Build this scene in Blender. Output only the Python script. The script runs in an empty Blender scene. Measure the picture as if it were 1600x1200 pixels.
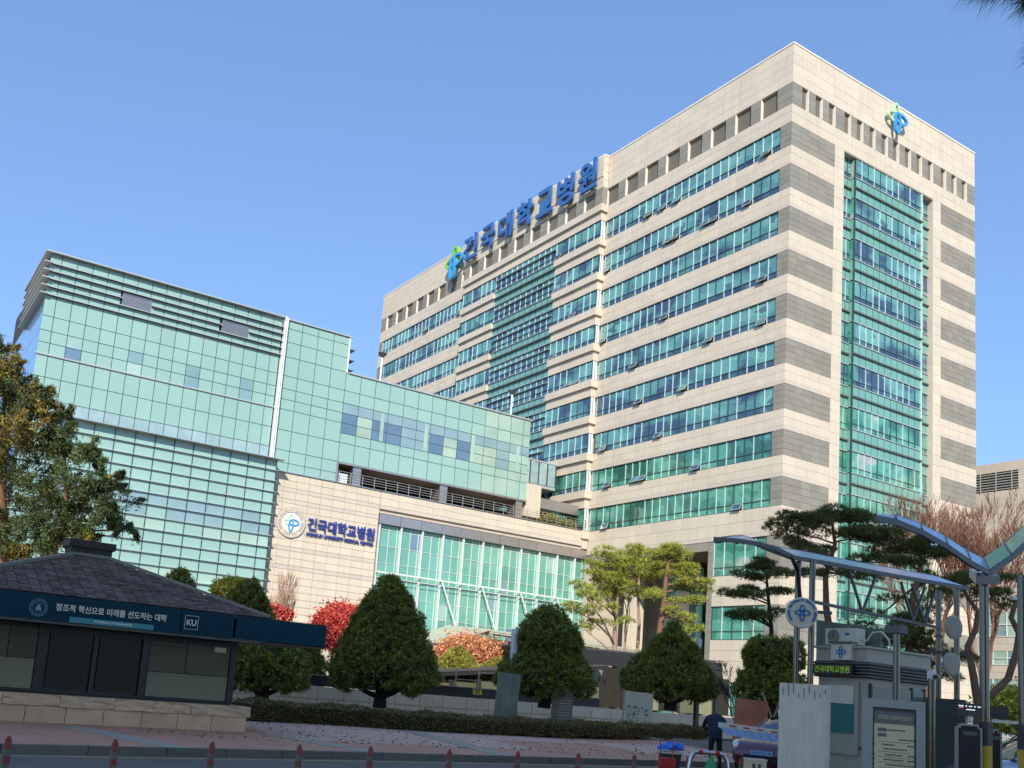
import bpy, bmesh, math, random
import numpy as np
from mathutils import Vector, Matrix, Euler

random.seed(7)
RNG = np.random.default_rng(7)
SC = bpy.context.scene
COL = SC.collection

# ------------------------------------------------------------------ camera
YAW, PITCH, ROLL = 1.025742, 0.157602, 0.081354
EYE = Vector((0.0, 0.0, 1.6))
fw = Vector((-math.sin(YAW)*math.cos(PITCH), math.cos(YAW)*math.cos(PITCH), math.sin(PITCH)))
rt = Vector((math.cos(YAW), math.sin(YAW), 0.0))
up = rt.cross(fw)
rt2 = rt*math.cos(ROLL) + up*math.sin(ROLL)
up2 = up*math.cos(ROLL) - rt*math.sin(ROLL)
cam_data = bpy.data.cameras.new('camera')
cam_data.sensor_fit = 'HORIZONTAL'
cam_data.sensor_width = 36.0
cam_data.lens = 1527.38/1600.0*36.0
cam_data.shift_x = (800.0 - 694.51)/1600.0
cam_data.shift_y = (831.34 - 600.0)/1600.0
cam_data.clip_start = 0.05
cam_data.clip_end = 3000.0
cam = bpy.data.objects.new('camera', cam_data)
M = Matrix((rt2, up2, -fw)).transposed().to_4x4()
M.translation = EYE
cam.matrix_world = M
COL.objects.link(cam)
SC.camera = cam

# ------------------------------------------------------------------ light
SUN_EL, SUN_AZ = math.radians(34.0), math.radians(-35.0)      # azimuth from +X, towards -Y
sun_dir = Vector((math.cos(SUN_AZ)*math.cos(SUN_EL), math.sin(SUN_AZ)*math.cos(SUN_EL), math.sin(SUN_EL)))
world = bpy.data.worlds.new('World')
SC.world = world
world.use_nodes = True
wn = world.node_tree
for n in list(wn.nodes): wn.nodes.remove(n)
sky = wn.nodes.new('ShaderNodeTexSky')
sky.sky_type = 'NISHITA'
sky.sun_disc = False
sky.sun_elevation = SUN_EL
sky.sun_rotation = math.atan2(sun_dir.x, sun_dir.y)
sky.altitude = 50
sky.air_density = 1.0
sky.dust_density = 0.3
sky.ozone_density = 2.2
bg = wn.nodes.new('ShaderNodeBackground')
bg.inputs['Strength'].default_value = 0.15
wo = wn.nodes.new('ShaderNodeOutputWorld')
tint = wn.nodes.new('ShaderNodeVectorMath'); tint.operation = 'MULTIPLY'; tint.inputs[1].default_value = (0.80, 1.07, 1.50)
haze = wn.nodes.new('ShaderNodeGamma'); haze.inputs['Gamma'].default_value = 0.6      # a hazier, flatter sky
wn.links.new(sky.outputs[0], haze.inputs['Color']); wn.links.new(haze.outputs[0], tint.inputs[0]); wn.links.new(tint.outputs[0], bg.inputs['Color'])
wn.links.new(bg.outputs[0], wo.inputs['Surface'])
sl = bpy.data.lights.new('sun', 'SUN')
sl.energy = 3.35
sl.angle = math.radians(0.53)
sl.color = (1.0, 0.93, 0.83)
so = bpy.data.objects.new('sun', sl)
so.rotation_euler = sun_dir.to_track_quat('Z', 'Y').to_euler()
so.location = (40, -40, 90)
COL.objects.link(so)
SC.view_settings.view_transform = 'Standard'
SC.view_settings.look = 'None'
SC.view_settings.exposure = 0.82
SC.view_settings.gamma = 1.0
SC.view_settings.use_curve_mapping = False

# ------------------------------------------------------------------ materials
MATS = {}
def mat(name, col, rough=0.6, metal=0.0, var=0.0, namt=0.08, nscale=1.5, fine=0.0, fscale=40.0, bump=0.0, bscale=60.0,
        spec=0.5, coat=0.0, emis=None, estr=0.0, ramp=None, streak=0.0, sscale=0.6, hue=0.0, trans=0.0, alpha=1.0, obj=False, sheen=0.0, cluster=None):
    """one procedural surface: base colour, random per piece, broad and fine noise, rain streaks, bump"""
    m = bpy.data.materials.new(name); MATS[name] = m
    m.use_nodes = True
    nt = m.node_tree; N = nt.nodes; L = nt.links
    b = N['Principled BSDF']
    b.inputs['Roughness'].default_value = rough
    b.inputs['Metallic'].default_value = metal
    b.inputs['Specular IOR Level'].default_value = spec
    b.inputs['Coat Weight'].default_value = coat
    b.inputs['Coat Roughness'].default_value = 0.05
    b.inputs['Alpha'].default_value = alpha
    b.inputs['Transmission Weight'].default_value = trans
    if obj:
        tc = N.new('ShaderNodeTexCoord'); P = tc.outputs['Object']
    else:
        g = N.new('ShaderNodeNewGeometry'); P = g.outputs['Position']
    g2 = N.new('ShaderNodeNewGeometry'); oi = N.new('ShaderNodeObjectInfo')
    add = N.new('ShaderNodeMath'); add.operation = 'ADD'
    L.new(g2.outputs['Random Per Island'], add.inputs[0]); L.new(oi.outputs['Random'], add.inputs[1])
    fr = N.new('ShaderNodeMath'); fr.operation = 'FRACT'; L.new(add.outputs[0], fr.inputs[0])
    fac = None
    def mul(a, lo, hi):
        nonlocal fac
        mr = N.new('ShaderNodeMapRange'); mr.inputs['To Min'].default_value = lo; mr.inputs['To Max'].default_value = hi
        L.new(a, mr.inputs['Value'])
        if fac is None: fac = mr.outputs[0]
        else:
            mm = N.new('ShaderNodeMath'); mm.operation = 'MULTIPLY'; L.new(fac, mm.inputs[0]); L.new(mr.outputs[0], mm.inputs[1]); fac = mm.outputs[0]
    if var: mul(fr.outputs[0], 1-var, 1+var)
    if namt:
        n = N.new('ShaderNodeTexNoise'); n.inputs['Scale'].default_value = nscale; n.inputs['Detail'].default_value = 5
        L.new(P, n.inputs['Vector']); mul(n.outputs['Fac'], 1-2*namt, 1+2*namt)
    if fine:
        n = N.new('ShaderNodeTexNoise'); n.inputs['Scale'].default_value = fscale; n.inputs['Detail'].default_value = 3
        L.new(P, n.inputs['Vector']); mul(n.outputs['Fac'], 1-2*fine, 1+2*fine)
    if streak:
        mp = N.new('ShaderNodeMapping'); mp.inputs['Scale'].default_value = (sscale*6, sscale*6, sscale*0.35)
        L.new(P, mp.inputs['Vector'])
        n = N.new('ShaderNodeTexNoise'); n.inputs['Scale'].default_value = 1.0; n.inputs['Detail'].default_value = 6; n.inputs['Roughness'].default_value = 0.65
        L.new(mp.outputs[0], n.inputs['Vector']); mul(n.outputs['Fac'], 1-2*streak, 1+1.2*streak)
    if ramp:
        cr = N.new('ShaderNodeValToRGB'); cr.color_ramp.interpolation = 'CONSTANT'
        els = cr.color_ramp.elements
        while len(els) < len(ramp): els.new(0.5)
        for e, (p_, c_) in zip(els, ramp): e.position = p_; e.color = (*c_, 1)
        if cluster:  # tones drift across panes, imitating reflections and blinds in the colour
            mp = N.new('ShaderNodeMapping'); mp.inputs['Scale'].default_value = cluster; L.new(P, mp.inputs['Vector'])
            n = N.new('ShaderNodeTexNoise'); n.inputs['Scale'].default_value = 1.0; n.inputs['Detail'].default_value = 2.5; L.new(mp.outputs[0], n.inputs['Vector'])
            mr = N.new('ShaderNodeMapRange'); mr.inputs['From Min'].default_value = .32; mr.inputs['From Max'].default_value = .68; L.new(n.outputs['Fac'], mr.inputs['Value'])
            m1 = N.new('ShaderNodeMath'); m1.operation = 'MULTIPLY_ADD'; m1.inputs[1].default_value = .30; m1.inputs[2].default_value = -.15; L.new(fr.outputs[0], m1.inputs[0])
            m2 = N.new('ShaderNodeMath'); m2.operation = 'ADD'; m2.use_clamp = True; L.new(mr.outputs[0], m2.inputs[0]); L.new(m1.outputs[0], m2.inputs[1])
            L.new(m2.outputs[0], cr.inputs[0])
        else: L.new(fr.outputs[0], cr.inputs[0])
        cout = cr.outputs[0]
    else:
        rgb = N.new('ShaderNodeRGB'); rgb.outputs[0].default_value = (*col, 1); cout = rgb.outputs[0]
    if hue:
        hs = N.new('ShaderNodeHueSaturation'); mr = N.new('ShaderNodeMapRange')
        mr.inputs['To Min'].default_value = 0.5-hue; mr.inputs['To Max'].default_value = 0.5+hue
        L.new(fr.outputs[0], mr.inputs['Value']); L.new(mr.outputs[0], hs.inputs['Hue']); L.new(cout, hs.inputs['Color']); cout = hs.outputs[0]
    if fac is not None:
        vm = N.new('ShaderNodeVectorMath'); vm.operation = 'SCALE'
        L.new(cout, vm.inputs[0]); L.new(fac, vm.inputs['Scale']); cout = vm.outputs[0]
    L.new(cout, b.inputs['Base Color'])
    if bump:
        n = N.new('ShaderNodeTexNoise'); n.inputs['Scale'].default_value = bscale; n.inputs['Detail'].default_value = 4
        L.new(P, n.inputs['Vector'])
        bu = N.new('ShaderNodeBump'); bu.inputs['Strength'].default_value = bump; bu.inputs['Distance'].default_value = 0.02
        L.new(n.outputs['Fac'], bu.inputs['Height']); L.new(bu.outputs[0], b.inputs['Normal'])
    if emis:
        b.inputs['Emission Color'].default_value = (*emis, 1); b.inputs['Emission Strength'].default_value = estr
    return m

mat('stone', (0.61, 0.528, 0.41), 0.75, var=0.04, namt=0.06, nscale=0.25, fine=0.03, fscale=12, streak=0.10)
mat('stone_dark', (0.54, 0.475, 0.39), 0.75, var=0.04, namt=0.05, nscale=0.3, streak=0.05)
mat('stone_back', (0.50, 0.43, 0.345), 0.9, namt=0.05)
mat('granite', (0.25, 0.235, 0.19), 0.7, var=0.09, namt=0.06, nscale=0.6, fine=0.04, fscale=25, streak=0.05)
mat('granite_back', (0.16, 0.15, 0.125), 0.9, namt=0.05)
mat('louver', (0.15, 0.13, 0.095), 0.6, var=0.05, namt=0.03)
mat('coping_lit_jamb', (0.72, 0.66, 0.56), 0.6, namt=0.03)  # white of the coping; on louver jambs it stands in for direct sun
mat('lobby_white', (0.60, 0.65, 0.61), 0.4, namt=.03)
mat('mullion_white', (0.44, 0.58, 0.55), 0.35, namt=0.02, spec=0.5)
mat('mullion_dark', (0.035, 0.065, 0.06), 0.4, namt=0.02)
mat('fin_dark', (0.11, 0.125, 0.105), 0.5, namt=0.03)
mat('fin_light', (0.46, 0.48, 0.45), 0.35, metal=0.3, namt=0.03)
mat('vision', (0.1, 0.2, 0.25), 0.04, spec=0.9, coat=0.6, namt=0.12, nscale=0.35, ramp=[(0.0, (0.035, 0.07, 0.13)), (0.20, (0.06, 0.16, 0.18)), (0.32, (0.085, 0.24, 0.24)), (0.55, (0.12, 0.32, 0.295)), (0.82, (0.16, 0.38, 0.33)), (0.95, (0.06, 0.15, 0.17))], var=0.06, cluster=(.22, .22, .45))
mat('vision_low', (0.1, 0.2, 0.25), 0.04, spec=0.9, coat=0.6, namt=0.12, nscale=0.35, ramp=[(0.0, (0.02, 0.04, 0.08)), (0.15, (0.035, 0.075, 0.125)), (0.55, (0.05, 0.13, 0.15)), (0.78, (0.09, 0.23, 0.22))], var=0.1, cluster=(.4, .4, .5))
mat('vision_green', (0.1, 0.2, 0.25), 0.04, spec=0.9, coat=0.5, namt=0.12, nscale=0.3, ramp=[(0.0, (0.03, 0.13, 0.10)), (0.2, (0.05, 0.22, 0.16)), (0.45, (0.09, 0.32, 0.235)), (0.8, (0.17, 0.38, 0.30)), (0.95, (0.34, 0.38, 0.33))], var=0.08, cluster=(.35, .35, .5))
mat('spandrel', (0.16, 0.36, 0.295), 0.08, var=0.05, namt=0.05, nscale=0.2, spec=0.7, coat=0.4)
mat('mint', (0.275, 0.445, 0.39), 0.07, var=0.03, namt=0.06, nscale=0.10, spec=0.5, coat=0.15)
mat('mint_pale', (0.33, 0.47, 0.395), 0.08, var=0.09, namt=0.10, nscale=0.35, spec=0.6, coat=0.3)
mat('mint_vision', (0.3, 0.5, 0.5), 0.05, spec=0.8, coat=0.5, namt=0.10, nscale=0.3, ramp=[(0.0, (0.21, 0.34, 0.36)), (0.35, (0.30, 0.45, 0.41)), (0.62, (0.13, 0.21, 0.29)), (0.76, (0.35, 0.48, 0.42))], var=0.07)
mat('vis_dark', (0.11, 0.185, 0.27), 0.05, spec=.8, coat=.5, namt=.12, nscale=.5, var=.08)
mat('vis_mid', (0.225, 0.345, 0.365), 0.05, spec=.8, coat=.5, namt=.10, nscale=.5, var=.05)
mat('vis_green', (0.34, 0.46, 0.36), 0.05, spec=.8, coat=.5, namt=.14, nscale=.7, var=.08)
mat('curtain_glass', (0.30, 0.43, 0.43), 0.10, spec=0.8, coat=0.5, namt=0.12, nscale=1.2, var=0.08, streak=0.10, sscale=3.0)
mat('sky_glass', (0.16, 0.33, 0.56), 0.05, var=0.06, namt=0.05, spec=0.8, coat=0.5)
mat('lobby_glass', (0.14, 0.36, 0.28), 0.06, var=0.10, namt=0.12, nscale=0.35, spec=0.8, coat=0.5)
mat('dark_core', (0.03, 0.035, 0.035), 0.9, namt=0.0)
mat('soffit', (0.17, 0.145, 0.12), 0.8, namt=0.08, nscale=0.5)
mat('metal_beam', (0.46, 0.42, 0.39), 0.28, metal=0.75, var=0.05, namt=0.05)
mat('steel', (0.50, 0.48, 0.43), 0.35, metal=0.6, namt=0.04)
mat('steel_dark', (0.11, 0.10, 0.085), 0.4, metal=0.3, namt=0.04)
mat('white_paint_and_glare', (0.72, 0.73, 0.71), 0.45, namt=0.04, nscale=3)
mat('blue_sign', (0.035, 0.125, 0.34), 0.4, namt=0.03)
mat('logo_green', (0.20, 0.52, 0.08), 0.4, namt=0.02)
mat('logo_pale', (0.48, 0.68, 0.42), 0.4, namt=0.02)
mat('logo_blue', (0.05, 0.30, 0.62), 0.4, namt=0.02)
mat('logo_deep', (0.02, 0.16, 0.50), 0.4, namt=0.02)
mat('navy_letter', (0.03, 0.05, 0.26), 0.4, namt=0.02)

# ------------------------------------------------------------------ building helpers
ROOT_LOC = {}
def props(o, label=None, cat=None, group=None, kind=None):
    if label: o['label'] = label
    if cat: o['category'] = cat
    if group: o['group'] = group
    if kind: o['kind'] = kind
    return o
def thing(name, label, cat, loc=(0, 0, 0), group=None, rz=0.0):
    o = bpy.data.objects.new(name, None); COL.objects.link(o)
    o.empty_display_size = 0.3
    o.location = loc; o.rotation_euler = (0, 0, rz)
    ROOT_LOC[o.name] = Vector(loc)
    return props(o, label, cat, group)
def base_of(parent):
    """world position of a parent's origin (buildings are never turned)"""
    v = Vector((0, 0, 0))
    while parent is not None:
        v += parent.location; parent = parent.parent
    return v
def put(name, me, parent=None, loc=(0, 0, 0), rot=None, scale=None, kind=None, label=None):
    o = bpy.data.objects.new(name, me); COL.objects.link(o)
    if parent is not None: o.parent = parent
    o.location = loc
    if rot is not None: o.rotation_euler = rot
    if scale is not None: o.scale = scale
    if kind: o['kind'] = kind
    if label: o['label'] = label
    return o
_cubes = {}
CV = np.array([(x, y, z) for x in (-.5, .5) for y in (-.5, .5) for z in (-.5, .5)], float)
CF = [(0, 1, 3, 2), (4, 6, 7, 5), (0, 4, 5, 1), (2, 3, 7, 6), (0, 2, 6, 4), (1, 5, 7, 3)]
def cube(mt):
    if mt not in _cubes:
        me = bpy.data.meshes.new('block_' + mt); me.from_pydata([tuple(v) for v in CV], [], CF); me.materials.append(MATS[mt]); _cubes[mt] = me
    return _cubes[mt]
def mesh_from(name, V, F, mt, smooth=False):
    me = bpy.data.meshes.new(name)
    me.from_pydata([tuple(v) for v in V], [], F)
    for m_ in (mt if isinstance(mt, (list, tuple)) else [mt]): me.materials.append(MATS[m_])
    if smooth: me.polygons.foreach_set('use_smooth', [True]*len(me.polygons))
    return me
def fast_mesh(name, V, nper, mt, smooth=False):
    """V: (n*nper, 3) array, consecutive groups of nper vertices are one face"""
    n = len(V)//nper
    me = bpy.data.meshes.new(name)
    me.vertices.add(len(V)); me.vertices.foreach_set('co', np.ascontiguousarray(V, dtype=np.float32).ravel())
    me.loops.add(n*nper); me.loops.foreach_set('vertex_index', np.arange(n*nper, dtype=np.int32))
    me.polygons.add(n); me.polygons.foreach_set('loop_start', np.arange(0, n*nper, nper, dtype=np.int32))
    me.materials.append(MATS[mt]); me.polygons.foreach_set('use_smooth', [bool(smooth)]*n); me.update(calc_edges=True)
    return me
class MB:
    """collects boxes, tubes and faces into one mesh"""
    def __init__(s): s.V = []; s.F = []
    def box(s, c, d, rz=0.0, M=None):
        n = len(s.V)
        R = Matrix.Rotation(rz, 3, 'Z') if M is None else M
        for v in CV: s.V.append(Vector(c) + R @ Vector((v[0]*d[0], v[1]*d[1], v[2]*d[2])))
        s.F += [tuple(i+n for i in f) for f in CF]; return s
    def bx(s, x0, x1, y0, y1, z0, z1): return s.box(((x0+x1)/2, (y0+y1)/2, (z0+z1)/2), (x1-x0, y1-y0, z1-z0))
    def bar(s, a, b, w, h=None, up=(0, 0, 1)):
        a = Vector(a); b = Vector(b); d = b-a; L = d.length
        if L < 1e-6: return s
        x = d/L; y = Vector(up).cross(x)
        if y.length < 1e-4: y = Vector((1, 0, 0)).cross(x)
        y.normalize(); z = x.cross(y)
        return s.box((a+b)/2, (L, w, h or w), M=Matrix((x, y, z)).transposed())
    def tube(s, pts, rad, n=8, cap=True):
        pts = [Vector(p) for p in pts]
        if not isinstance(rad, (list, tuple)): rad = [rad]*len(pts)
        base = len(s.V); ref = None
        for i, p in enumerate(pts):
            d = (pts[min(i+1, len(pts)-1)] - pts[max(i-1, 0)])
            if d.length < 1e-9: d = Vector((0, 0, 1))
            d.normalize()
            if ref is None: ref = Vector((1, 0, 0)) if abs(d.x) < .9 else Vector((0, 1, 0))
            x = ref - d*ref.dot(d)
            if x.length < 1e-4: x = d.orthogonal()
            x.normalize(); ref = x; y = d.cross(x)
            for k in range(n):
                a = 2*math.pi*k/n; s.V.append(p + (x*math.cos(a) + y*math.sin(a))*rad[i])
        for i in range(len(pts)-1):
            for k in range(n):
                a = base+i*n+k; b = base+i*n+(k+1) % n; s.F.append((a, b, b+n, a+n))
        if cap:
            s.F.append(tuple(base+k for k in reversed(range(n)))); s.F.append(tuple(base+(len(pts)-1)*n+k for k in range(n)))
        return s
    def poly(s, pts):
        n = len(s.V); s.V += [Vector(p) for p in pts]; s.F.append(tuple(range(n, n+len(pts)))); return s
    def prism(s, pts, off):
        """extrude a polygon by off"""
        n = len(s.V); k = len(pts); off = Vector(off)
        s.V += [Vector(p) for p in pts] + [Vector(p)+off for p in pts]
        s.F.append(tuple(reversed(range(n, n+k)))); s.F.append(tuple(range(n+k, n+2*k)))
        for i in range(k): s.F.append((n+i, n+(i+1) % k, n+k+(i+1) % k, n+k+i))
        return s
    def lathe(s, prof, c=(0, 0, 0), n=16):
        b = len(s.V); c = Vector(c)
        for r, z in prof:
            for k in range(n):
                a = 2*math.pi*k/n; s.V.append(c+Vector((r*math.cos(a), r*math.sin(a), z)))
        for i in range(len(prof)-1):
            for k in range(n):
                a = b+i*n+k; q = b+i*n+(k+1) % n; s.F.append((a, q, q+n, a+n))
        s.F.append(tuple(b+k for k in reversed(range(n)))); s.F.append(tuple(b+(len(prof)-1)*n+k for k in range(n)))
        return s
    def build(s, name, mt, parent=None, smooth=False, world=False, kind=None, label=None, loc=(0, 0, 0), rot=None):
        V = s.V
        if world and parent is not None:
            o = base_of(parent); V = [v-o for v in V]
        return put(name, mesh_from(name, V, s.F, mt, smooth), parent, loc, rot, kind=kind, label=label)
def smooth_angle(o, deg=35):
    me = o.data
    me.polygons.foreach_set('use_smooth', [True]*len(me.polygons))
    bm = bmesh.new(); bm.from_mesh(me); bmesh.ops.remove_doubles(bm, verts=bm.verts, dist=1e-5)
    bmesh.ops.recalc_face_normals(bm, faces=bm.faces)
    for e in bm.edges:
        if len(e.link_faces) == 2 and e.calc_face_angle(0) > math.radians(deg): e.smooth = False
    bm.to_mesh(me); bm.free()

VIEW_R, VIEW_U, VIEW_F = rt2.copy(), up2.copy(), fw.copy()
FPX = cam_data.lens/36*1600
def seen(c):
    d = Vector(c)-EYE; z = d.dot(VIEW_F)
    if z < 0.3: return 0, 0, 0
    return cam_px(c, z)
def cam_px(c, z):
    d = Vector(c)-EYE
    x = 800 - cam_data.shift_x*1600 + FPX*d.dot(VIEW_R)/z
    y = 600 + cam_data.shift_y*1600 - FPX*d.dot(VIEW_U)/z
    return x, y, z
class Pieces:
    """many alike boxes of one part: the largest in the picture become parts of their own, the rest one part"""
    def __init__(s, parent, name, lim=300): s.p = parent; s.n = name; s.B = []; s.lim = lim
    def add(s, c, d, mt): s.B.append((c, d, mt))
    def span(s, x0, x1, y0, y1, z0, z1, mt): s.add(((x0+x1)/2, (y0+y1)/2, (z0+z1)/2), (x1-x0, y1-y0, z1-z0), mt)
    def flush(s):
        o = base_of(s.p)
        def score(b):
            x, y, z = seen(b[0])
            if z <= 0 or not (-20 < x < 1620 and -20 < y < 1220): return 0
            q = sorted(b[1]); return q[2]*q[1]/(z*z)
        B = sorted(s.B, key=score, reverse=True)
        for c, d, mt in B[:s.lim]:
            put(s.n, cube(mt), s.p, Vector(c)-o, scale=d)
        rest = {}
        for b in B[s.lim:]: rest.setdefault(b[2], []).append(b)
        if rest:
            mts = list(rest); V = []; MI = []
            for i, k in enumerate(mts):
                for c, d, _ in rest[k]:
                    V.append(CV*np.array(d)+np.array(c)-np.array(o)); MI += [i]*6
            nb = len(V); V = np.concatenate(V)
            me = bpy.data.meshes.new(s.n)
            F = (np.array(CF)[None]+8*np.arange(nb)[:, None, None]).reshape(-1)
            me.vertices.add(len(V)); me.vertices.foreach_set('co', V.astype(np.float32).ravel())
            me.loops.add(len(F)); me.loops.foreach_set('vertex_index', F.astype(np.int32))
            me.polygons.add(nb*6); me.polygons.foreach_set('loop_start', np.arange(0, nb*24, 4, dtype=np.int32))
            for k in mts: me.materials.append(MATS[k])
            me.polygons.foreach_set('material_index', np.array(MI, dtype=np.int32)); me.polygons.foreach_set('use_smooth', [False]*(nb*6)); me.update(calc_edges=True)
            put(s.n, me, s.p, kind='stuff')

FIX = {}
def face_span(kind, plane, s0, s1, z0, z1, d0, d1):
    """kind F faces -Y on the plane y=plane, S faces +X on the plane x=plane; d is measured outwards"""
    if kind == 'F': return (s0, s1, plane-d1, plane-d0, z0, z1)
    return (plane+d0, plane+d1, s0, s1, z0, z1)
def tiles(P, kind, plane, s0, s1, z0, z1, w, h, mt, d0=-0.25, d1=0.0, gap=0.019):
    ns = max(1, round((s1-s0)/w)); nz = max(1, round((z1-z0)/h))
    for i in range(ns):
        for j in range(nz):
            a = s0+(s1-s0)*i/ns; b = s0+(s1-s0)*(i+1)/ns; c = z0+(z1-z0)*j/nz; d = z0+(z1-z0)*(j+1)/nz
            P.span(*face_span(kind, plane, a+gap/2, b-gap/2, c+gap/2, d-gap/2, d0, d1+random.uniform(-.006, .006)), mt)

def text_mesh(body, size=1.0, extrude=0.02, bold=0.0, mt='blue_sign', align='CENTER', fit=None, name='lettering'):
    cu = bpy.data.curves.new('lettering', 'FONT'); cu.body = body; cu.size = size; cu.extrude = extrude; cu.offset = bold
    cu.align_x = align; cu.align_y = 'CENTER'; cu.resolution_u = 3
    ob = bpy.data.objects.new('lettering', cu); COL.objects.link(ob)
    dg = bpy.context.evaluated_depsgraph_get()
    me = bpy.data.meshes.new_from_object(ob.evaluated_get(dg))
    bpy.data.objects.remove(ob); bpy.data.curves.remove(cu)
    me.name = name; me.materials.clear(); me.materials.append(MATS[mt])
    if fit and len(me.vertices):
        co = np.empty(len(me.vertices)*3, dtype=np.float32); me.vertices.foreach_get('co', co); co = co.reshape(-1, 3)
        lo = co.min(0); hi = co.max(0)
        if fit[0]: co[:, 0] = (co[:, 0]-(lo[0]+hi[0])/2)*fit[0]/(hi[0]-lo[0])
        if fit[1]: co[:, 1] = (co[:, 1]-(lo[1]+hi[1])/2)*fit[1]/(hi[1]-lo[1])
        me.vertices.foreach_set('co', co.ravel()); me.update()
    return me
ROT_F = (math.pi/2, 0, 0)                    # stands on a wall that faces -Y
ROT_S = (math.pi/2, 0, math.pi/2)            # stands on a wall that faces +X

def ribbon(pts, w, t, z0):
    """flat band along a 2D path, width w, thickness t"""
    m = MB(); k = len(pts); closed = (Vector(pts[0])-Vector(pts[-1])).length < 1e-4
    if closed: pts = pts[:-1]; k -= 1
    L = []; R = []
    for i in range(k):
        a = Vector(pts[(i-1) % k] if closed or i > 0 else pts[0]); b = Vector(pts[(i+1) % k] if closed or i < k-1 else pts[-1])
        d = (b-a).normalized(); n = Vector((-d.y, d.x)); p = Vector(pts[i])
        L.append(p+n*w/2); R.append(p-n*w/2)
    for q in L+R: m.V.append(Vector((q.x, q.y, z0)))
    for q in L+R: m.V.append(Vector((q.x, q.y, z0+t)))
    for i in range(k if closed else k-1):
        j = (i+1) % k
        m.F += [(2*k+i, 2*k+j, 3*k+j, 3*k+i), (i, k+i, k+j, j), (i, j, 2*k+j, 2*k+i), (k+i, 3*k+i, 3*k+j, k+j)]
    if not closed: m.F += [(0, 2*k, 3*k, k), (k-1, 2*k-1, 4*k-1, 3*k-1)]
    return m
def ell(cx, cy, a, b, a0=0, a1=360, n=28):
    return [(cx+a*math.cos(math.radians(a0+(a1-a0)*i/n)), cy+b*math.sin(math.radians(a0+(a1-a0)*i/n))) for i in range(n+1)]
def emblem(parent, loc, rot, s, cols, t=0.06):
    """the hospital's mark: four linked looping bands"""
    w = 0.125
    specs = [(ell(0, .27, .22, .50, -60, 240), cols[0], 0), (ell(-.22, .02, .46, .24, 30, 330), cols[1], 1.2),
             (ell(.26, .02, .50, .25, -150, 150), cols[2], 2.4), (ell(-.02, -.27, .20, .55, -235, 60), cols[3], 3.6)]
    for pts, c, k in specs:
        m = ribbon([(x*s, y*s) for x, y in pts], w*s, t, k*t*0.25)
        m.build('loop', c, parent, loc=loc, rot=rot)

# ------------------------------------------------------------------ the ward tower
FX, FY, TW, TL, TOP = -53.25, 64.52, 28.38, 77.03, 60.84
XL = FX-TL; YB = FY+TW; XM = -77.80; XB = -105.50; BAY = 0.70
tower = thing('hospital_tower', 'tall cream stone ward tower with grey granite bands and long strips of teal windows', 'building', (-80, 78, 0))
T0 = base_of(tower)
core = MB()
core.bx(XL+.3, FX-1.4, FY+.3, YB-.3, 16.3, TOP-.4); core.bx(FX-1.41, FX-.3, FY+.29, 71.7, 0, TOP-.42); core.bx(FX-1.41, FX-.3, 85.7, YB-.31, 0, TOP-.43); core.bx(FX-1.41, FX-.31, 71.69, 85.71, 53.2, TOP-.44)
core.bx(XL+.3, XM-.02, FY+.3, YB-.3, 0, 16.35)
core.bx(-61.0, FX-1.4, FY+.3, YB-.3, 0, 16.35)
core.bx(XM, -60.98, FY+9.0, YB-.3, 0, 16.34)
core.bx(XB+.3, XM-.3, FY-BAY+.3, FY+.31, 18.4, TOP-.42)
core.build('wall_core', 'stone_back', tower, world=True)
cop = MB()
cop.bx(XL-.05, FX+.05, FY-.05, YB+.05, TOP-.06, TOP+.10); cop.bx(XB-.05, XM+.05, FY-BAY-.05, FY-.052, TOP-.06, TOP+.10)
cop.build('coping', 'coping_lit_jamb', tower, world=True)

SP = Pieces(tower, 'stone_panel'); GP = Pieces(tower, 'granite_panel'); WP = Pieces(tower, 'window_pane'); SG = Pieces(tower, 'spandrel_pane')
MU = Pieces(tower, 'mullion'); FN = Pieces(tower, 'sun_fin'); LV = Pieces(tower, 'louver_grille'); JB = Pieces(tower, 'lit_jamb')
HW = []
ROWS = [(51.0-4*k, 53.2-4*k) for k in range(8)] + [(18.72, 21.15)]
def window_strip(kind, plane, s0, s1, z0, z1, n, mt='vision', low='vision_low', tr=0.62, rec=-0.14, hop=0.0):
    w = (s1-s0)/n
    for i in range(n):
        a = s0+w*i+.035; b = s0+w*(i+1)-.035
        WP.span(*face_span(kind, plane, a, b, z0+tr+.03, z1-.04, rec-.08, rec), mt)
        if hop and random.random() < hop:
            HW.append((kind, plane, a, b, z0+.05, z0+tr-.03))
            WP.span(*face_span(kind, plane, a, b, z0+.05, z0+tr-.03, rec-.14, rec-.10), 'dark_core')
        else:
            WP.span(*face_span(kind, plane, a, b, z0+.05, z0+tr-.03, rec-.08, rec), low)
    for i in range(n+1):
        s = s0+w*i; ww = .045 if 0 < i < n else .03
        MU.span(*face_span(kind, plane, s-ww/1.3, s+ww/1.3, z0+.03, z1-.02, rec-.05, rec+.07), 'mullion_white' if random.random() < .75 else 'mullion_dark')
    MU.span(*face_span(kind, plane, s0, s1, z0+tr-.035, z0+tr+.035, rec-.04, rec+.05), 'mullion_dark')
    MU.span(*face_span(kind, plane, s0, s1, z1-.06, z1, rec-.04, rec+.06), 'mullion_dark')
    MU.span(*face_span(kind, plane, s0, s1, z0, z0+.06, rec-.04, rec+.08), 'mullion_dark')
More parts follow.
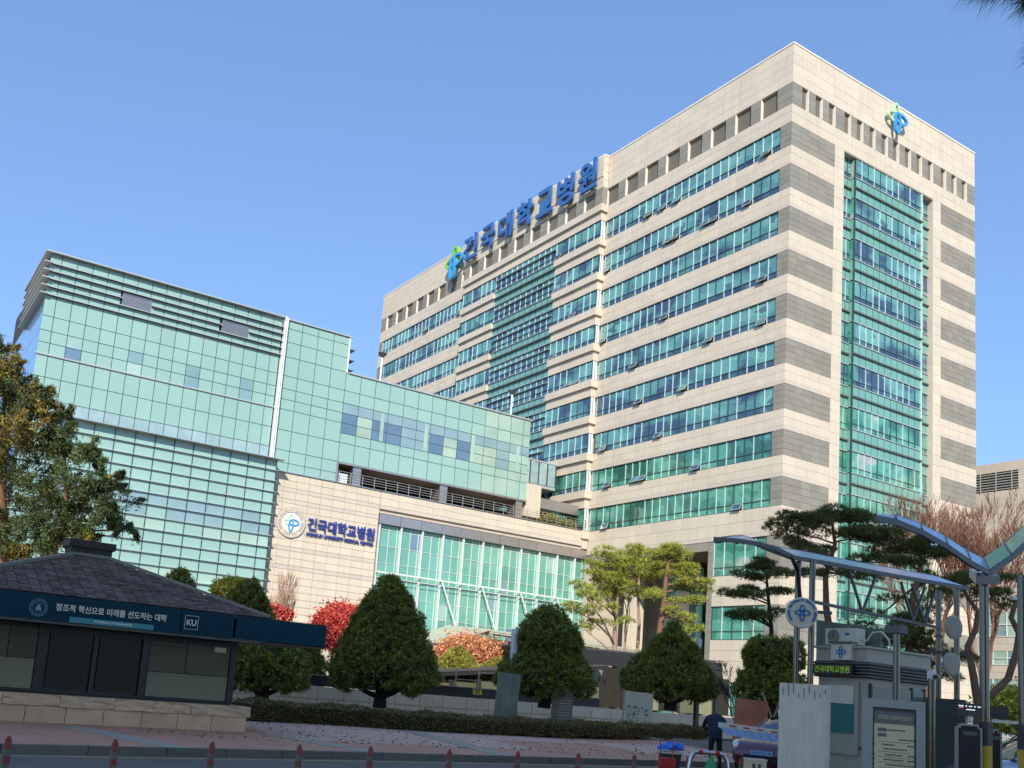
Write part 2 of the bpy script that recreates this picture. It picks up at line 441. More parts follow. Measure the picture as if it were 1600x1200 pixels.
def louvers(kind, plane, spans, z0=54.95, z1=57.05):
    for a, b in spans:
        LV.span(*face_span(kind, plane, a, b, z0+.04, z1-.04, -.40, -.26), 'louver')
        j = a if kind == 'F' else b
        s_ = -1 if kind == 'F' else 1
        JB.span(*face_span(kind, plane, min(j, j+s_*.07), max(j, j+s_*.07), z0+.02, z1-.02, -.34, .01), 'coping_lit_jamb')  # pale strip on the sunward reveal only: sun put into its colour
def spandrel_rows(kind, plane, s0, s1, z0, z1, w):
    """from below a window strip (z1) down to the head of the next (z0)"""
    h = z1-z0
    tiles(SP, kind, plane, s0, s1, z0+.37, z1, w, (h-.37)/2+.01, 'stone')
    tiles(SP, kind, plane, s0, s1, z0, z0+.37, w*2, .37, 'stone_dark', d1=.02)

# right part of the front
A0, A1 = XM+.12, -54.45
for k, (z0, z1) in enumerate(ROWS):
    green = k >= 7
    window_strip('F', FY, A0, A1, z0, z1, 23, 'vision' if not green else 'vision_green', 'vision_low' if not green else 'vision_green', hop=.07 if k not in (7, 8) else .09)
    tiles(GP, 'F', FY, A1, FX, z0, z1, .62, .62, 'granite')
    nz = ROWS[k+1][1] if k+1 < len(ROWS) else 16.25
    spandrel_rows('F', FY, XM, FX, nz, z0, 1.01)
spandrel_rows('F', FY, XM, FX, 53.2, 54.95, 2.02)
lv = [(-56.70-3.02*i, -54.90-3.02*i) for i in range(8)]
louvers('F', FY, lv)
e = FX
for a, b in lv:
    tiles(GP, 'F', FY, b, e, 54.95, 57.05, 1.2, .7, 'granite'); e = a
tiles(SP, 'F', FY, XM, FX, 57.05, TOP-.05, 2.02, .93, 'stone')
# lower storeys on the right of the entrance recess
SP_lo = [(16.2, 13.11), (10.47, 7.56), (4.0, 1.2)]
tiles(GP, 'F', FY, -61.12, -60.55, 0.3, 16.2, .57, .9, 'granite')
for z1, z0 in SP_lo:
    window_strip('F', FY, -60.5, -54.75, z0, z1, 5, 'vision_green', 'vision_green', tr=.75)
    tiles(GP, 'F', FY, -54.7, FX, z0, z1, .72, .72, 'granite')
tiles(SP, 'F', FY, -60.53, FX, 10.47, 13.11, 1.2, .88, 'stone')
tiles(SP, 'F', FY, -60.53, FX, 4.0, 7.56, 1.2, .89, 'stone')
tiles(SP, 'F', FY, -60.53, FX, 0.0, 1.2, 1.2, .6, 'stone')
tiles(GP, 'F', FY, XM+.8, -61.14, 15.45, 16.22, 1.6, .77, 'granite')
# entrance recess: soffit, back wall, columns, tall glazing
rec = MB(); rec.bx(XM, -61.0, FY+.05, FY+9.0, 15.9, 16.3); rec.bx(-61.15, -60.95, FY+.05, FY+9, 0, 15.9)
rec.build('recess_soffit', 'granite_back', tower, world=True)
tiles(GP, 'F', FY+9.0, XM+.1, -61.2, 0, 15.9, 1.6, 1.3, 'granite', d0=.01, d1=.12)
for s, yy in (((-74.52, 67.00, 14.26)[0], FY+2.5), ((-70.89, 71.00, 10.70)[0], FY+6.5)):
    c_ = MB(); c_.bx(s, s+1.4, yy, yy+1.4, 0, 15.88); c_.build('column', 'stone', tower, world=True)
g_ = Pieces(tower, 'entrance_pane')
for i in range(6):
    for j in range(8):
        g_.span(-73.9+i*.95, -73.0+i*.95, FY+7.0, FY+7.08, .2+j*1.9, 2.05+j*1.9, 'lobby_glass')
g_.flush()

# middle bay, standing 0.7 m proud
BY = FY-BAY; bw = (XM-XB)/25
C0, C1 = XB+7*bw, XM-7*bw
for k, (z0, z1) in enumerate(ROWS):
    nz = ROWS[k+1][1] if k+1 < len(ROWS) else 16.9
    window_strip('F', BY, XB+.06, C0, z0, z1, 7, hop=.09 if k < 7 else 0, mt='vision' if k < 7 else 'vision_green')
    window_strip('F', BY, C1, XM-.06, z0, z1, 7, hop=.09 if k < 7 else 0, mt='vision' if k < 7 else 'vision_green')
    # centre: three storeys of panes, a bar at two thirds
    for i in range(11):
        a = C0+bw*i+.035; b = a+bw-.07
        WP.span(*face_span('F', BY, a, b, z0+1.52, z1-.04, -.22, -.14), 'vision')
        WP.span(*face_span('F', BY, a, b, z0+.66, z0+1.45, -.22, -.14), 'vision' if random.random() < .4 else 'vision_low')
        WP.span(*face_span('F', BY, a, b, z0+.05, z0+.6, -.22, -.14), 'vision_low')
        if i: MU.span(*face_span('F', BY, a-.07, a, z0+.03, z1-.02, -.19, -.07), 'mullion_white')
        hh = (z0-nz)/2
        for j in range(2):
            SG.span(*face_span('F', BY, a, b, nz+hh*j+.03, nz+hh*(j+1)-.03, -.18, -.06), 'spandrel')
        if i: MU.span(*face_span('F', BY, a-.06, a-.01, nz, z0, -.12, -.04), 'mullion_dark')
    FN.span(*face_span('F', BY, C0+.1, C1-.1, z0+1.45, z0+1.50, -.12, .12), 'fin_light')
    FN.span(*face_span('F', BY, C0, C1, z0+.60, z0+.66, -.16, -.06), 'mullion_dark')
    FN.span(*face_span('F', BY, C0, C1, (z0+nz)/2-.07, (z0+nz)/2+.07, -.10, .20), 'fin_dark')
    FN.span(*face_span('F', BY, C0, C1, z0-.03, z0+.03, -.10, .06), 'fin_light')
    FN.span(*face_span('F', BY, C0, C1, nz-.03, nz+.03, -.10, .06), 'fin_light')
    for s0, s1 in ((XB, C0), (C1, XM)):
        hi = z0-(z0-nz)*.44
        tiles(SP, 'F', BY, s0, s1, hi, z0, bw*2, .9, 'stone', d1=.26)
        tiles(SP, 'F', BY, s0, s1, nz, hi-.02, bw*2, .9, 'stone', d1=0.0)
    # return of the bay, facing +X
    hi = z0-(z0-nz)*.44
    SP.span(XM-.2, XM+.26, BY-.26, FY-.02, hi, z0, 'stone')
    SP.span(XM-.2, XM+.0, BY+.01, FY-.02, nz, hi-.02, 'stone')
    WP.span(XM-.12, XM-.05, BY+.05, FY-.35, z0+.05, z1-.04, 'white_paint_and_glare')  # white panes: bright reflection on the corner glass put into the colour
    WP.span(XM-.12, XM-.05, FY-.31, FY-.03, z0+.05, z1-.04, 'white_paint_and_glare')
    MU.span(XM-.08, XM-.01, FY-.345, FY-.315, z0, z1, 'mullion_dark')
    MU.span(XM-.08, XM-.01, BY+.0, BY+.05, z0, z1, 'mullion_dark')
tiles(SP, 'F', BY, XB, XM, 54.17, 54.95, bw*2, .8, 'stone', d1=.26)
tiles(SP, 'F', BY, XB, XM, 53.2, 54.15, bw*2, .95, 'stone')
SP.span(XM-.2, XM+.26, BY-.26, FY-.02, 54.17, 54.95, 'stone'); SP.span(XM-.2, XM, BY+.01, FY-.02, 53.2, 54.15, 'stone')
lvb = [(-80.83-3.33*i, -78.98-3.33*i) for i in range(8)]
louvers('F', BY, lvb)
e = XM
for a, b in lvb+[(XB, XB)]:
    tiles(GP, 'F', BY, b, e, 54.95, 57.05, 1.3, .7, 'granite'); e = a
GP.span(XM-.25, XM, BY+.01, FY-.02, 54.97, 57.03, 'granite')
tiles(SP, 'F', BY, XB, XM, 57.05, 58.3, 2.22, .62, 'stone'); tiles(SP, 'F', BY, XB, XM, 58.32, TOP-.05, 2.22, .85, 'stone', d1=.06)
for z in (57.05, 57.98, 58.92, 59.86): SP.span(XM-.25, XM+.0, BY+.01, FY-.02, z+.02, z+.90, 'stone')

# left part
L0 = XL+1.0
for k, (z0, z1) in enumerate(ROWS[:7]):
    window_strip('F', FY, L0, XB-.05, z0, z1, 24, hop=.05)
    tiles(GP, 'F', FY, XL, L0, z0, z1, 1.0, .62, 'granite')
    nz = ROWS[k+1][1]
    spandrel_rows('F', FY, XL, XB, nz, z0, 1.02)
spandrel_rows('F', FY, XL, XB, 53.2, 54.95, 2.02)
lvl = [(-128.51+3.04*i, -126.70+3.04*i) for i in range(8)]
louvers('F', FY, lvl)
s = XL
for a, b in lvl:
    tiles(GP, 'F', FY, s, a-.07, 54.95, 57.05, 1.1, .7, 'granite'); s = b
tiles(SP, 'F', FY, XL, XB, 57.05, TOP-.05, 2.02, .93, 'stone')
tiles(SP, 'F', FY, XL, XB, 16.0, 23.0, 3.0, 2.0, 'stone')

# side face (+X)
G1, O0, O1, G2 = 70.45, 71.78, 85.62, 86.90
tiles(SP, 'S', FX, FY, YB, 57.05, TOP-.05, 1.9, .93, 'stone')
sl_ = [(65.8, 66.62), (67.65, 68.54), (69.51, 70.36), (71.74, 72.59), (73.56, 74.42), (75.45, 76.26), (77.28, 78.18), (79.11, 79.96), (80.98, 81.85), (82.85, 83.67), (84.70, 85.52), (86.90, 87.75), (88.75, 89.54), (90.56, 91.39)]
louvers('S', FX, sl_)
s = FY
for a, b in sl_+[(YB, YB)]:
    tiles(GP, 'S', FX, s, a, 54.95, 57.05, 1.1, .7, 'granite'); s = b+.07
tiles(SP, 'S', FX, FY, YB, 53.2, 54.95, 1.9, .87, 'stone')
for k, (z0, z1) in enumerate(ROWS):
    nz = ROWS[k+1][1] if k+1 < len(ROWS) else 16.2
    tiles(GP, 'S', FX, FY, G1, z0, z1, 1.15, .62, 'granite', gap=.022)
    tiles(GP, 'S', FX, G2, YB, z0, z1, 1.0, .62, 'granite', gap=.022)
    for a, b in ((FY, G1), (G2, YB)): spandrel_rows('S', FX, a, b, nz, z0, 1.5)
    for a, b in ((G1, O0), (O1, G2)):
        tiles(SP, 'S', FX, a, b, nz, z1, 1.33, 1.0, 'stone')
tiles(SP, 'S', FX, G1, O0, 0, 16.2, 1.33, 1.0, 'stone'); tiles(SP, 'S', FX, O1, G2, 0, 16.2, 1.33, 1.0, 'stone')
for z1, z0 in SP_lo:
    tiles(GP, 'S', FX, FY, G1, z0, z1, 1.5, .97, 'granite'); tiles(GP, 'S', FX, G2, YB, z0, z1, 1.5, .97, 'granite')
for a, b in ((FY, G1), (G2, YB)):
    tiles(SP, 'S', FX, a, b, 10.47, 13.11, 1.5, .88, 'stone'); tiles(SP, 'S', FX, a, b, 4.0, 7.56, 1.5, .89, 'stone'); tiles(SP, 'S', FX, a, b, 0, 1.2, 1.5, .6, 'stone')
# reveals of the glazed opening
rv = MB(); rv.bx(FX-.7, FX-.01, O0-.02, O0+.02, 3, 53.14); rv.bx(FX-.7, FX-.01, O1-.02, O1+.02, 3, 53.14); rv.bx(FX-.7, FX-.01, O0+.02, O1-.02, 53.10, 53.16)
rv.build('opening_reveal', 'stone_dark', tower, world=True)
cc = MB(); cc.bx(FX-1.3, FX-.66, O0, O1, 0, 53.1); cc.bx(FX-.7, FX-.26, 73.6, 83.72, 0, 53.08); cc.build('curtain_core', 'dark_core', tower, world=True)
B0, B1 = 73.55, 83.78; cw = (B1-B0)/11
def curtain(z0, z1, sp, k):
    """one storey: panes between z0 and z1 (a window above, two rows of spandrel panes below sp..z0)"""
    cols = [(B0+cw*i, B0+cw*(i+1), -.10) for i in range(11)] + [(O0+.03, O0+.62, -.58), (O0+.62, O0+1.2, -.58), (O0+1.2, B0-.03, -.58), (B1+.05, B1+.95, -.58), (B1+.95, O1-.03, -.58)]
    run = 0
    for a, b, d in cols:
        if sp is None:
            pass
        WP.span(FX+d-.08, FX+d, a+.03, b-.03, z0+.56, z1-.04, 'vision' if k < 6 else 'vision_green')
        WP.span(FX+d-.08, FX+d, a+.03, b-.03, z0+.05, z0+.48, 'vision_low' if k < 6 else 'vision_green')
        zm = (z0+sp)/2
        SG.span(FX+d-.06, FX+d+.02, a+.02, b-.02, zm+.03, z0-.04, 'spandrel'); SG.span(FX+d-.06, FX+d+.02, a+.02, b-.02, sp+.04, zm-.03, 'spandrel')
        MU.span(FX+d-.04, FX+d+.07, a-.03, a+.03, z0+.03, z1-.03, 'mullion_white' if random.random() < .7 else 'mullion_dark')
        MU.span(FX+d-.05, FX+d+.035, a-.02, a+.02, sp, z0, 'mullion_dark')
    for s0, s1, d in ((B0, B1, -.10), (O0, B0, -.58), (B1, O1, -.58)):
        MU.span(FX+d-.05, FX+d+.04, s0, s1, z0+.49, z0+.55, 'mullion_dark')
        FN.span(FX+d-.04, FX+d+.10, s0-.03, s1+.03, z0-.03, z0+.05, 'fin_light')
        FN.span(FX+d-.04, FX+d+.10, s0-.03, s1+.03, sp-.04, sp+.03, 'fin_light')
        FN.span(FX+d-.04, FX+d+.20, s0-.04, s1+.10, (z0+sp)/2-.07, (z0+sp)/2+.06, 'fin_dark')
    # returns of the inner bay
    WP.span(B0+0, B0+.001, 0, 0, 0, 0, 'vision') if False else None
    for yy in (B0-.03, B1-.05):
        WP.span(FX-.60, FX-.14, yy, yy+.06, z0+.05, z1-.04, 'vision_green'); SG.span(FX-.60, FX-.10, yy, yy+.06, sp+.04, z0-.04, 'spandrel')
for k in range(9):
    z0 = 51.12-4*k if k < 8 else 19.0
    z1 = 53.1-4*k if k < 8 else 21.2
    sp = (49.15-4*k) if k < 7 else (21.2 if k == 7 else 16.9)
    curtain(z0, z1, sp, k)
for z1, z0, sp in ((16.9, 14.4, 12.6), (12.6, 10.2, 8.6), (8.6, 6.2, 4.6), (4.6, 2.2, .6)):
    curtain(z0, z1, sp, 8)
MU.span(FX-.16, FX+.02, B1-.08, B1+.08, .6, 53.05, 'mullion_white')
MU.span(FX-.16, FX-.02, B0-.06, B0+.04, .6, 53.05, 'mullion_dark')
for P_ in (SP, GP, WP, SG, MU, FN, LV, JB): P_.flush()
# hopper windows standing open
o_ = T0
for kind, plane, a, b, z0, z1 in HW:
    w = b-a; h = z1-z0; m = MB()
    for q in ((0, -h/2, w, .05), (0, h/2, w, .05)): m.box((q[0], 0, q[1]), (q[2], .05, q[3]))
    for sx in (-1, 1): m.box((sx*w/2, 0, 0), (.05, .05, h))
    rz = 0 if kind == 'F' else math.pi/2
    tilt = Matrix.Rotation(rz, 3, 'Z') @ Matrix.Rotation(math.radians(-random.uniform(22, 34)), 3, 'X')
    m.V = [tilt @ (v - Vector((0, 0, h/2))) for v in m.V]
    cc_ = Vector(((a+b)/2, plane-.02, z1)) if kind == 'F' else Vector((plane+.02, (a+b)/2, z1))
    f_ = m.build('open_window', 'fin_light', tower, loc=cc_-o_)
    g = MB().box((0, 0, -h/2), (w-.05, .02, h-.05)); g.V = [tilt @ v for v in g.V]
    g.build('pane', 'vision_low', f_)

# ------------------------------------------------------------------ signs on the tower
sign = thing('rooftop_sign', 'large blue Korean lettering along the roof edge of the cream tower', 'sign', (-92, BY-.1, 59.2))
s0 = base_of(sign)
LET = [('건', -103.85, 59.30, 3.15, 3.35), ('국', -99.80, 59.25, 3.0, 3.3), ('대', -95.85, 59.25, 3.0, 3.4), ('학', -91.80, 59.25, 3.3, 3.4),
       ('교', -87.85, 59.25, 3.0, 3.3), ('병', -83.95, 59.05, 3.0, 3.5), ('원', -80.05, 59.15, 3.1, 3.5)]
for ch, x, z, w, h in LET:
    me = text_mesh(ch, 4.0, .15, .10, 'blue_sign', fit=(w, h), name='letter_shape')
    l_ = put('letter', me, sign, Vector((x, BY-.42, z-.12))-s0, ROT_F)
    br = MB()
    for dx in (-.8, .8): br.bx(x+dx-.05, x+dx+.05, BY-.30, BY-.0, z-.05, z+.05)
    br.V = [v-s0 for v in br.V]; br.build('bracket', 'steel_dark', sign)
em = thing('emblem_sign', 'green and blue looped emblem beside the rooftop lettering', 'emblem', (-108.0, FY-.1, 59.0))
emblem(em, (-.4, -.25, -.2), ROT_F, 2.9, ('logo_green', 'logo_green', 'logo_blue', 'logo_blue'), .4)
MB().bx(-.45, -.35, -.55, .1, -.6, -.5).bx(-.45, -.35, -.55, .1, .5, .6).build('bracket', 'steel_dark', em)
em2 = thing('emblem_sign', 'blue and pale green looped emblem high on the narrow side of the tower', 'emblem', (FX+.1, 78.8, 59.0))
emblem(em2, (.18, .1, 0), ROT_S, 1.95, ('logo_pale', 'logo_pale', 'logo_blue', 'logo_blue'), .22)
MB().bx(-.1, .2, -.05, .05, -.3, -.2).bx(-.1, .2, -.05, .05, .5, .6).build('bracket', 'steel_dark', em2)

# ------------------------------------------------------------------ the glazed wing in front of the tower
WX = XM
wing = thing('glass_wing', 'mint green glass wing with thin dark grid and a lower finned block at its foot', 'building', (-85, 30, 0))
wc = MB()
wc.bx(-96, WX-.35, 9.9, 35.4, 20.6, 32.1); wc.bx(-96, WX-.35, 9.9, 56.2, 20.75, 28.7); wc.bx(-96, WX-.4, 9.9, 35.4, 0, 20.7); wc.bx(-130, -95.9, 9.9, 35.4, 0, 28.6)
wc.bx(-96, WX-7, 35.3, 64, 18.7, 20.8)
wc.build('wall_core', 'dark_core', wing, world=True)
WG = Pieces(wing, 'glass_panel'); WF = Pieces(wing, 'sun_fin'); WM = Pieces(wing, 'mullion')
def gpanel(y0, y1, z0, z1, mt, d=-.06, g=.055):
    WG.span(WX+d-.08, WX+d+random.uniform(-.004, .004), y0+g/2, y1-g/2, z0+g/2, z1-g/2, mt)
# left field, 1.18 m bays
ys = [9.75, 10.6] + [10.6+1.173*i for i in range(1, 16)] + [29.02]
ys = sorted(set(round(v, 3) for v in ys if v < 29.03))
zl = [19.7, 20.76, 22.46, 24.2, 25.16, 26.1, 27.25, 28.92, 29.55, 30.17, 30.8, 31.42, 32.22]
darkwin = {(11.4, 12.6), (16.4, 17.8), (20.8, 22.0), (25.9, 27.2)}
for i in range(len(ys)-1):
    y0, y1 = ys[i], ys[i+1]
    for j in range(len(zl)-1):
        z0, z1 = zl[j], zl[j+1]; m_ = 'mint'
        if j == 0: m_ = 'curtain_glass'
        if 24.1 < z0 < 26 and any(abs((y0+y1)/2-(a+b)/2) < .62 for a, b in darkwin): m_ = 'mint_vision'
        if 29.5 < z0 < 30.5 and ((15.3 < (y0+y1)/2 < 17.7) or (23.6 < (y0+y1)/2 < 26.1)):
            continue
        gpanel(y0, y1, z0, z1, m_)
    if i: WM.span(WX-.14, WX-.075, y0-.035, y0+.035, 19.7, 32.2, 'mullion_dark')
for j, z in enumerate(zl):
    if 8 <= j <= 11 or j == 7:
        segs = [(9.35, 29.1)]
        if j == 9: segs = [(9.35, 15.4), (17.75, 23.65), (26.05, 29.1)]
        for a, b in segs:
            WF.span(WX-.10, WX+.20, a, b, z-.045, z+.01, 'fin_dark'); WF.span(WX+.20, WX+.225, a, b, z-.05, z+.02, 'fin_light')  # dark fin body stands in for the shadow under its pale edge
    elif 0 < j < 7 and z != 24.2: WM.span(WX-.14, WX-.078, 9.75, 29.0, z-.03, z+.03, 'mullion_dark')
WF.span(WX-.10, WX+.05, 9.6, 29.1, 24.16, 24.26, 'fin_light')
for a, b in ((15.42, 17.72), (23.68, 26.02)):
    lb = MB().bx(WX-.25, WX-.02, a, b, 29.62, 30.72); v_ = lb.build('vent_panel', 'metal_beam', wing, world=True)
    sm = MB()
    for q in range(9): sm.bx(WX-.02, WX+.02, a+.05, b-.05, 29.68+q*.115, 29.72+q*.115)
    sm.build('slat', 'metal_beam', v_, world=True)
# roof edge cap and vertical strip
cap = MB(); cap.bx(-88, WX+.36, 9.35, 29.15, 32.22, 32.32); cap.bx(-88, WX+.08, 29.45, 35.8, 32.22, 32.34); cap.bx(-88, WX+.06, 35.7, 56.5, 28.86, 28.99)
cap.build('roof_cap', 'fin_light', wing, world=True)
st = MB(); st.bx(WX-.1, WX+.42, 29.1, 29.22, 19.6, 32.35); st.bx(WX-.1, WX+.30, 29.27, 29.42, 19.6, 32.30)
st.build('cover_strip', 'white_paint_and_glare', wing, world=True)
# right field, 1.53 m bays
yr = [29.45, 30.93] + [30.93+1.535*i for i in range(1, 17)] + [56.36]
zr = [18.82, 19.6, 20.66, 22.42, 24.23, 25.15, 26.07, 27.23, 28.93, 30.27, 31.48, 32.22]
for i in range(len(yr)-1):
    y0, y1 = yr[i], min(yr[i+1], 56.36)
    for j in range(len(zr)-1):
        z0, z1 = zr[j], zr[j+1]
        if y0 > 35.0 and z0 > 28.8: continue
        if y0 > 35.0 and z0 < 20.5: continue
        m_ = 'mint' if y0 < 49.5 else 'mint_pale'
        low_ = ['vis_dark', 'vis_green', 'vis_dark', 'vis_dark', 'vis_mid', 'vis_mid', 'vis_dark', 'vis_green', 'vis_dark', 'mint_pale', 'vis_green', 'vis_mid', 'mint_pale', 'mint_pale'][min(13, max(0, round((y0-35.5)/1.535)))]
        if y0 > 35.0 and 23 < z0 < 26.0: m_ = low_ if z0 < 25.0 else 'vis_mid'
        if y0 > 35.0 and z0 == 22.42:
            gpanel(y0, y1, z0, 23.3, m_); gpanel(y0, y1, 23.3, z1, low_); continue
        gpanel(y0, y1, z0, z1, m_)
    if i:
        WM.span(WX-.14, WX-.075, y0-.035, y0+.035, 18.8 if y0 < 35.2 else 20.66, 32.2 if y0 < 35.2 else 28.9, 'mullion_dark')
for z in zr[1:-1]+[23.3]:
    WM.span(WX-.14, WX-.078, 29.45, 35.5 if (z > 29 or z < 20.6) else 56.3, z-.03, z+.03, 'mullion_dark')
# white interior posts seen through the glass
for y in (39.6, 44.3, 49.6, 55.0): WM.span(WX-.055, WX-.045, y-.18, y+.18, 23.35, 26.0, 'mint_pale')
# end faces
for i in range(38):
    for j, (z0, z1) in enumerate(((0.2, 4.9), (5, 9.8), (9.9, 14.6), (14.7, 19.5), (19.6, 22.4), (22.45, 24.2), (24.25, 26.1), (26.15, 28.85))):
        WG.span(WX-1.35*(i+1)+.02, WX-1.35*i-.1, 9.78, 9.86, z0, z1, 'sky_glass')
for j in (7, 8, 9, 10, 11): WF.span(-87.2-.3*(12-j)*.5, WX+.36, 9.30, 9.88, zl[j]-.05, zl[j]+.03, 'fin_light')
WG.span(-88, WX-.1, 9.80, 9.88, 28.95, 32.2, 'louver')
for j in range(8):
    WG.span(WX-1.2*(j+1)+.05, WX-1.2*j-.08, 56.26, 56.34, 20.7, 28.85, 'mint_pale')
for z in (29.3, 30.2, 31.2): WF.span(WX-1.3, WX-.3, 35.5, 36.3, z, z+.06, 'fin_dark')
WM.span(WX-.5, WX+.02, 35.5, 35.62, 28.9, 32.25, 'white_paint_and_glare')
# terrace under the right field
te = MB(); te.bx(WX-7, WX-.02, 35.5, 56.4, 20.52, 20.70)
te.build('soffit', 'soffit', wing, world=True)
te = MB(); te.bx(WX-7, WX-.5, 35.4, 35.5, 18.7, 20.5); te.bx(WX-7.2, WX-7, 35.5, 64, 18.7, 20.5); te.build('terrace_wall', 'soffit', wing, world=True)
te = MB(); te.bx(WX-.12, WX+.06, 35.46, 56.4, 20.50, 20.64); te.bx(WX-.12, WX+.06, 35.44, 35.60, 18.75, 20.5); te.build('edge_trim', 'metal_beam', wing, world=True)
PI_ = Pieces(wing, 'pillar_panel')
for y in (37.15, 46.35, 55.2):
    for q in range(4): PI_.span(WX-1.6, WX-.1, y, y+.82, 18.75+q*.44, 18.75+q*.44+.42, 'metal_beam')
PI_.flush()

# finned block at the foot
FB = WX+1.0
fb = MB(); fb.bx(WX-.5, FB-.2, 9.3, 29.4, 0, 19.3); fb.build('lower_core', 'dark_core', wing, world=True)
zf = [19.47, 18.55, 17.63, 16.71, 15.75, 14.84, 13.95, 12.97, 12.0, 11.06, 10.14, 9.24, 8.27, 7.3, 6.35, 5.4, 4.45, 3.5, 2.55, 1.6]
yf = [9.4] + [28.54-1.558*i for i in range(12, -1, -1)] + [29.5]
visrow = {5: 'vis_mid', 6: 'vis_mid', 7: 'mint_pale', 11: 'mint_pale', 12: 'mint_vision', 13: 'mint_pale'}
for j in range(len(zf)-1):
    for i in range(len(yf)-1):
        m_ = visrow.get(j, 'mint')
        if m_ != 'mint' and random.random() < .35: m_ = 'mint'
        WG.span(FB-.18, FB-.08+random.uniform(-.004, .004), yf[i]+.03, yf[i+1]-.03, zf[j+1]+.025, zf[j]-.025, m_)
for y in yf[1:]: WM.span(FB-.2, FB-.03, y-.03, y+.03, 0, 19.4, 'mullion_dark')
for j, z in enumerate(zf):
    ext = 1.0 if j == 0 else (.06 if j % 2 == 0 or j < 3 else .0)
    WF.span(FB-.12, FB+ext*.5+.08, 9.2, 29.66 if j else 30.0, z-.03, z+.01, 'fin_light'); WF.span(FB+ext*.5+.08, FB+ext*.5+.10, 9.2, 29.66 if j else 30.0, z-.03, z+.012, 'fin_light')
    WF.span(WX+.02, FB-.1, 29.42, 29.66, z-.045, z+.01, 'fin_light')
for P_ in (WG, WF, WM): P_.flush()

# ------------------------------------------------------------------ stone and glass podium
pod = thing('podium_building', 'low cream stone podium with a tall white framed glass lobby under a metal beam', 'building', (-85, 47, 0))
pc = MB(); pc.bx(-95, WX-.2, 29.6, 40.1, 0, 18.6); pc.bx(-95, WX-.2, 40.0, 64.4, 16.8, 18.6); pc.bx(-95, WX-6, 40.0, 64.4, 0, 16.8)
pc.build('wall_core', 'stone_back', pod, world=True)
PS = Pieces(pod, 'stone_panel')
crs = [0.0]
z = 0.0
pat = {17.45: .33, 16.4: .36, 12.0: .36, 10.7: .36}
zz = 18.74
while zz > .3:
    hit = [k for k in pat if abs(zz-k-.3) < .32]
    h = .62
    m_ = 'stone'
    if hit: h = .36; m_ = 'stone_dark'; pat.pop(hit[0])
    y0 = 29.55
    y1 = 40.1
    tiles(PS, 'S', WX, y0, y1, max(zz-h, 0), zz, 1.22, h, m_, gap=.028, d0=-.15)
    if zz-h > 16.7 : tiles(PS, 'S', WX, 40.13, FY-BAY*0-.02, max(zz-h, 16.78), zz, 1.9, h, m_, gap=.022, d0=-.15)
    zz -= h
PS.flush()
tr = MB(); tr.bx(WX-.3, WX+.10, 29.6, 64.45, 18.75, 18.83); tr.build('parapet_cap', 'metal_beam', pod, world=True)
BP = Pieces(pod, 'beam_panel')
for i in range(11): BP.span(WX-.7, WX-.04+.0, 40.2+2.23*i+.02, 40.2+2.23*(i+1)-.02, 15.85, 16.72, 'metal_beam')
BP.flush()
# lobby glazing, 0.4 m back, with white posts and wind trusses in front
LG = Pieces(pod, 'lobby_pane'); LM = Pieces(pod, 'lobby_mullion')
LX = WX-.5; lw = 2.281
for i in range(11):
    y0 = 40.4+lw*i
    for h_ in range(2):
        a = y0+.09+h_*(lw/2); b = a+lw/2-.10
        zb = 0.2; j = 0
        while zb < 15.8:
            zt = min(zb+1.52, 15.85)
            LG.span(LX-.08, LX+random.uniform(-.003, .003), a, b, zb+.03, zt-.03, 'lobby_glass' if random.random() < .93 else 'mint_vision')
            zb = zt; j += 1
    LM.span(LX-.05, LX+.07, y0+lw/2-.025, y0+lw/2+.025, 0, 15.85, 'lobby_white')
    LM.span(LX-.05, LX+.36, y0-.065, y0+.065, 0, 15.85, 'lobby_white')
    LM.span(LX-.03, LX+.05, y0-.32, y0-.27, 0, 15.85, 'lobby_white')
for j in range(1, 11): LM.span(LX-.04, LX+.05, 40.4, 64.3, .2+1.52*j-.02, .2+1.52*j+.02, 'lobby_white')
LM.flush(); LG.flush()
lt = MB()
lt.bar((LX+.62, 40.3, 11.42), (LX+.62, 64.2, 11.42), .14, .14); lt.bar((LX+.62, 40.3, 10.95), (LX+.62, 64.2, 10.95), .05, .05)
for i in range(12):
    y0 = 40.4+lw*i
    lt.bar((LX+.3, y0, 11.42), (LX+.64, y0, 11.42), .08)
lt.build('truss', 'lobby_white', pod, world=True)
for i in (3, 5, 7, 9):
    y0 = 40.4+lw*i
    MB().bar((LX+.62, y0, 11.4), (LX+.95, y0+1.9, 6.9), .10, .10).build('brace', 'lobby_white', pod, world=True)
# railing along the terrace edge
rl = MB()
for z in (19.15, 19.38, 19.6, 19.85): rl.bar((WX-.02, 35.7, z), (WX-.02, 54.9, z), .03)
for i in range(17): rl.bar((WX-.02, 35.75+i*1.2, 18.8), (WX-.02, 35.75+i*1.2, 19.87), .045)
for z in (19.15, 19.38, 19.6, 19.85): rl.bar((WX-.02, 56.4, z), (WX-.02, 64.4, z), .03)
for i in range(7): rl.bar((WX-.02, 56.6+i*1.25, 18.8), (WX-.02, 56.6+i*1.25, 19.87), .045)
rl.build('railing', 'steel', pod, world=True)
bb = MB(); bb.bx(WX-.45, WX-.4, 35.85, 36.8, 18.9, 19.75); bb.build('notice_panel', 'white_paint_and_glare', pod, world=True)
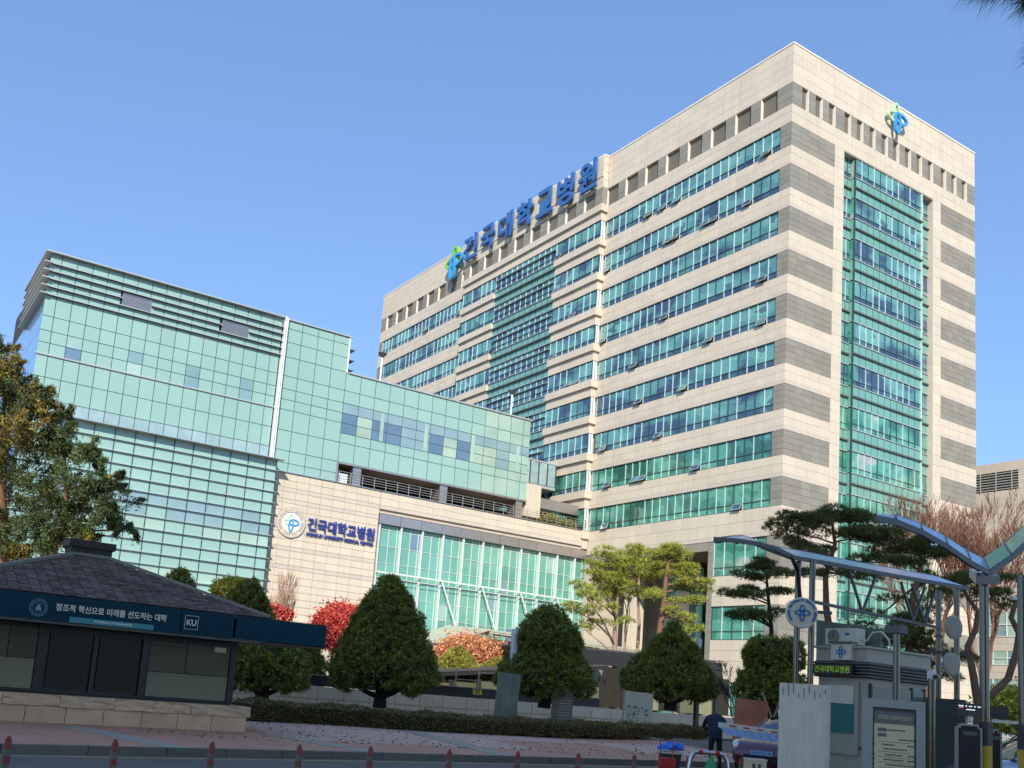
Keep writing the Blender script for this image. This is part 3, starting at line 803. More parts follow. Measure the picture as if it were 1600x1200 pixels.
# stone stub, metal duct and little bridge where the wing meets the tower
jn = MB(); jn.bx(WX-2.4, WX-.25, 56.45, 58.35, 19.2, 22.5); jn.build('stone_stub', 'stone', pod, world=True)
jn = MB(); jn.bx(WX-2.2, WX-.6, 58.4, 63.6, 20.35, 21.4); jn.build('duct', 'metal_beam', pod, world=True)
br = thing('glazed_bridge', 'small glazed footbridge linking the mint wing to the tower', 'footbridge', (-83, 60, 22.4))
b_ = MB(); b_.bx(-85.5, -82.5, 56.5, BY-.3, 23.5, 23.8); b_.bx(-85.5, -82.5, 56.5, BY-.3, 26.3, 26.45); b_.build('deck', 'fin_light', br, world=True)
for i in range(6): MB().bx(-82.56, -82.5, 56.6+i*1.15, 57.65+i*1.15, 23.85, 26.25).build('pane', 'curtain_glass', br, world=True)
b_ = MB()
for i in range(7): b_.bx(-82.5, -82.42, 56.55+i*1.15, 56.62+i*1.15, 23.8, 26.3)
b_.build('frame', 'steel_dark', br, world=True)

# wall sign on the podium
ws = thing('wall_sign', 'navy hospital name in Korean and English on the cream podium wall', 'sign', (WX+.05, 36.5, 14.4))
put('letter_row', text_mesh('건국대학교병원', 1.0, .05, .022, 'navy_letter', fit=(6.55, 1.12)), ws, (.08, 0.0, .27), ROT_S)
put('letter_row', text_mesh('KONKUK UNIVERSITY MEDICAL CENTER', .4, .05, .012, 'navy_letter', fit=(6.55, .30)), ws, (.08, -.02, -.62), ROT_S)
ro = thing('round_emblem', 'round cream medallion with green and blue loops on the podium wall', 'emblem', (WX+.03, 31.70, 14.52))
rg = MB().lathe([(1.30, 0), (1.30, .06), (1.22, .075), (.92, .075), (.88, .04), (.86, .03)], n=48); rg.V = [Vector((v.z, v.x, v.y)) for v in rg.V]
rg.build('disc', 'stone', ro)
e1 = MB().lathe([(1.33, 0), (1.33, .08), (1.29, .08), (1.29, 0)], n=48); e1.V = [Vector((v.z, v.x, v.y)) for v in e1.V]; e1.build('rim', 'steel', ro)
e1 = MB().lathe([(.93, .02), (.93, .10), (.89, .10), (.89, .02)], n=48); e1.V = [Vector((v.z, v.x, v.y)) for v in e1.V]; e1.build('rim', 'steel', ro)
e1 = MB().lathe([(.885, .04), (.885, .05)], n=48); e1.V = [Vector((v.z, v.x, v.y)) for v in e1.V]; e1.build('field', 'white_paint_and_glare', ro)
emblem(ro, (.06, 0, .0), ROT_S, .92, ('logo_pale', 'logo_pale', 'logo_blue', 'logo_blue'), .04)
def ring_text(parent, txt, r, size, mt, loc, rot, a0=225, a1=-45, off=0.0):
    V = []; F = []
    n = len(txt)
    for i, ch in enumerate(txt):
        if ch == ' ': continue
        me = text_mesh(ch, size, .004, .004, mt)
        a = math.radians(a0+(a1-a0)*i/(n-1)); R = Matrix.Rotation(a-math.pi/2, 3, 'Z')
        b = len(V)
        V += [R @ Vector((v.co.x, v.co.y, v.co.z+off)) + Vector((r*math.cos(a), r*math.sin(a), 0)) for v in me.vertices]
        F += [tuple(b+k for k in p.vertices) for p in me.polygons]
        bpy.data.meshes.remove(me)
    return put('ring_lettering', mesh_from('ring_lettering', V, F, mt), parent, loc, rot)
ring_text(ro, 'KONKUK UNIVERSITY MEDICAL CENTER', 1.07, .22, 'steel', (.09, 0, 0), ROT_S, 215, -35)
ring_text(ro, 'SINCE 1931', -1.07, .20, 'steel', (.09, 0, 0), ROT_S, 60, 120)

# roof lamps on the wing
for i, (loc, h, lab) in enumerate((((-80.5, 40.3, 28.7), 3.6, 'slim floodlight mast on the wing roof in front of the blue sky'), ((-79.0, 54.6, 28.7), 2.9, 'slim floodlight mast on the wing roof against the tower windows'))):
    t = thing('roof_lamp', lab, 'lamp post', loc, 'floodlight masts on the wing roof')
    MB().tube([(0, 0, 0), (0, 0, h)], .09, 10).build('pole', 'white_paint_and_glare', t)
    MB().lathe([(.12, h-.1), (.42, h+.25), (.45, h+.3), (.1, h+.32)], n=14).build('lamp_head', 'steel_dark', t)

# ------------------------------------------------------------------ the annex behind, on the right
ax = thing('annex_building', 'beige tiled annex with roof louvres seen at the right of the tower', 'building', (-45, 110, 0))
AY = 105.0
c_ = MB(); c_.bx(-75, -30, AY+.2, 135, 0, 30.6); c_.build('wall_core', 'stone_back', ax, world=True)
AP = Pieces(ax, 'wall_panel'); AW = Pieces(ax, 'window_pane'); AM = Pieces(ax, 'window_bar')
z = 30.75
rowsA = [(14.3, 11.7), (10.2, 8.7), (7.2, 5.7), (4.3, 1.2)]
zt = [30.75, 29.95, 29.15, 28.9]
tiles(AP, 'F', AY, -75, -30, 29.7, 30.75, 1.5, 1.05, 'stone_dark')
tiles(AP, 'F', AY, -55.6, -30, 27.6, 29.7, 1.5, .7, 'stone_dark')
tiles(AP, 'F', AY, -75, -30, 14.4, 27.6, 1.5, .88, 'stone_dark')
lo = MB().bx(-75, -55.6, AY+.15, AY+.19, 27.6, 29.7); lo.build('louver_recess', 'dark_core', ax, world=True)
for j in range(7): AM.span(-75, -55.6, AY-.1, AY+.1, 27.7+j*.29, 27.79+j*.29, 'fin_light')
for i in range(12): AM.span(-75+i*1.7, -74.9+i*1.7, AY-.14, AY-.1, 27.6, 29.7, 'fin_light')
prev = 14.4
for z1, z0 in rowsA:
    if prev > z1: tiles(AP, 'F', AY, -75, -30, z1, prev, 1.5, .8, 'stone_dark')
    for i in range(30):
        a = -75+1.5*i
        for q in range(2):
            AW.span(a+.05, a+1.45, AY+.02, AY+.1, z0+(z1-z0)*q/2+.04, z0+(z1-z0)*(q+1)/2-.04, 'mint_pale' if random.random() < .5 else 'mint_vision')
        AM.span(a-.05, a+.05, AY-.05, AY+.05, z0, z1, 'lobby_white')
    AM.span(-75, -30, AY-.06, AY+.04, (z0+z1)/2-.05, (z0+z1)/2+.05, 'lobby_white'); AM.span(-75, -30, AY-.06, AY+.04, z0, z0+.08, 'lobby_white')
    prev = z0
tiles(AP, 'F', AY, -75, -30, 0, prev, 1.5, .6, 'stone_dark')
for P_ in (AP, AW, AM): P_.flush()

mat('pale_bounce', (0.880, 0.760, 0.518), 0.8, namt=.08)  # pale so the unseen block throws light back into the shade
# ------------------------------------------------------------------ unseen block added behind the camera to shade the street
ob = thing('added_shade_block', 'pale unseen block added across the road to shade the street', 'building', (37, -15, 0))
m = MB(); m.bx(30, 45, -41, 4, 0, 59); m.bx(30.5, 44.5, -41, -34.5, 59, 69)  # taller end added to keep most of the juniper in shade
m.build('wall', 'pale_bounce', ob, world=True)
m = MB()
for k in range(14):
    for i in range(10): m.bx(29.9, 29.99, -39+i*4.3, -37.2+i*4.3, 3+k*4, 5.2+k*4)
m.build('window', 'vision', ob, world=True, kind='stuff')

# ------------------------------------------------------------------ ground
mat('asphalt', (0.157, 0.132, 0.096), 0.85, namt=0.12, nscale=.7, fine=.12, fscale=60, bump=.3, bscale=90)
def sheet(name, pts, z, mt, kind='structure'):
    m = MB().poly([(x, y, z) for x, y in pts]); return m.build(name, mt, kind=kind)
sheet('ground', [(-900, -600), (400, -600), (400, 900), (-900, 900)], -0.012, 'asphalt')
# ------------------------------------------------------------------ street materials, many warmed to offset blue light in the shade
def brick_mat(name, c1, c2, mortar, scale, bw, bh, rough=.85, ms=.012):
    m = mat(name, c1, rough, namt=.10, nscale=.8, fine=.08, fscale=30)
    nt = m.node_tree; N = nt.nodes; L = nt.links
    b = N['Principled BSDF']; src = b.inputs['Base Color'].links[0].from_node
    br = N.new('ShaderNodeTexBrick'); br.inputs['Scale'].default_value = scale
    br.inputs['Color1'].default_value = (*c1, 1); br.inputs['Color2'].default_value = (*c2, 1); br.inputs['Mortar'].default_value = (*mortar, 1)
    br.inputs['Mortar Size'].default_value = ms; br.inputs['Brick Width'].default_value = bw; br.inputs['Row Height'].default_value = bh
    g = N.new('ShaderNodeNewGeometry'); mp = N.new('ShaderNodeMapping'); mp.inputs['Rotation'].default_value = (0, 0, math.radians(45))
    L.new(g.outputs['Position'], mp.inputs['Vector']); L.new(mp.outputs[0], br.inputs['Vector'])
    L.new(br.outputs['Color'], src.inputs[0])
    bu = N.new('ShaderNodeBump'); bu.inputs['Strength'].default_value = .4; bu.inputs['Distance'].default_value = .01; bu.invert = True
    L.new(br.outputs['Fac'], bu.inputs['Height']); L.new(bu.outputs[0], b.inputs['Normal'])
    return m
brick_mat('paver_red', (0.76, 0.33, 0.19), (0.64, 0.28, 0.165), (0.36, 0.22, 0.14), 1.0, .22, .11)
brick_mat('paver_pink', (0.80, 0.47, 0.32), (0.70, 0.41, 0.28), (0.46, 0.30, 0.21), 1.0, .22, .11)
mat('slab_grey', (0.418, 0.355, 0.259), 0.8, var=.05, namt=.08, nscale=1.2, fine=.06)
mat('kerb', (0.162, 0.140, 0.100), 0.8, var=.08, namt=.08, nscale=3, fine=.1, fscale=80)
mat('road_paint_yellow', (0.55, 0.42, 0.12), 0.7, namt=.15, nscale=6)
mat('road_paint_white', (0.68, 0.68, 0.66), 0.7, namt=.15, nscale=6)
mat('soil', (0.116, 0.080, 0.037), 0.95, namt=.15, nscale=2, fine=.2, fscale=30)
mat('grass', (0.085, 0.11, 0.03), 0.9, var=.25, namt=.15, hue=.03)
mat('wall_granite', (0.742, 0.570, 0.370), 0.75, var=.07, namt=.10, nscale=1.2, fine=.07, fscale=50, streak=.12, sscale=1.6)
mat('ledge_granite', (0.696, 0.460, 0.266), 0.8, var=.07, namt=.12, nscale=2.5, fine=.10, fscale=45, bump=.5, bscale=25)
mat('ledge_rough', (0.673, 0.450, 0.266), 0.85, var=.05, namt=.15, nscale=4, fine=.15, fscale=30, bump=1.0, bscale=9)
mat('black_steel', (0.026, 0.022, 0.019), 0.35, namt=.05, spec=.5)
mat('rail_grey', (0.325, 0.290, 0.222), 0.4, metal=.5, namt=.04)
mat('yellow_plate', (0.75, 0.50, 0.03), 0.5, namt=.04)
mat('banner_blue', (0.008, 0.044, 0.060), 0.7, spec=.12, namt=.07, nscale=1.0, sheen=.2)
mat('banner_teal', (0.05, 0.26, 0.25), 0.55, namt=.04)
mat('banner_white', (0.812, 0.740, 0.555), 0.6, namt=.02)
mat('banner_seal', (0.22, 0.36, 0.42), 0.6, namt=.02)
mat('slate', (0.157, 0.100, 0.075), 0.8, spec=.25, var=.42, namt=.14, nscale=1.5, fine=.10, fscale=30, bump=.2)
mat('slate_edge', (0.232, 0.200, 0.141), 0.6, namt=.08)
mat('chimney', (0.052, 0.042, 0.031), 0.8, namt=.12, nscale=4, streak=.2, sscale=3)
mat('kiosk_glass', (0.116, 0.115, 0.063), 0.3, var=.25, namt=.16, nscale=.9, spec=.25)
mat('kiosk_frost', (0.232, 0.225, 0.122), 0.45, var=.05, namt=.08, nscale=1.4)
mat('kiosk_black', (0.016, 0.014, 0.010), 0.35, namt=.05)
mat('kiosk_dark_glass', (0.035, 0.029, 0.016), 0.25, namt=.1, spec=.2)

# ------------------------------------------------------------------ road, kerb, plaza
cy_ = [(-17.0, -8.0), (-17.28, 2.51), (-17.75, 5.33), (-18.38, 8.92), (-19.06, 13.91), (-19.80, 20.25), (-20.3, 26.0)]
sheet('road', [(60, -60), (60, 60), (-20.3, 60), (-20.3, 26)] + [(x, y) for x, y in reversed(cy_)] + [(-17.0, -60)], -0.004, 'asphalt')
pl = MB()
top = [(x-.16, y) for x, y in cy_]
def plaza_z(x, y):
    a = min(max((y-11)/18, 0), 1); b = min(max((-20.5-x)/9, 0), 1)
    return .13+.34*a*a*(3-2*a)*b
def ekx(y):
    for (xa, ya), (xb, yb) in zip(cy_[:-1], cy_[1:]):
        if ya <= y <= yb: return xa+(xb-xa)*(y-ya)/(yb-ya)
    return -17.0 if y < 0 else -20.3
def plaza_sheet(name, y0, y1, xs0, xs1, dz, mt, ny=40, nx=14):
    m = MB()
    for i in range(ny+1):
        y = y0+(y1-y0)*i/ny; a = xs0(y); b = xs1(y)
        for j in range(nx+1):
            x = a+(b-a)*j/nx; m.V.append(Vector((x, y, plaza_z(x, y)+dz)))
    for i in range(ny):
        for j in range(nx):
            k = i*(nx+1)+j; m.F.append((k, k+nx+1, k+nx+2, k+1))
    return m.build(name, mt, kind='structure')
plaza_sheet('plaza', -60, 26, lambda y: ekx(y)-.16, lambda y: -46, 0, 'paver_red', 80, 20)
# paler fields and grey slab bands laid on the plaza
def strip_on(name, pts, z, mt): return sheet(name, pts, z, mt)
plaza_sheet('paving_field', 9.6, 25.5, lambda y: -21.3-.02*y, lambda y: -45.8, .004, 'paver_pink')
plaza_sheet('paving_field', 17.0, 21.0, lambda y: -20.6, lambda y: -24.6, .008, 'paver_red')
plaza_sheet('paving_field', 21.5, 25.0, lambda y: -25, lambda y: -31, .008, 'paver_red')
k_ = thing('slab_band', 'grey slab strip crossing the red brick plaza beside the kiosk', 'paving', (-20, 8, .134))
def slabs(parent, a, b, w, n):
    a = Vector(a); b = Vector(b); d = (b-a)/n; ang = math.atan2(d.y, d.x)
    for i in range(n):
        c = a+d*(i+.5)
        put('paving_slab', cube('slab_grey'), parent, (c.x-parent.location.x, c.y-parent.location.y, .006+plaza_z(c.x, c.y)-.13), (0, 0, ang), (d.length-.02, w, .02))
slabs(k_, (-18.7, 10.0, 0), (-23.2, 9.4, 0), .55, 8)
slabs(k_, (-19.2, 13.9, 0), (-29.0, 16.2, 0), .6, 14)
slabs(k_, (-17.9, 5.6, 0), (-22.3, 4.6, 0), .5, 7)
kb = thing('kerb', 'dark grey kerb stones between the asphalt road and the brick pavement', 'kerb', (-18.5, 8, 0))
pts = [Vector((x, y, 0)) for x, y in cy_]
seg = []
for a, b in zip(pts[:-1], pts[1:]):
    n = max(1, round((b-a).length/1.25))
    for i in range(n):
        p = a+(b-a)*i/n; q = a+(b-a)*(i+1)/n
        d = q-p; c = (p+q)/2; ang = math.atan2(d.y, d.x)
        put('kerb_stone', cube('kerb'), kb, (c.x+18.5-.09, c.y-8, .068), (0, 0, ang), (d.length-.018, .18, .15))
kb['category'] = 'kerb'
for off, w_, mt, nm in ((.32, .10, 'road_paint_yellow', 'lane_marking'),):
    L_ = [(x+off, y) for x, y in cy_]; R2 = [(x+off+w_, y) for x, y in cy_]
    sheet(nm, L_+R2[::-1], .0, mt)

# ------------------------------------------------------------------ foliage tools
def crown_dirs(n, rng=RNG):
    v = rng.normal(size=(n, 3)); return v/np.linalg.norm(v, axis=1)[:, None]
def leaf_quads(P, Nn, L, W, jitter=.6, rng=RNG, tri=True):
    """one pointed leaf at each point, growing roughly along Nn"""
    n = len(P)
    d = Nn + rng.normal(size=(n, 3))*jitter; d /= np.linalg.norm(d, axis=1)[:, None]
    s = np.cross(d, rng.normal(size=(n, 3))); s /= np.linalg.norm(s, axis=1)[:, None]+1e-9
    Ls = (L*rng.uniform(.6, 1.3, n))[:, None]; Ws = (W*rng.uniform(.7, 1.2, n))[:, None]
    a = P - s*Ws*.5; b = P + s*Ws*.5; c = P + d*Ls
    if tri: V = np.stack([a, b, c], 1).reshape(-1, 3); return V, 3
    m1 = P + d*Ls*.5 + s*Ws*.5; m2 = P + d*Ls*.5 - s*Ws*.5
    V = np.stack([P, m1, c, m2], 1).reshape(-1, 3); return V, 4
mat('leaf_litter', (0.30, 0.15, 0.06), .8, var=.4, hue=.03)
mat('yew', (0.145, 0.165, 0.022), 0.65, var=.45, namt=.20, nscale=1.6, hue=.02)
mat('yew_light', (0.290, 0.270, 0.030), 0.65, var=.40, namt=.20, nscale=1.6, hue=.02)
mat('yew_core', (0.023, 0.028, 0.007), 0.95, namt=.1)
mat('bark_dark', (0.045, 0.034, 0.026), 0.9, namt=.2, nscale=6, bump=.5)
mat('bark_pine', (0.20, 0.105, 0.06), 0.9, namt=.22, nscale=4, fine=.2, fscale=20, bump=.8, bscale=18)
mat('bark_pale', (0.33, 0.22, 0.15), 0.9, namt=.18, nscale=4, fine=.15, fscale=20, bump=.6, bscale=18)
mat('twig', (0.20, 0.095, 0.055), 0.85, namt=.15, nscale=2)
mat('needle_lit', (0.30, 0.32, 0.04), 0.6, var=.40, namt=.18, nscale=.8, hue=.02)  # lighter copy of the needle colour, with the sun put in
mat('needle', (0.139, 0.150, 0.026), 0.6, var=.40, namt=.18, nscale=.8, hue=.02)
mat('juniper', (0.065, 0.095, 0.024), 0.65, var=.45, namt=.25, nscale=.7, hue=.025)
mat('juniper_sunlit', (0.20, 0.15, 0.025), 0.65, var=.45, namt=.25, nscale=.7, hue=.03)  # sun on the left and top shoots put into their colour
mat('maple_red', (0.55, 0.07, 0.05), 0.6, var=.35, namt=.15, hue=.02)
mat('azalea_orange', (0.58, 0.24, 0.11), 0.6, var=.35, namt=.15, hue=.02)
mat('leaf_yellow', (0.52, 0.45, 0.05), 0.6, var=.30, namt=.15, hue=.03)
mat('golden_shrub', (0.22, 0.20, 0.035), 0.6, var=.35, namt=.15, hue=.03)
mat('hedge_leaf', (0.174, 0.120, 0.031), 0.7, var=.45, namt=.2, nscale=2, hue=.04)

def lobed_radius(D, lobes, rng):
    r = np.ones(len(D))
    for c, amp, k in lobes: r += amp*np.exp(-k*(1-D@c))
    return r
def shaped_crown(prof, n, seed, lump=.10, squash=1.0):
    """surface points of a clipped crown: prof(t) gives radius for height share t; uneven and lumpy"""
    rng = np.random.default_rng(seed)
    t = rng.uniform(0, 1, n*2); w = np.array([prof(x) for x in t]); keep = rng.uniform(0, w.max()*1.0, n*2) < w+.12*w.max(); t = t[keep][:n]
    a = rng.uniform(0, 2*np.pi, len(t))
    r = np.array([prof(x) for x in t])
    ph = rng.uniform(0, 6.28, 8)
    lm = 1+lump*(np.sin(3*a+ph[0]+4*t)+.7*np.sin(5*a+ph[1]-9*t)+.6*np.sin(8*a+ph[2]+14*t)+.5*np.sin(13*a+ph[3]-22*t))/2.0
    return t, a, r*lm, lm
def conifer(name, label, base, top_z, rad, prof, seed, mt='yew', n=26000, trunk=.22, trunk_h=.9, leaf=(.16, .05), cat='tree', group=None, lean=0.0, skirt=True, arms=0, mt2='yew_light'):
    t_ = thing(name, label, cat, base, group)
    H = top_z-base[2]
    z0 = trunk_h
    rng = np.random.default_rng(seed)
    def layer(N, shrink, seed_):
        t, a, r, lm = shaped_crown(prof, N, seed_)
        r = r*rad*shrink
        z = z0+(H-z0)*t
        z = z + (1-t)*.18*rad*(lm-1)*4 + (rng.normal(size=len(t))*.02)
        if lean: pass
        P = np.stack([r*np.cos(a)+lean*t*H, r*np.sin(a), z], 1)
        slope = np.array([(prof(min(x+.02, 1))-prof(max(x-.02, 0)))/.04 for x in t])*rad/(H-z0)
        Nn = np.stack([np.cos(a), np.sin(a), -slope+.55], 1); Nn /= np.linalg.norm(Nn, axis=1)[:, None]
        return P, Nn, t
    # dark inner mass
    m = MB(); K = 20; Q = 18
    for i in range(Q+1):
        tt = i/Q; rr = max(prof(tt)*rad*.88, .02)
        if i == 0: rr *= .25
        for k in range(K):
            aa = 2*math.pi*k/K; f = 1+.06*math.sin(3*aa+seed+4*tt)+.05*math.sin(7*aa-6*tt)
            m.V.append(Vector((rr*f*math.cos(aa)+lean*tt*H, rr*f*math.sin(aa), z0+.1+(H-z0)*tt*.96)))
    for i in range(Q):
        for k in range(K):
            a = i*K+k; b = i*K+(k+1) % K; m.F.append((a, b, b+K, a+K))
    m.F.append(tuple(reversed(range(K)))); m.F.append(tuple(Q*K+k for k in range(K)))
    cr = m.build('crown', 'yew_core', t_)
    P, Nn, t = layer(n, 1.0, seed+1)
    P += Nn*rng.uniform(-.10, .04, len(P))[:, None]*rad*.6
    # gather the leaves in tufts
    K = max(150, n//17); sel = rng.permutation(len(P))[:K]; C = P[sel]+Nn[sel]*rng.uniform(-.05, .05, K)[:, None]*rad*.6; CN = Nn[sel]
    idx = rng.integers(0, K, n); off = rng.normal(size=(n, 3)); off /= np.linalg.norm(off, axis=1)[:, None]
    off += CN[idx]*.75; off /= np.linalg.norm(off, axis=1)[:, None]
    cr_ = rad*math.sqrt(6.0/K)*rng.uniform(.75, 1.15, K)
    P2 = C[idx]+off*cr_[idx][:, None]*rng.uniform(.55, 1.0, n)[:, None]
    V, k = leaf_quads(P2, off+CN[idx]*.4, leaf[0], leaf[1], .35, rng)
    put('foliage', fast_mesh('foliage', V, k, mt), cr, kind='stuff')
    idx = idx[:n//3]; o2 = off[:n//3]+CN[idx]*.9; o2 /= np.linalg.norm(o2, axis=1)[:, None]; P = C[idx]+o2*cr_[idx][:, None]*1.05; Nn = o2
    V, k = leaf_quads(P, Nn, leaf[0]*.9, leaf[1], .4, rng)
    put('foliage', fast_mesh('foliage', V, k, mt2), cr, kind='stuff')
    tr_ = MB().tube([(0, 0, -.1), (.02, 0, z0*.6), (0, .03, z0+.5)], [trunk*1.25, trunk, trunk*.8], 10)
    for q in range(arms):
        aa = seed*1.3+q*2.3; tr_.tube([(0, 0, z0*.45), (.55*math.cos(aa)*rad*.5, .55*math.sin(aa)*rad*.5, z0*.75), (rad*.6*math.cos(aa), rad*.6*math.sin(aa), z0+.25)], [trunk*.5, trunk*.38, trunk*.25], 7)
    tr_.build('trunk', 'bark_dark', t_)
    return t_
def cone_prof(b=.95, top=.06, bulge=.35, p=1.0):
    def f(t):
        s = min(t/.16, 1.0); s = s*(2-s)
        u = max(0.0, (t-.10)/.90)
        return max(top*.5, (b*(1-u**(1.0+bulge))**p)*(.55+.45*s))
    return f
def two_tier(t):
    s = min(t/.12, 1.0); s = s*(2-s)
    if t < .5: v = 1.0-.42*(t/.5)**1.3
    else:
        u = (t-.5)/.5; v = .56*math.sqrt(max(0, 1-u**2.2))+.02
        v += .05*math.sin(u*6)
    return v*(.55+.45*s)
def first_cone(t):
    s = min(t/.13, 1.0); s = s*(2-s)
    if t < .52: v = 1.0-.40*(t/.52)**1.25
    else: v = .575*(1-((t-.52)/.48)**1.25)**.85+.02
    return v*(.6+.4*s)

# ------------------------------------------------------------------ kiosk at the left
KX = -23.4
kiosk = thing('kiosk', 'low kiosk with slate hipped roof and granite base behind a navy banner', 'kiosk', (-25, 4.5, 0))
kb0 = base_of(kiosk)
c_ = MB(); c_.bx(-29.5, KX-.42, .8, 8.62, .13, 2.9); c_.build('wall', 'kiosk_black', kiosk, world=True)
# black framed glazing, fixed panes and frosted lower panes
gp = MB(); gp.bx(KX-.42, KX-.36, 6.47, 8.46, .92, 2.30)
def pane(y0, y1, z0, z1, mt, nm='pane'):
    put(nm, cube(mt), kiosk, Vector((KX-.385, (y0+y1)/2, (z0+z1)/2))-kb0, scale=(.05, y1-y0, z1-z0))
pane(6.46, 8.44, .84, 1.42, 'kiosk_frost'); pane(6.46, 7.35, 1.44, 2.05, 'kiosk_glass'); pane(7.37, 8.44, 1.44, 2.24, 'kiosk_glass'); pane(6.46, 7.35, 2.07, 2.24, 'kiosk_glass')
pane(1.2, 3.9, .84, 1.50, 'kiosk_frost'); pane(1.2, 3.3, 1.52, 2.2, 'kiosk_glass'); pane(3.32, 3.9, 1.52, 2.2, 'kiosk_glass')
pane(4.18, 5.10, .90, 2.12, 'kiosk_dark_glass', 'door'); pane(5.28, 6.22, .90, 2.12, 'kiosk_dark_glass', 'door')
f_ = MB()
for a, b in ((3.92, 4.12), (5.14, 5.24), (6.27, 6.44), (8.46, 8.62)): f_.bx(KX-.42, KX-.33, a, b, .80, 2.32)
f_.bx(KX-.42, KX-.335, 3.9, 8.6, 2.14, 2.34); f_.bx(KX-.42, KX-.335, .9, 8.6, .78, .83)
f_.build('door_frame', 'kiosk_black', kiosk, world=True)
l_ = MB(); l_.bx(KX-.36, KX-.26, 8.02, 8.30, 2.02, 2.14); l_.build('wall_light', 'banner_white', kiosk, world=True)
# base of squared granite blocks with a rough ledge
s = 3.85-.86*4
i = 0
bd = [-2.2, -1.3, -.45, .40, 1.25, 2.1, 2.95, 3.80, 4.66, 5.49, 6.36, 7.21, 8.04, 8.92]
for a, b in zip(bd[:-1], bd[1:]):
    o_ = put('base_stone', cube('ledge_granite'), kiosk, Vector((KX-.2, (a+b)/2, .31))-kb0, scale=(.4, b-a-.015, .36))
c_ = MB(); c_.bx(-29.8, KX-.40, -2.2, 8.92, .13, .49); c_.build('plinth', 'ledge_granite', kiosk, world=True)
ld = [-2.2, .2, 1.9, 3.3, 4.5, 5.7, 6.6, 7.5, 9.0]
for a, b in zip(ld[:-1], ld[1:]):
    bm = bmesh.new(); bmesh.ops.create_cube(bm, size=1.0); bmesh.ops.subdivide_edges(bm, edges=bm.edges, cuts=3, use_grid_fill=True)
    for v in bm.verts:
        v.co = Vector((v.co.x*.56, v.co.y*(b-a-.012), v.co.z*.25))
        if v.co.x > .2: v.co.x += random.uniform(-.03, .02); v.co.z += random.uniform(-.012, .012)
    me = bpy.data.meshes.new('ledge_stone'); bm.to_mesh(me); bm.free(); me.materials.append(MATS['ledge_rough'])
    put('ledge_stone', me, kiosk, Vector((KX-.24, (a+b)/2, .62))-kb0)
c_ = MB(); c_.bx(-29.8, KX-.5, -2.2, 8.95, .5, .74); c_.build('ledge_top', 'ledge_granite', kiosk, world=True)
# eaves and slate roof
AP0, AP1, AZ, EX, EZ = 4.75, 5.65, 4.12, KX+.78, 2.92
EY0, EY1 = 1.35, 8.95
AXx = -26.0
hip = MB()
eave = [(EX, EY0, EZ), (EX, EY1, EZ), (2*AXx-EX, EY1, EZ), (2*AXx-EX, EY0, EZ)]
ap = [(AXx+.4, AP0, AZ), (AXx+.4, AP1, AZ), (AXx-.4, AP1, AZ), (AXx-.4, AP0, AZ)]
hip.poly([eave[0], eave[1], ap[1], ap[0]]); hip.poly([eave[1], eave[2], ap[2], ap[1]]); hip.poly([eave[2], eave[3], ap[3], ap[2]]); hip.poly([eave[3], eave[0], ap[0], ap[3]]); hip.poly(list(reversed(eave)))
hip.poly(ap)
rf = hip.build('roof', 'slate_edge', kiosk, world=True)
ro0 = kb0
sm = MB(); cnt = []
rows = 30
for r in range(rows):
    u = (r+.5)/rows
    ya = EY0+(AP0-EY0)*u; yb = EY1+(AP1-EY1)*u
    x = EX+(AXx+.4-EX)*u; z = EZ+(AZ-EZ)*u
    n = max(2, int((yb-ya)/.23)); off = .115*(r % 2)
    for i in range(n+1):
        y = ya+off+i*.23
        if y+.11 > yb: break
        w = .215; sl_a = math.atan2(AZ-EZ, EX-AXx-.4)
        cnt.append((Vector((x, y+.1, z+.022+random.uniform(-.004, .006))), sl_a))
base_me = mesh_from('slate', [Vector((v[0]*.16, v[1]*.215, v[2]*.018)) for v in CV], CF, 'slate')
cnt.sort(key=lambda q: q[0].x, reverse=True)
for p, sa in cnt[:300]:
    o_ = put('slate', base_me, rf, p-ro0, (0, sa-.09+random.uniform(-.015, .015), 0))
    o_.location = p-ro0
for p, sa in cnt[300:]:
    sm.box(p, (.16, .215, .018), M=Matrix.Rotation(sa-.09, 3, 'Y'))
sm.build('slate', 'slate', rf, kind='stuff', world=False).location = -ro0
for a, b in ((eave[1], ap[1]), (eave[0], ap[0]), (ap[0], ap[1])):
    MB().bar(Vector(a)+Vector((0, 0, .05)), Vector(b)+Vector((0, 0, .05)), .14, .07).build('ridge_cap', 'slate_edge', rf, loc=-ro0)
ch = MB(); ch.bx(AXx-.5, AXx+.34, AP0-.05, AP1+.05, AZ-.05, AZ+.24); ch.build('chimney', 'chimney', kiosk, world=True)
ch = MB(); ch.bx(AXx-.55, AXx+.40, AP0-.12, AP1+.12, AZ+.245, AZ+.42); ch.build('chimney_cap', 'chimney', kiosk, world=True)
so_ = MB(); so_.bx(-29.4, EX+.02, EY0, 9.0, 2.36, 2.44); so_.bx(-29.3, EX-.06, EY0+.1, 8.9, 2.44, 2.9); so_.build('eaves', 'kiosk_black', kiosk, world=True)
so_ = MB(); so_.bx(EX-.1, EX+.06, 1.0, 8.75, 2.29, 2.37); so_.build('gutter', 'steel_dark', kiosk, world=True)

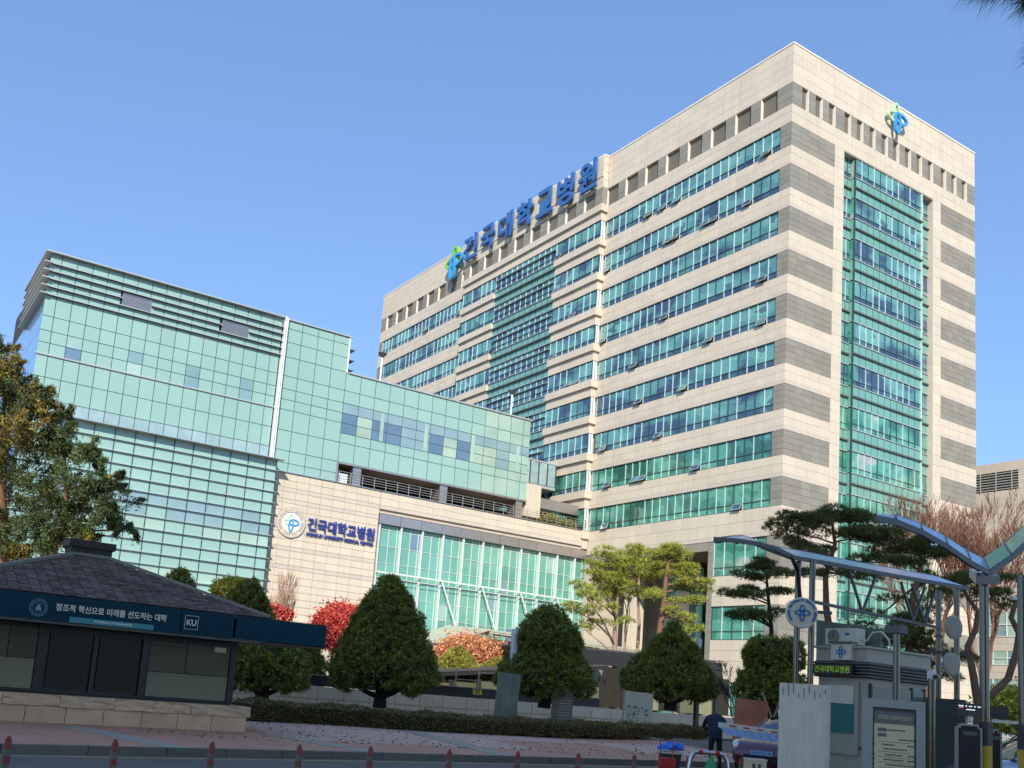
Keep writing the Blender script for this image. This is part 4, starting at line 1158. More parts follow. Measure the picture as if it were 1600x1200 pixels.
# banner
ban = thing('banner', 'long navy banner with white Korean slogan hung along the kiosk eaves', 'banner', (EX+.12, 5.0, 2.63))
b0 = base_of(ban)
BX = EX+.12
segs = [(-1.6, 3.0), (3.02, 6.72), (6.74, 8.02), (8.05, 10.42)]
for i, (a, b) in enumerate([(-1.6, 6.73), (6.75, 8.00), (8.06, 10.43)]):
    za, zb = (2.345, 2.905)
    if i == 2: za, zb = 2.36, 2.90
    m = MB(); K = 24
    for q in range(K+1):
        y = a+(b-a)*q/K; dx = .012*math.sin(q*1.3+i)+.006*math.sin(q*3.1)
        for z in (za, (za+zb)/2, zb): m.V.append(Vector((BX+dx+(.01 if z == (za+zb)/2 else 0), y, z)))
    for q in range(K):
        for r in range(2): k = q*3+r; m.F.append((k, k+3, k+4, k+1))
    n0 = len(m.V)
    for v in list(m.V[:n0]): m.V.append(v-Vector((.012, 0, 0)))
    m.F += [tuple(n0+j for j in reversed(f)) for f in m.F[:K*2]]
    m.build('banner_panel', 'banner_blue', ban, world=True)
fr = MB(); fr.bx(EX+.02, BX-.03, -1.6, 10.4, 2.84, 2.90); fr.bx(EX+.02, BX-.03, -1.6, 10.4, 2.34, 2.38); fr.bx(EX+.02, BX-.03, 10.3, 10.42, 2.34, 2.9); fr.bx(EX-2.5, BX-.03, 8.9, 10.4, 2.33, 2.37)
fr.build('frame', 'steel_dark', ban, world=True)
TX = BX+.03
put('letter_row', text_mesh('창조적 혁신으로 미래를 선도하는 대학', .2, .002, .0035, 'banner_white', fit=(2.42, .165)), ban, Vector((TX, 5.18, 2.655))-b0, ROT_S)
te_ = MB(); te_.bx(TX-.028, TX-.006, 4.28, 6.12, 2.355, 2.475); te_.build('teal_panel', 'banner_teal', ban, world=True)
put('letter_row', text_mesh('A history of leadership', .1, .002, .003, 'banner_white', fit=(.84, .072)), ban, Vector((TX, 5.22, 2.42))-b0, ROT_S)
put('letter_row', text_mesh('KU', .2, .002, .004, 'banner_white', fit=(.225, .14)), ban, Vector((TX, 6.975, 2.62))-b0, ROT_S)
sq = MB()
for a in (-1, 1): sq.box((0, a*.155, 0), (.008, .008, .32)); sq.box((0, 0, a*.155), (.008, .32, .008))
sq.build('square_outline', 'banner_white', ban, loc=Vector((TX+.0, 6.975, 2.62))-b0)
se = MB()
for r0 in (.185, .135, .13): se.V += []; 
sv = thing
for r0, w_ in ((.18, .008), (.125, .006)):
    r_m = ribbon(ell(0, 0, r0, r0, 0, 360, 36), w_, .004, 0); r_m.build('seal_ring', 'banner_seal', ban, loc=Vector((TX, 3.62, 2.60))-b0, rot=ROT_S)
rm = MB()
for q in range(24):
    a = q*math.pi/12; rm.box((.154*math.cos(a), .154*math.sin(a), .002), (.02, .014, .004), rz=a)
rm.box((0, .02, .002), (.05, .12, .004)); rm.box((-.04, -.03, .002), (.03, .08, .004)); rm.box((.04, -.03, .002), (.03, .08, .004)); rm.box((0, -.06, .002), (.14, .02, .004)); rm.box((0, .07, .002), (.10, .015, .004))
rm.build('seal_mark', 'banner_seal', ban, loc=Vector((TX, 3.62, 2.60))-b0, rot=ROT_S)

# ------------------------------------------------------------------ planted bed: hedge, clipped yews, wall, rails
HP = [(-28.57, 10.90, 0.13), (-28.81, 12.79, 0.13), (-28.18, 14.50, 0.14), (-27.16, 15.78, 0.16), (-26.87, 17.27, 0.19), (-26.44, 19.24, 0.25), (-26.03, 21.04, 0.32), (-26.13, 23.37, 0.39), (-26.82, 26.48, 0.44), (-28.79, 30.93, 0.46)]
HP = [Vector(p) for p in HP]
bed = MB(); bk = [Vector((-48, p.y+ (i-2)*.8, .42)) for i, p in enumerate(HP)]
for i in range(len(HP)-1): bed.poly([HP[i]+Vector((-.3, 0, .02)), HP[i+1]+Vector((-.3, 0, .02)), bk[i+1], bk[i]])
bed.build('planting_bed', 'soil', kind='structure')
hd = thing('hedge', 'low clipped brownish green hedge along the plaza in front of the yews', 'hedge', tuple(HP[4]), None)
hm = MB(); rng = np.random.default_rng(5); PP = []; NN = []
for i in range(len(HP)-1):
    a, b = HP[i], HP[i+1]; d = (b-a); L = d.length; d.normalize(); n = Vector((d.y, -d.x, 0))
    if n.x < 0: n = -n
    W = 1.3; Hh = .58-.24*max(0, i-2)/6
    c = (a+b)/2 - n*W/2; ang = math.atan2(d.y, d.x)
    hm.box((c.x, c.y, c.z+Hh/2-.03), (L, W-.12, Hh-.1), rz=ang)
    k = int(L*1500)
    s = rng.uniform(0, L, k); which = rng.uniform(0, 1, k) < .42
    top = np.array(a)[None]+s[:, None]*np.array(d)[None] - rng.uniform(0, W, k)[:, None]*np.array(n)[None] + np.array([0, 0, Hh])[None]
    fr_ = np.array(a)[None]+s[:, None]*np.array(d)[None] + rng.uniform(0, Hh, k)[:, None]*np.array([0, 0, 1.])[None]
    P = np.where(which[:, None], fr_, top) + rng.normal(size=(k, 3))*.035
    P[:, 2] += .035*np.sin(P[:, 1]*2.3)+.03*np.sin(P[:, 1]*5.1+P[:, 0]*3)
    PP.append(P); NN.append(np.where(which[:, None], np.array(n)[None]+np.array([0, 0, .5])[None], np.array([0, 0, 1.])[None]+np.array(n)[None]*.3))
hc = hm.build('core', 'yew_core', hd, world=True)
P = np.concatenate(PP)-np.array(HP[4]); V, k = leaf_quads(P, np.concatenate(NN), .07, .035, .8, rng)
put('foliage', fast_mesh('hedge_leaves', V, k, 'hedge_leaf'), hd, kind='stuff')
# thin grass between hedge and wall
gp_ = []
for i in range(len(HP)-1):
    n = 1500; u = rng.uniform(0, 1, n)[:, None]; v = rng.uniform(.03, .75, n)[:, None]
    a = np.array(HP[i]); b = np.array(HP[i+1]); c = np.array(bk[i]); d = np.array(bk[i+1])
    gp_.append((a*(1-u)+b*u)*(1-v)+(c*(1-u)+d*u)*v)
P = np.concatenate(gp_); P[:, 2] += .03
V, k = leaf_quads(P, np.tile([0, 0, 1.], (len(P), 1)), .14, .05, .5, rng)
g_ = put('grass', fast_mesh('grass', V, k, 'grass'), kind='stuff'); g_['label'] = 'thin grass between the hedge and the granite wall'; g_['category'] = 'grass'

# fallen leaves on the plaza
n = 2600; ly = rng.uniform(6, 26, n); lx = -21-rng.exponential(3.0, n); lx = np.where(rng.uniform(0, 1, n) < .75, -29.5+rng.exponential(.8, n)-(ly-16)*.18*(ly > 16), lx)
P = np.stack([lx, ly, np.array([plaza_z(a, b) for a, b in zip(lx, ly)])+.012], 1)
V, k = leaf_quads(P, rng.normal(size=(n, 3))*np.array([1, 1, .1]), .09, .06, .2, rng)
fl = put('fallen_leaves', fast_mesh('fallen_leaves', V, k, 'leaf_litter'), kind='stuff'); fl['label'] = 'dry fallen leaves scattered on the pink paving'; fl['category'] = 'leaves'
conifer('yew_tree', 'tall two-stepped conical yew, leftmost of the three big clipped ones', (-33.14, 17.85, 0.76), 5.65, 2.15, first_cone, 11, n=30000, trunk_h=.62, arms=4, leaf=(.15, .05))
conifer('yew_tree', 'bulky rounded yew with a narrower upper tier beside the dark steles', (-31.07, 24.06, 1.24), 5.05, 1.98, two_tier, 23, n=28000, trunk_h=.45, arms=3, leaf=(.15, .05))
conifer('yew_tree', 'broad pointed yew behind the pale square stone', (-29.57, 29.37, 1.54), 4.95, 2.0, cone_prof(.95, .05, .25), 35, n=27000, trunk_h=.45, arms=5, leaf=(.15, .05))
conifer('yew_shrub', 'spreading dark yew just right of the kiosk under the banner', (-31.66, 12.53, 0.61), 2.75, 1.45, cone_prof(1.0, .3, 1.2, .6), 41, n=14000, trunk_h=.55, leaf=(.14, .05), cat='shrub', arms=4)
conifer('yew_tree', 'dark rounded yew rising behind the right slope of the kiosk roof', (-38.83, 14.32, 0.79), 5.35, 1.25, cone_prof(1.0, .3, 1.0, .7), 47, n=14000, trunk_h=.9, leaf=(.16, .06))
conifer('yew_tree', 'yew whose ragged tip shows above the middle of the kiosk roof', (-36.37, 10.62, 0.66), 5.15, 1.2, cone_prof(1.0, .15, .8, .8), 49, n=12000, trunk_h=.9, leaf=(.2, .06))
conifer('golden_shrub', 'olive yellow rounded shrub between the dark yew and the red maple', (-39.44, 17.22, 0.82), 3.1, 1.0, cone_prof(1.0, .3, 1.3, .6), 53, mt='golden_shrub', mt2='golden_shrub', n=9000, trunk_h=.3, cat='shrub', leaf=(.15, .06))
conifer('young_yew', 'small olive conical yew in front of the orange bush', (-44.34, 28.35, 1.81), 3.75, 1.35, cone_prof(.95, .05, .3), 57, mt='golden_shrub', mt2='yew_light', n=9000, trunk_h=.3, cat='shrub', leaf=(.18, .07))
conifer('young_yew', 'small olive yew showing right of the orange bush', (-44.87, 31.33, 2.00), 3.35, 1.2, cone_prof(.95, .1, .5), 59, mt='golden_shrub', mt2='yew_light', n=7000, trunk_h=.3, cat='shrub', leaf=(.18, .07))
conifer('topiary_yew', 'clipped yew with a ball top left of the round lane sign', (-24.68, 29.63, 1.52), 4.35, 1.35, lambda t: (1.0-.3*t/.5 if t < .45 else .62*math.sqrt(max(0, 1-((t-.72)/.30)**2))+.12)*(.6+.4*min(t/.12, 1)), 61, n=18000, trunk_h=.5, leaf=(.14, .05), arms=3)

def blob_bush(name, label, base, rx, ry, h, mt, n, seed, leaf, cat='shrub', stems=True, zc=.5, core='yew_core'):
    t_ = thing(name, label, cat, base)
    rng = np.random.default_rng(seed)
    D = crown_dirs(n, rng); lob = [(crown_dirs(1, rng)[0], rng.uniform(-.22, .24), rng.uniform(6, 22)) for _ in range(20)]
    r = lobed_radius(D, lob, rng)*(1-.25*rng.uniform(0, 1, n)**2)
    P = D*np.array([rx, ry, h*.5])*r[:, None] + np.array([0, 0, h*zc+.0])
    P += rng.normal(size=P.shape)*.09*min(rx, ry)*np.where(rng.uniform(0, 1, n) < .35, 1.6, .5)[:, None]
    P[:, 2] = np.maximum(P[:, 2], .05)
    V, k = leaf_quads(P, D+np.array([0, 0, .3]), leaf[0], leaf[1], .9, rng)
    cr = put('crown', fast_mesh('crown', V, k, mt), t_)
    m = MB()
    for q in range(7):
        a = q*.9+seed; m.tube([(0, 0, -.05), (.25*rx*math.cos(a), .25*ry*math.sin(a), h*zc*.6), (.7*rx*math.cos(a), .7*ry*math.sin(a), h*zc*1.1)], [.06, .045, .02], 5)
    m.build('trunk', 'bark_dark', t_)
    return t_
blob_bush('red_maple', 'small bright red maple behind the right end of the navy banner', (-45.97, 22.08, 0.82), 1.4, 1.3, 2.5, 'maple_red', 13000, 71, (.15, .12), 'tree', zc=1.35)
blob_bush('red_maple', 'red maple foliage showing above the banner left of the brightest one', (-49.66, 19.94, 0.67), .7, .95, 1.0, 'maple_red', 2600, 72, (.15, .12), 'tree', zc=4.1)
blob_bush('orange_bush', 'wide rounded salmon orange bush below the lobby canopy', (-48.96, 32.49, 1.73), 2.4, 2.6, 2.9, 'azalea_orange', 18000, 73, (.15, .12))
blob_bush('yellow_shrub', 'small bright yellow flowering shrub above the kiosk roof slope', (-43.11, 15.12, 0.65), .75, .95, 1.1, 'leaf_yellow', 2500, 74, (.16, .13), zc=4.15)
blob_bush('yellow_shrub', 'sunlit yellow green shrub behind the parking machines', (-22.27, 41.37, 1.66), 1.2, 1.2, 1.7, 'leaf_yellow', 5000, 75, (.2, .15))
for i, (a, s_, h_) in enumerate((((-79.2, 60.4, 18.75), 1.3, 1.3), ((-79.0, 62.5, 18.75), 1.1, .9))):
    blob_bush('terrace_shrub', ('larger golden shrub on the podium terrace beside the metal duct', 'lower golden shrub on the podium terrace near the tower')[i], a, s_*.7, s_, h_, 'golden_shrub', 2500, 80+i, (.2, .15))

# granite retaining wall with dark steel upstand, rails and yellow plates
WLX = -38.0
rw = thing('retaining_wall', 'grey granite block wall behind the clipped yews', 'wall', (WLX, 24, 0.2))
w0 = base_of(rw)
m = MB(); m.bx(WLX-.5, WLX-.06, 12.5, 46, 0, 1.2); m.build('backing', 'granite_back', rw, world=True)
y = 12.5; i = 0
while y < 46:
    for j, (z0, z1) in enumerate(((.1, .68), (.74, 1.24))):
        put('wall_stone', cube('wall_granite'), rw, Vector((WLX-.1, y+.62, (z0+z1)/2))-w0, scale=(.2, 1.22, z1-z0))
    put('joint_stone', cube('ledge_granite'), rw, Vector((WLX-.12, y+.62, .71))-w0, scale=(.2, 1.22, .05))
    y += 1.245
up_ = thing('steel_upstand', 'dark steel band with yellow plates on top of the granite wall', 'barrier', (WLX-.2, 24, 1.25))
m = MB(); m.bx(WLX-.35, WLX-.12, 12.5, 33.0, 1.25, 1.68); m.build('band', 'black_steel', up_, world=True)
m = MB(); m.bx(WLX-.37, WLX-.05, 12.5, 33.0, 1.68, 1.73); m.build('cap_rail', 'rail_grey', up_, world=True)
for a, b, lab in (((-38.00, 16.22, 1.61)[1], (-38.00, 16.67, 1.64)[1], 'a'), ((-38.00, 25.34, 1.56)[1], (-38.00, 25.83, 1.59)[1], 'b')):
    pl_ = MB().bx(WLX-.12, WLX-.10, a, b, 1.42, 1.64).build('yellow_plate', 'yellow_plate', up_, world=True)
    tb = MB().bx(WLX-.10, WLX-.095, a+.07, b-.07, 1.47, 1.50).bx(WLX-.10, WLX-.095, a+.12, b-.10, 1.54, 1.59); tb.build('plate_print', 'black_steel', pl_, world=True)
rm = MB()
for y in (24.45, 25.7, 26.95, 28.2): rm.bar((WLX-.25, y, 1.7), (WLX-.25, y, 2.5), .05)
for z in (2.05, 2.45): rm.bar((WLX-.25, 24.4 if z < 2.4 else 25.7, z), (WLX-.25, 29.0, z), .04)
rm.build('hand_rail', 'rail_grey', up_, world=True)
# underground passage roof, black steel, sloping
pg = thing('passage_roof', 'low black ribbed roof over the underground passage behind the wall', 'shelter', (-42, 28, 1.2))
m = MB(); m.prism([(-41, 22.0, 1.80), (-41, 36.0, 3.3), (-41, 36.0, 3.5), (-41, 22.0, 2.0)], (-4.0, 0, 0)); m.build('roof', 'black_steel', pg, world=True)
for q in range(9): MB().bar((-41-.45*q, 22.0, 2.03), (-41-.45*q, 36.0, 3.53), .06).build('rib', 'steel_dark', pg, world=True)
for q in range(8): MB().bx(-41.2, -41.1, 23+q*1.6, 24.3+q*1.6, 1.2, 1.72+q*.12).build('pane', 'kiosk_glass', pg, world=True)
m = MB()
for q in range(9): m.bx(-41.25, -41.05, 22.7+q*1.6, 22.95+q*1.6, 1.0, 1.75+q*.14)
m.build('post', 'black_steel', pg, world=True, kind='stuff')
# black glazed pavilion
pv = thing('glass_pavilion', 'black steel pavilion with tall glass panels and ribbed roof behind the yews', 'shelter', (-43, 41, 1.2))
m = MB(); m.prism([(-42, 33.0, 3.95), (-42, 45.9, 3.95), (-42, 45.9, 4.45), (-42, 33.0, 4.30)], (-6.5, 0, 0)); m.build('roof', 'black_steel', pv, world=True)
m = MB(); m.bx(-42.1, -41.95, 33.0, 45.9, 3.55, 3.95); m.bx(-42.4, -42.0, 45.3, 45.9, 1.1, 4.0); m.bx(-48.5, -48.1, 45.3, 45.9, 1.1, 4.0); m.build('frame', 'black_steel', pv, world=True)
for q in range(12): MB().bar((-42-.55*q, 33.0, 4.36), (-42-.55*q, 45.9, 4.52), .07).build('rib', 'steel_dark', pv, world=True)
for q in range(9):
    MB().bx(-42.12, -42.0, 33.6+1.45*q, 33.8+1.45*q, 1.25, 3.55).build('post', 'black_steel', pv, world=True)
    MB().bx(-42.08, -42.04, 33.82+1.45*q, 35.03+1.45*q, 1.3, 3.5).build('pane', ('kiosk_glass', 'kiosk_frost', 'kiosk_dark_glass')[q % 3], pv, world=True)
# lobby canopy: pale glass and steel shell in front of the lobby
mat('canopy_shell', (0.42, 0.44, 0.33), 0.4, namt=.06)
lc = thing('lobby_canopy', 'pale greenish glass and steel canopy in front of the lobby', 'canopy', (-72, 54, 5))
m = MB()
Aap = Vector((-71, 48.2, 6.85)); Lf = Vector((-70, 43.2, 5.25)); 
prof = [(-70.0, 5.6), (-71.5, 6.2), (-74, 6.7), (-77.2, 7.0)]
m.prism([(-70.5, 48.2, 6.75), (-70.5, 66.5, 6.55), (-77.3, 66.5, 7.3), (-77.3, 48.2, 7.3)], (0, 0, .12))
m.build('roof', 'canopy_shell', lc, world=True)
m = MB(); m.poly([(-70.5, 48.2, 6.86), (-69.5, 43.0, 5.2), (-77.3, 43.0, 5.6), (-77.3, 48.2, 7.4)]); m.poly([(-70.5, 48.2, 6.80), (-77.3, 48.2, 7.34), (-77.3, 43.0, 5.54), (-69.5, 43.0, 5.14)])
m.build('wing_panel', 'canopy_shell', lc, world=True)
for q in range(8): MB().bar((-70.6-.85*q, 48.2, 6.66+.07*q), (-70.6-.85*q, 66.3, 6.46+.07*q), .10, .14).build('beam', 'canopy_shell', lc, world=True)
for q in range(7): MB().bar((-70.5, 48.4+2.9*q, 6.5), (-77.2, 48.4+2.9*q, 7.1), .08, .25).build('beam', 'canopy_shell', lc, world=True)
m = MB(); m.bx(-70.75, -70.5, 43.5, 66.5, 4.95, 5.15); m.tube([(-72, 52, 0), (-72, 52, 6.6)], .15); m.tube([(-72, 60, 0), (-72, 60, 6.6)], .15); m.build('support', 'canopy_shell', lc, world=True)

# ------------------------------------------------------------------ inscribed stones by the hedge
mat('stele_green', (0.186, 0.200, 0.141), 0.45, namt=.30, nscale=1.6, fine=.12, fscale=25, streak=.25, sscale=2.2)
mat('stele_grey', (0.151, 0.125, 0.096), 0.6, namt=.12, nscale=3, fine=.08, fscale=60)
mat('stele_pale', (0.534, 0.460, 0.311), 0.8, namt=.14, nscale=2.5, fine=.12, fscale=40, bump=.6, bscale=14)
mat('stele_rust', (0.36, 0.12, 0.05), 0.8, namt=.25, nscale=2, fine=.15, fscale=20)
mat('engraving', (0.348, 0.290, 0.215), 0.8, namt=.1)
mat('engraving_dark', (0.10, 0.09, 0.08), 0.8, namt=.1)
def stele(name, label, px0, px1, h, thick, mt, shape='rect', cut=0.0):
    a = Vector(px0); b = Vector(px1); w = (b-a).length; c = (a+b)/2; ang = math.atan2(b.y-a.y, b.x-a.x)
    t_ = thing(name, label, 'inscribed stone', (c.x, c.y, a.z), rz=ang)
    z = h
    pts = {'rect': [(-w/2+.03, 0), (w/2+.0, 0), (w/2, z-.05), (-w/2+.1, z)], 'slant': [(-w/2-.03, 0), (w/2-.05, 0), (w/2+.05, z-.04), (-w/2+.06, z)],
           'round': [(-w/2, 0), (w/2, 0), (w/2, z*.78), (w/2-.16, z*.90), (w/2-.45, z*.97), (-w/2+.2, z), (-w/2, z*.985)]}[shape]
    bm = bmesh.new(); vs = [bm.verts.new((x, -thick/2, y)) for x, y in pts]; f = bm.faces.new(vs)
    r = bmesh.ops.extrude_face_region(bm, geom=[f]); bmesh.ops.translate(bm, verts=[g for g in r['geom'] if isinstance(g, bmesh.types.BMVert)], vec=(0, thick, 0))
    bmesh.ops.recalc_face_normals(bm, faces=bm.faces); bmesh.ops.bevel(bm, geom=bm.edges, offset=.02, segments=1)
    me = bpy.data.meshes.new('slab'); bm.to_mesh(me); bm.free(); me.materials.append(MATS[mt])
    put('slab', me, t_); return t_, w
g0 = .35
def gz(p): return (p[0], p[1], g0)
s1, w = stele('inscribed_stone', 'tall leaning green-grey polished stone left of the middle yew', gz((-30.17, 21.07, 1.16)), gz((-29.72, 21.79, 1.23)), 2.0, .22, 'stele_green', 'slant')
s2, w = stele('inscribed_stone', 'dark grey stone with engraved lines in front of the middle yew', gz((-29.87, 23.50, 1.23)), gz((-29.46, 24.16, 1.29)), 1.86, .2, 'stele_grey', 'round')
en = MB()
for q in range(9): en.box((.08, .0, 1.15-q*.115), (.52-.05*(q % 3), .006, .035))
en.box((.1, 0, 1.42), (.10, .006, .10))
en.build('inscription', 'engraving', s2, loc=(0, -.105, 0)); 
s3, w = stele('inscribed_stone', 'pale square rough stone carved with characters before the right yew', gz((-29.10, 26.32, 1.29)), gz((-28.48, 27.32, 1.34)), 1.72, .3, 'stele_pale', 'rect')
en = MB(); rr = random.Random(4)
for q in range(46):
    x = rr.uniform(-.38, .42); z = .2+rr.uniform(0, 1.0)
    en.box((x, 0, z), (rr.uniform(.03, .13), .006, rr.uniform(.015, .05)), M=Matrix.Rotation(rr.uniform(-.8, .8), 3, 'Y'))
en.build('inscription', 'engraving_dark', s3, loc=(0, -.155, 0))
s4, w = stele('inscribed_stone', 'rust brown square stone left of the white concrete pillar', gz((-23.26, 26.00, 1.85)), gz((-22.65, 26.99, 1.94)), 1.72, .15, 'stele_rust', 'rect')
sp = thing('tree_stake', 'crossed wooden props behind the rust brown stone', 'stake', gz((-23.23, 27.98, 1.97)))
MB().tube([(-.5, 0, 0), (.25, .2, 2.0)], .035, 7).build('pole', 'bark_pale', sp); MB().tube([(.45, 0.1, 0), (-.15, -.4, 2.0)], .035, 7).build('pole', 'bark_pale', sp)
lp = thing('path_lamp', 'slim bollard lamp with white upper half behind the leaning green stone', 'lamp post', gz((-31.36, 22.62, 1.19)))
MB().bx(-.09, .09, -.09, .09, 0, 2.35).build('post', 'steel_dark', lp); MB().bx(-.10, .10, -.10, .10, 2.36, 3.75).build('lamp_head', 'white_paint_and_glare', lp)
lp = thing('path_lamp', 'slim bollard lamp with white upper half right of the pointed yew', 'lamp post', gz((-28.99, 30.26, 1.78)))
MB().bx(-.08, .08, -.08, .08, 0, 2.9).build('post', 'steel_dark', lp); MB().bx(-.09, .09, -.09, .09, 2.91, 4.1).build('lamp_head', 'white_paint_and_glare', lp)

# ------------------------------------------------------------------ pines and other trees
def needle_pad(c, rx, rz, n, rng, L, tilt=None):
    """a flattened cloud of needle tufts"""
    D = crown_dirs(n, rng); D[:, 2] = np.abs(D[:, 2])*np.where(rng.uniform(0, 1, n) < .8, 1, -.6)
    r = rng.uniform(.25, 1, n)**.5
    P = D*np.array([rx, rx, rz])*r[:, None]+np.array(c)
    return P, D
def tufts(P, D, k, L, W, rng, upw=.6):
    n = len(P); PP = np.repeat(P, k, 0); DD = np.repeat(D, k, 0)+np.array([0, 0, upw])
    return leaf_quads(PP, DD, L, W, .75, rng)
def pine(name, label, base, trunk, limbs, mtn, bark, seed, pad=(.9, .35), per=70, L=.22, W=.03, r0=.2, group=None, cat='tree', k=8, two=None):
    """trunk: points rising from the base; limbs: (share of the trunk, tip offset, pads)"""
    t_ = thing(name, label, cat, base, group)
    rng = np.random.default_rng(seed); rd = random.Random(seed)
    T = [Vector(p) for p in trunk]
    m = MB(); nT = len(T); m.tube(T, [r0*(1-.7*i/(nT-1))*(1.15 if i == 0 else 1) for i in range(nT)], 10)
    def along(s):
        x = s*(nT-1); i = min(int(x), nT-2); return T[i].lerp(T[i+1], x-i)
    pads = []; bm_ = MB()
    for s, tip, npad in limbs:
        a = along(s); b = Vector(tip); mid = a.lerp(b, .5)+Vector((rd.uniform(-.15, .15), rd.uniform(-.15, .15), rd.uniform(-.10, .25)*(b-a).length*.4))
        rr = r0*(1-.7*s)*.55
        bm_.tube([a, a.lerp(mid, .6)+Vector((0, 0, .03)), mid, b], [rr, rr*.75, rr*.6, rr*.25], 6)
        for q in range(npad):
            u = 1-.62*q/max(npad-1, 1) if npad > 1 else 1
            p = (mid.lerp(b, max(0, u*2-1)) if u > .5 else a.lerp(mid, u*2)) + Vector((rd.uniform(-.6, .6), rd.uniform(-.6, .6), rd.uniform(.02, .3)))*pad[0]*.8
            pads.append(p)
            bm_.tube([a.lerp(b, u*.85), p], [rr*.3, rr*.12], 4)
    m.build('trunk', bark, t_, smooth=True)
    bm_.build('branch', bark if bark != 'bark_pine' else 'bark_pine', t_, smooth=True)
    PP = []; DD = []
    for p in pads:
        P, D = needle_pad(p, pad[0]*rd.uniform(.65, 1.15), pad[1]*rd.uniform(.7, 1.2), per, rng, L); PP.append(P); DD.append(D)
    P = np.concatenate(PP); D = np.concatenate(DD)
    V, kk = tufts(P, D, k, L, W, rng)
    put('crown', fast_mesh('crown', V, kk, mtn), t_)
    return t_
def fan(zs, reach, seed, az=None, droop=.0, npad=3, cx=0.0, cy=0.0, view=True):
    """limbs left and right of the trunk; reach(z) in metres"""
    rd = random.Random(seed); out = []
    for s, z, r in zs:
        n = 4
        for q in range(n):
            a = rd.uniform(0, 6.28) if az is None else rd.choice(az)+rd.uniform(-.5, .5)
            rr = r*rd.uniform(.65, 1.1)
            out.append((s, (cx+rr*math.cos(a), cy+rr*math.sin(a), z+rd.uniform(-.25, .35)-droop*rr), npad))
    return out
RX = Vector((VIEW_R.x, VIEW_R.y, 0)).normalized()      # picture-right direction on the ground at the camera
SIDE = math.atan2(RX.y, RX.x)
# four sunlit red pines before the entrance
D0 = 60.0
def rel(base, p): return (p[0]-base[0], p[1]-base[1], p[2]-base[2])
pb = (-46.11, 40.88, 2.42)
B = (pb[0], pb[1], 0.3)
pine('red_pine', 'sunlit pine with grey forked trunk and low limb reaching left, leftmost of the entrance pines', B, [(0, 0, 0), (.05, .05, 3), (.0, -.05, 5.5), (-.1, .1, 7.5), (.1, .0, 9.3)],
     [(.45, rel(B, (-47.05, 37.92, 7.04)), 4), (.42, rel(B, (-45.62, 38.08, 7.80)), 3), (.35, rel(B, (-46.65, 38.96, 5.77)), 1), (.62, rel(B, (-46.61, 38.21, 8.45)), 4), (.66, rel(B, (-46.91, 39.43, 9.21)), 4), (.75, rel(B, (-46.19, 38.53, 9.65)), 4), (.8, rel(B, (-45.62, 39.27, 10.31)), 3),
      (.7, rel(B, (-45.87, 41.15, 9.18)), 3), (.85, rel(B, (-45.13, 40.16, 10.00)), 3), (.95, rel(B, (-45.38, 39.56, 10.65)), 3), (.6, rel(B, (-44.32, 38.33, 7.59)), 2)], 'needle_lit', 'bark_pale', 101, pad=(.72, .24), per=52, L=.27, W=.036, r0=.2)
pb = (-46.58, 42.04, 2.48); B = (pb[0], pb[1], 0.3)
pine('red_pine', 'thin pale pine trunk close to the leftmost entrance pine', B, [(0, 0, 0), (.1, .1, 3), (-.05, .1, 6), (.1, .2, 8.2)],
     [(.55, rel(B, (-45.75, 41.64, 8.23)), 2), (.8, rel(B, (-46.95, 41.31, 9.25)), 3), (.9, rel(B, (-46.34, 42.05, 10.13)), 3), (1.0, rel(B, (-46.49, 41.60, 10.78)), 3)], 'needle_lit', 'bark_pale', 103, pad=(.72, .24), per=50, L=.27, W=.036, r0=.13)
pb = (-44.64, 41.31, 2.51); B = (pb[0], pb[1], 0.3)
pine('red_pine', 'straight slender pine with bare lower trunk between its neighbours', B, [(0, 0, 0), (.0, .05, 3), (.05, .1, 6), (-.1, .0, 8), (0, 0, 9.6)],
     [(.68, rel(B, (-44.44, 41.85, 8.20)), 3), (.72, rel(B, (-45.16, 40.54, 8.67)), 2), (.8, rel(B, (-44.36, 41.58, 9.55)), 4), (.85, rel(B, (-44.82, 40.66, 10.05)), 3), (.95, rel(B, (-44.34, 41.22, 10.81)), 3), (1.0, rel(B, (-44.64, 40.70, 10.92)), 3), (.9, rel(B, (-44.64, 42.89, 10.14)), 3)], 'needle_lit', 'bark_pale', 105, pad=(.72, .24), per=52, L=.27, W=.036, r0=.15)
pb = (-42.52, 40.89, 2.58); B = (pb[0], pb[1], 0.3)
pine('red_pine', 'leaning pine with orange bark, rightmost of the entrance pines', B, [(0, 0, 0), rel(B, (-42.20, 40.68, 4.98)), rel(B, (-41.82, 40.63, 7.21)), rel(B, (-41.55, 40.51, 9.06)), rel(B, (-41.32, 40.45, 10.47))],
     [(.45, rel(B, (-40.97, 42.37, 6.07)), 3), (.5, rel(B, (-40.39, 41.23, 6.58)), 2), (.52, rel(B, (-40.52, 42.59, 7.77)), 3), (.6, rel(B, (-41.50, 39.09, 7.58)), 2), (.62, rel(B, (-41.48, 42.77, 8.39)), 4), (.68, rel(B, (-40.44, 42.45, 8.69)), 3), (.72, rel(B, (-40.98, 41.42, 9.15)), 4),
      (.8, rel(B, (-40.58, 41.92, 9.64)), 4), (.8, rel(B, (-42.70, 40.42, 9.50)), 3), (.88, rel(B, (-40.97, 41.10, 10.24)), 4), (.95, rel(B, (-41.66, 39.98, 10.20)), 3), (1.0, rel(B, (-41.23, 40.57, 10.56)), 3), (.38, rel(B, (-40.43, 41.61, 5.08)), 2)], 'needle_lit', 'bark_pine', 107, pad=(.72, .22), per=55, L=.26, W=.036, r0=.24)

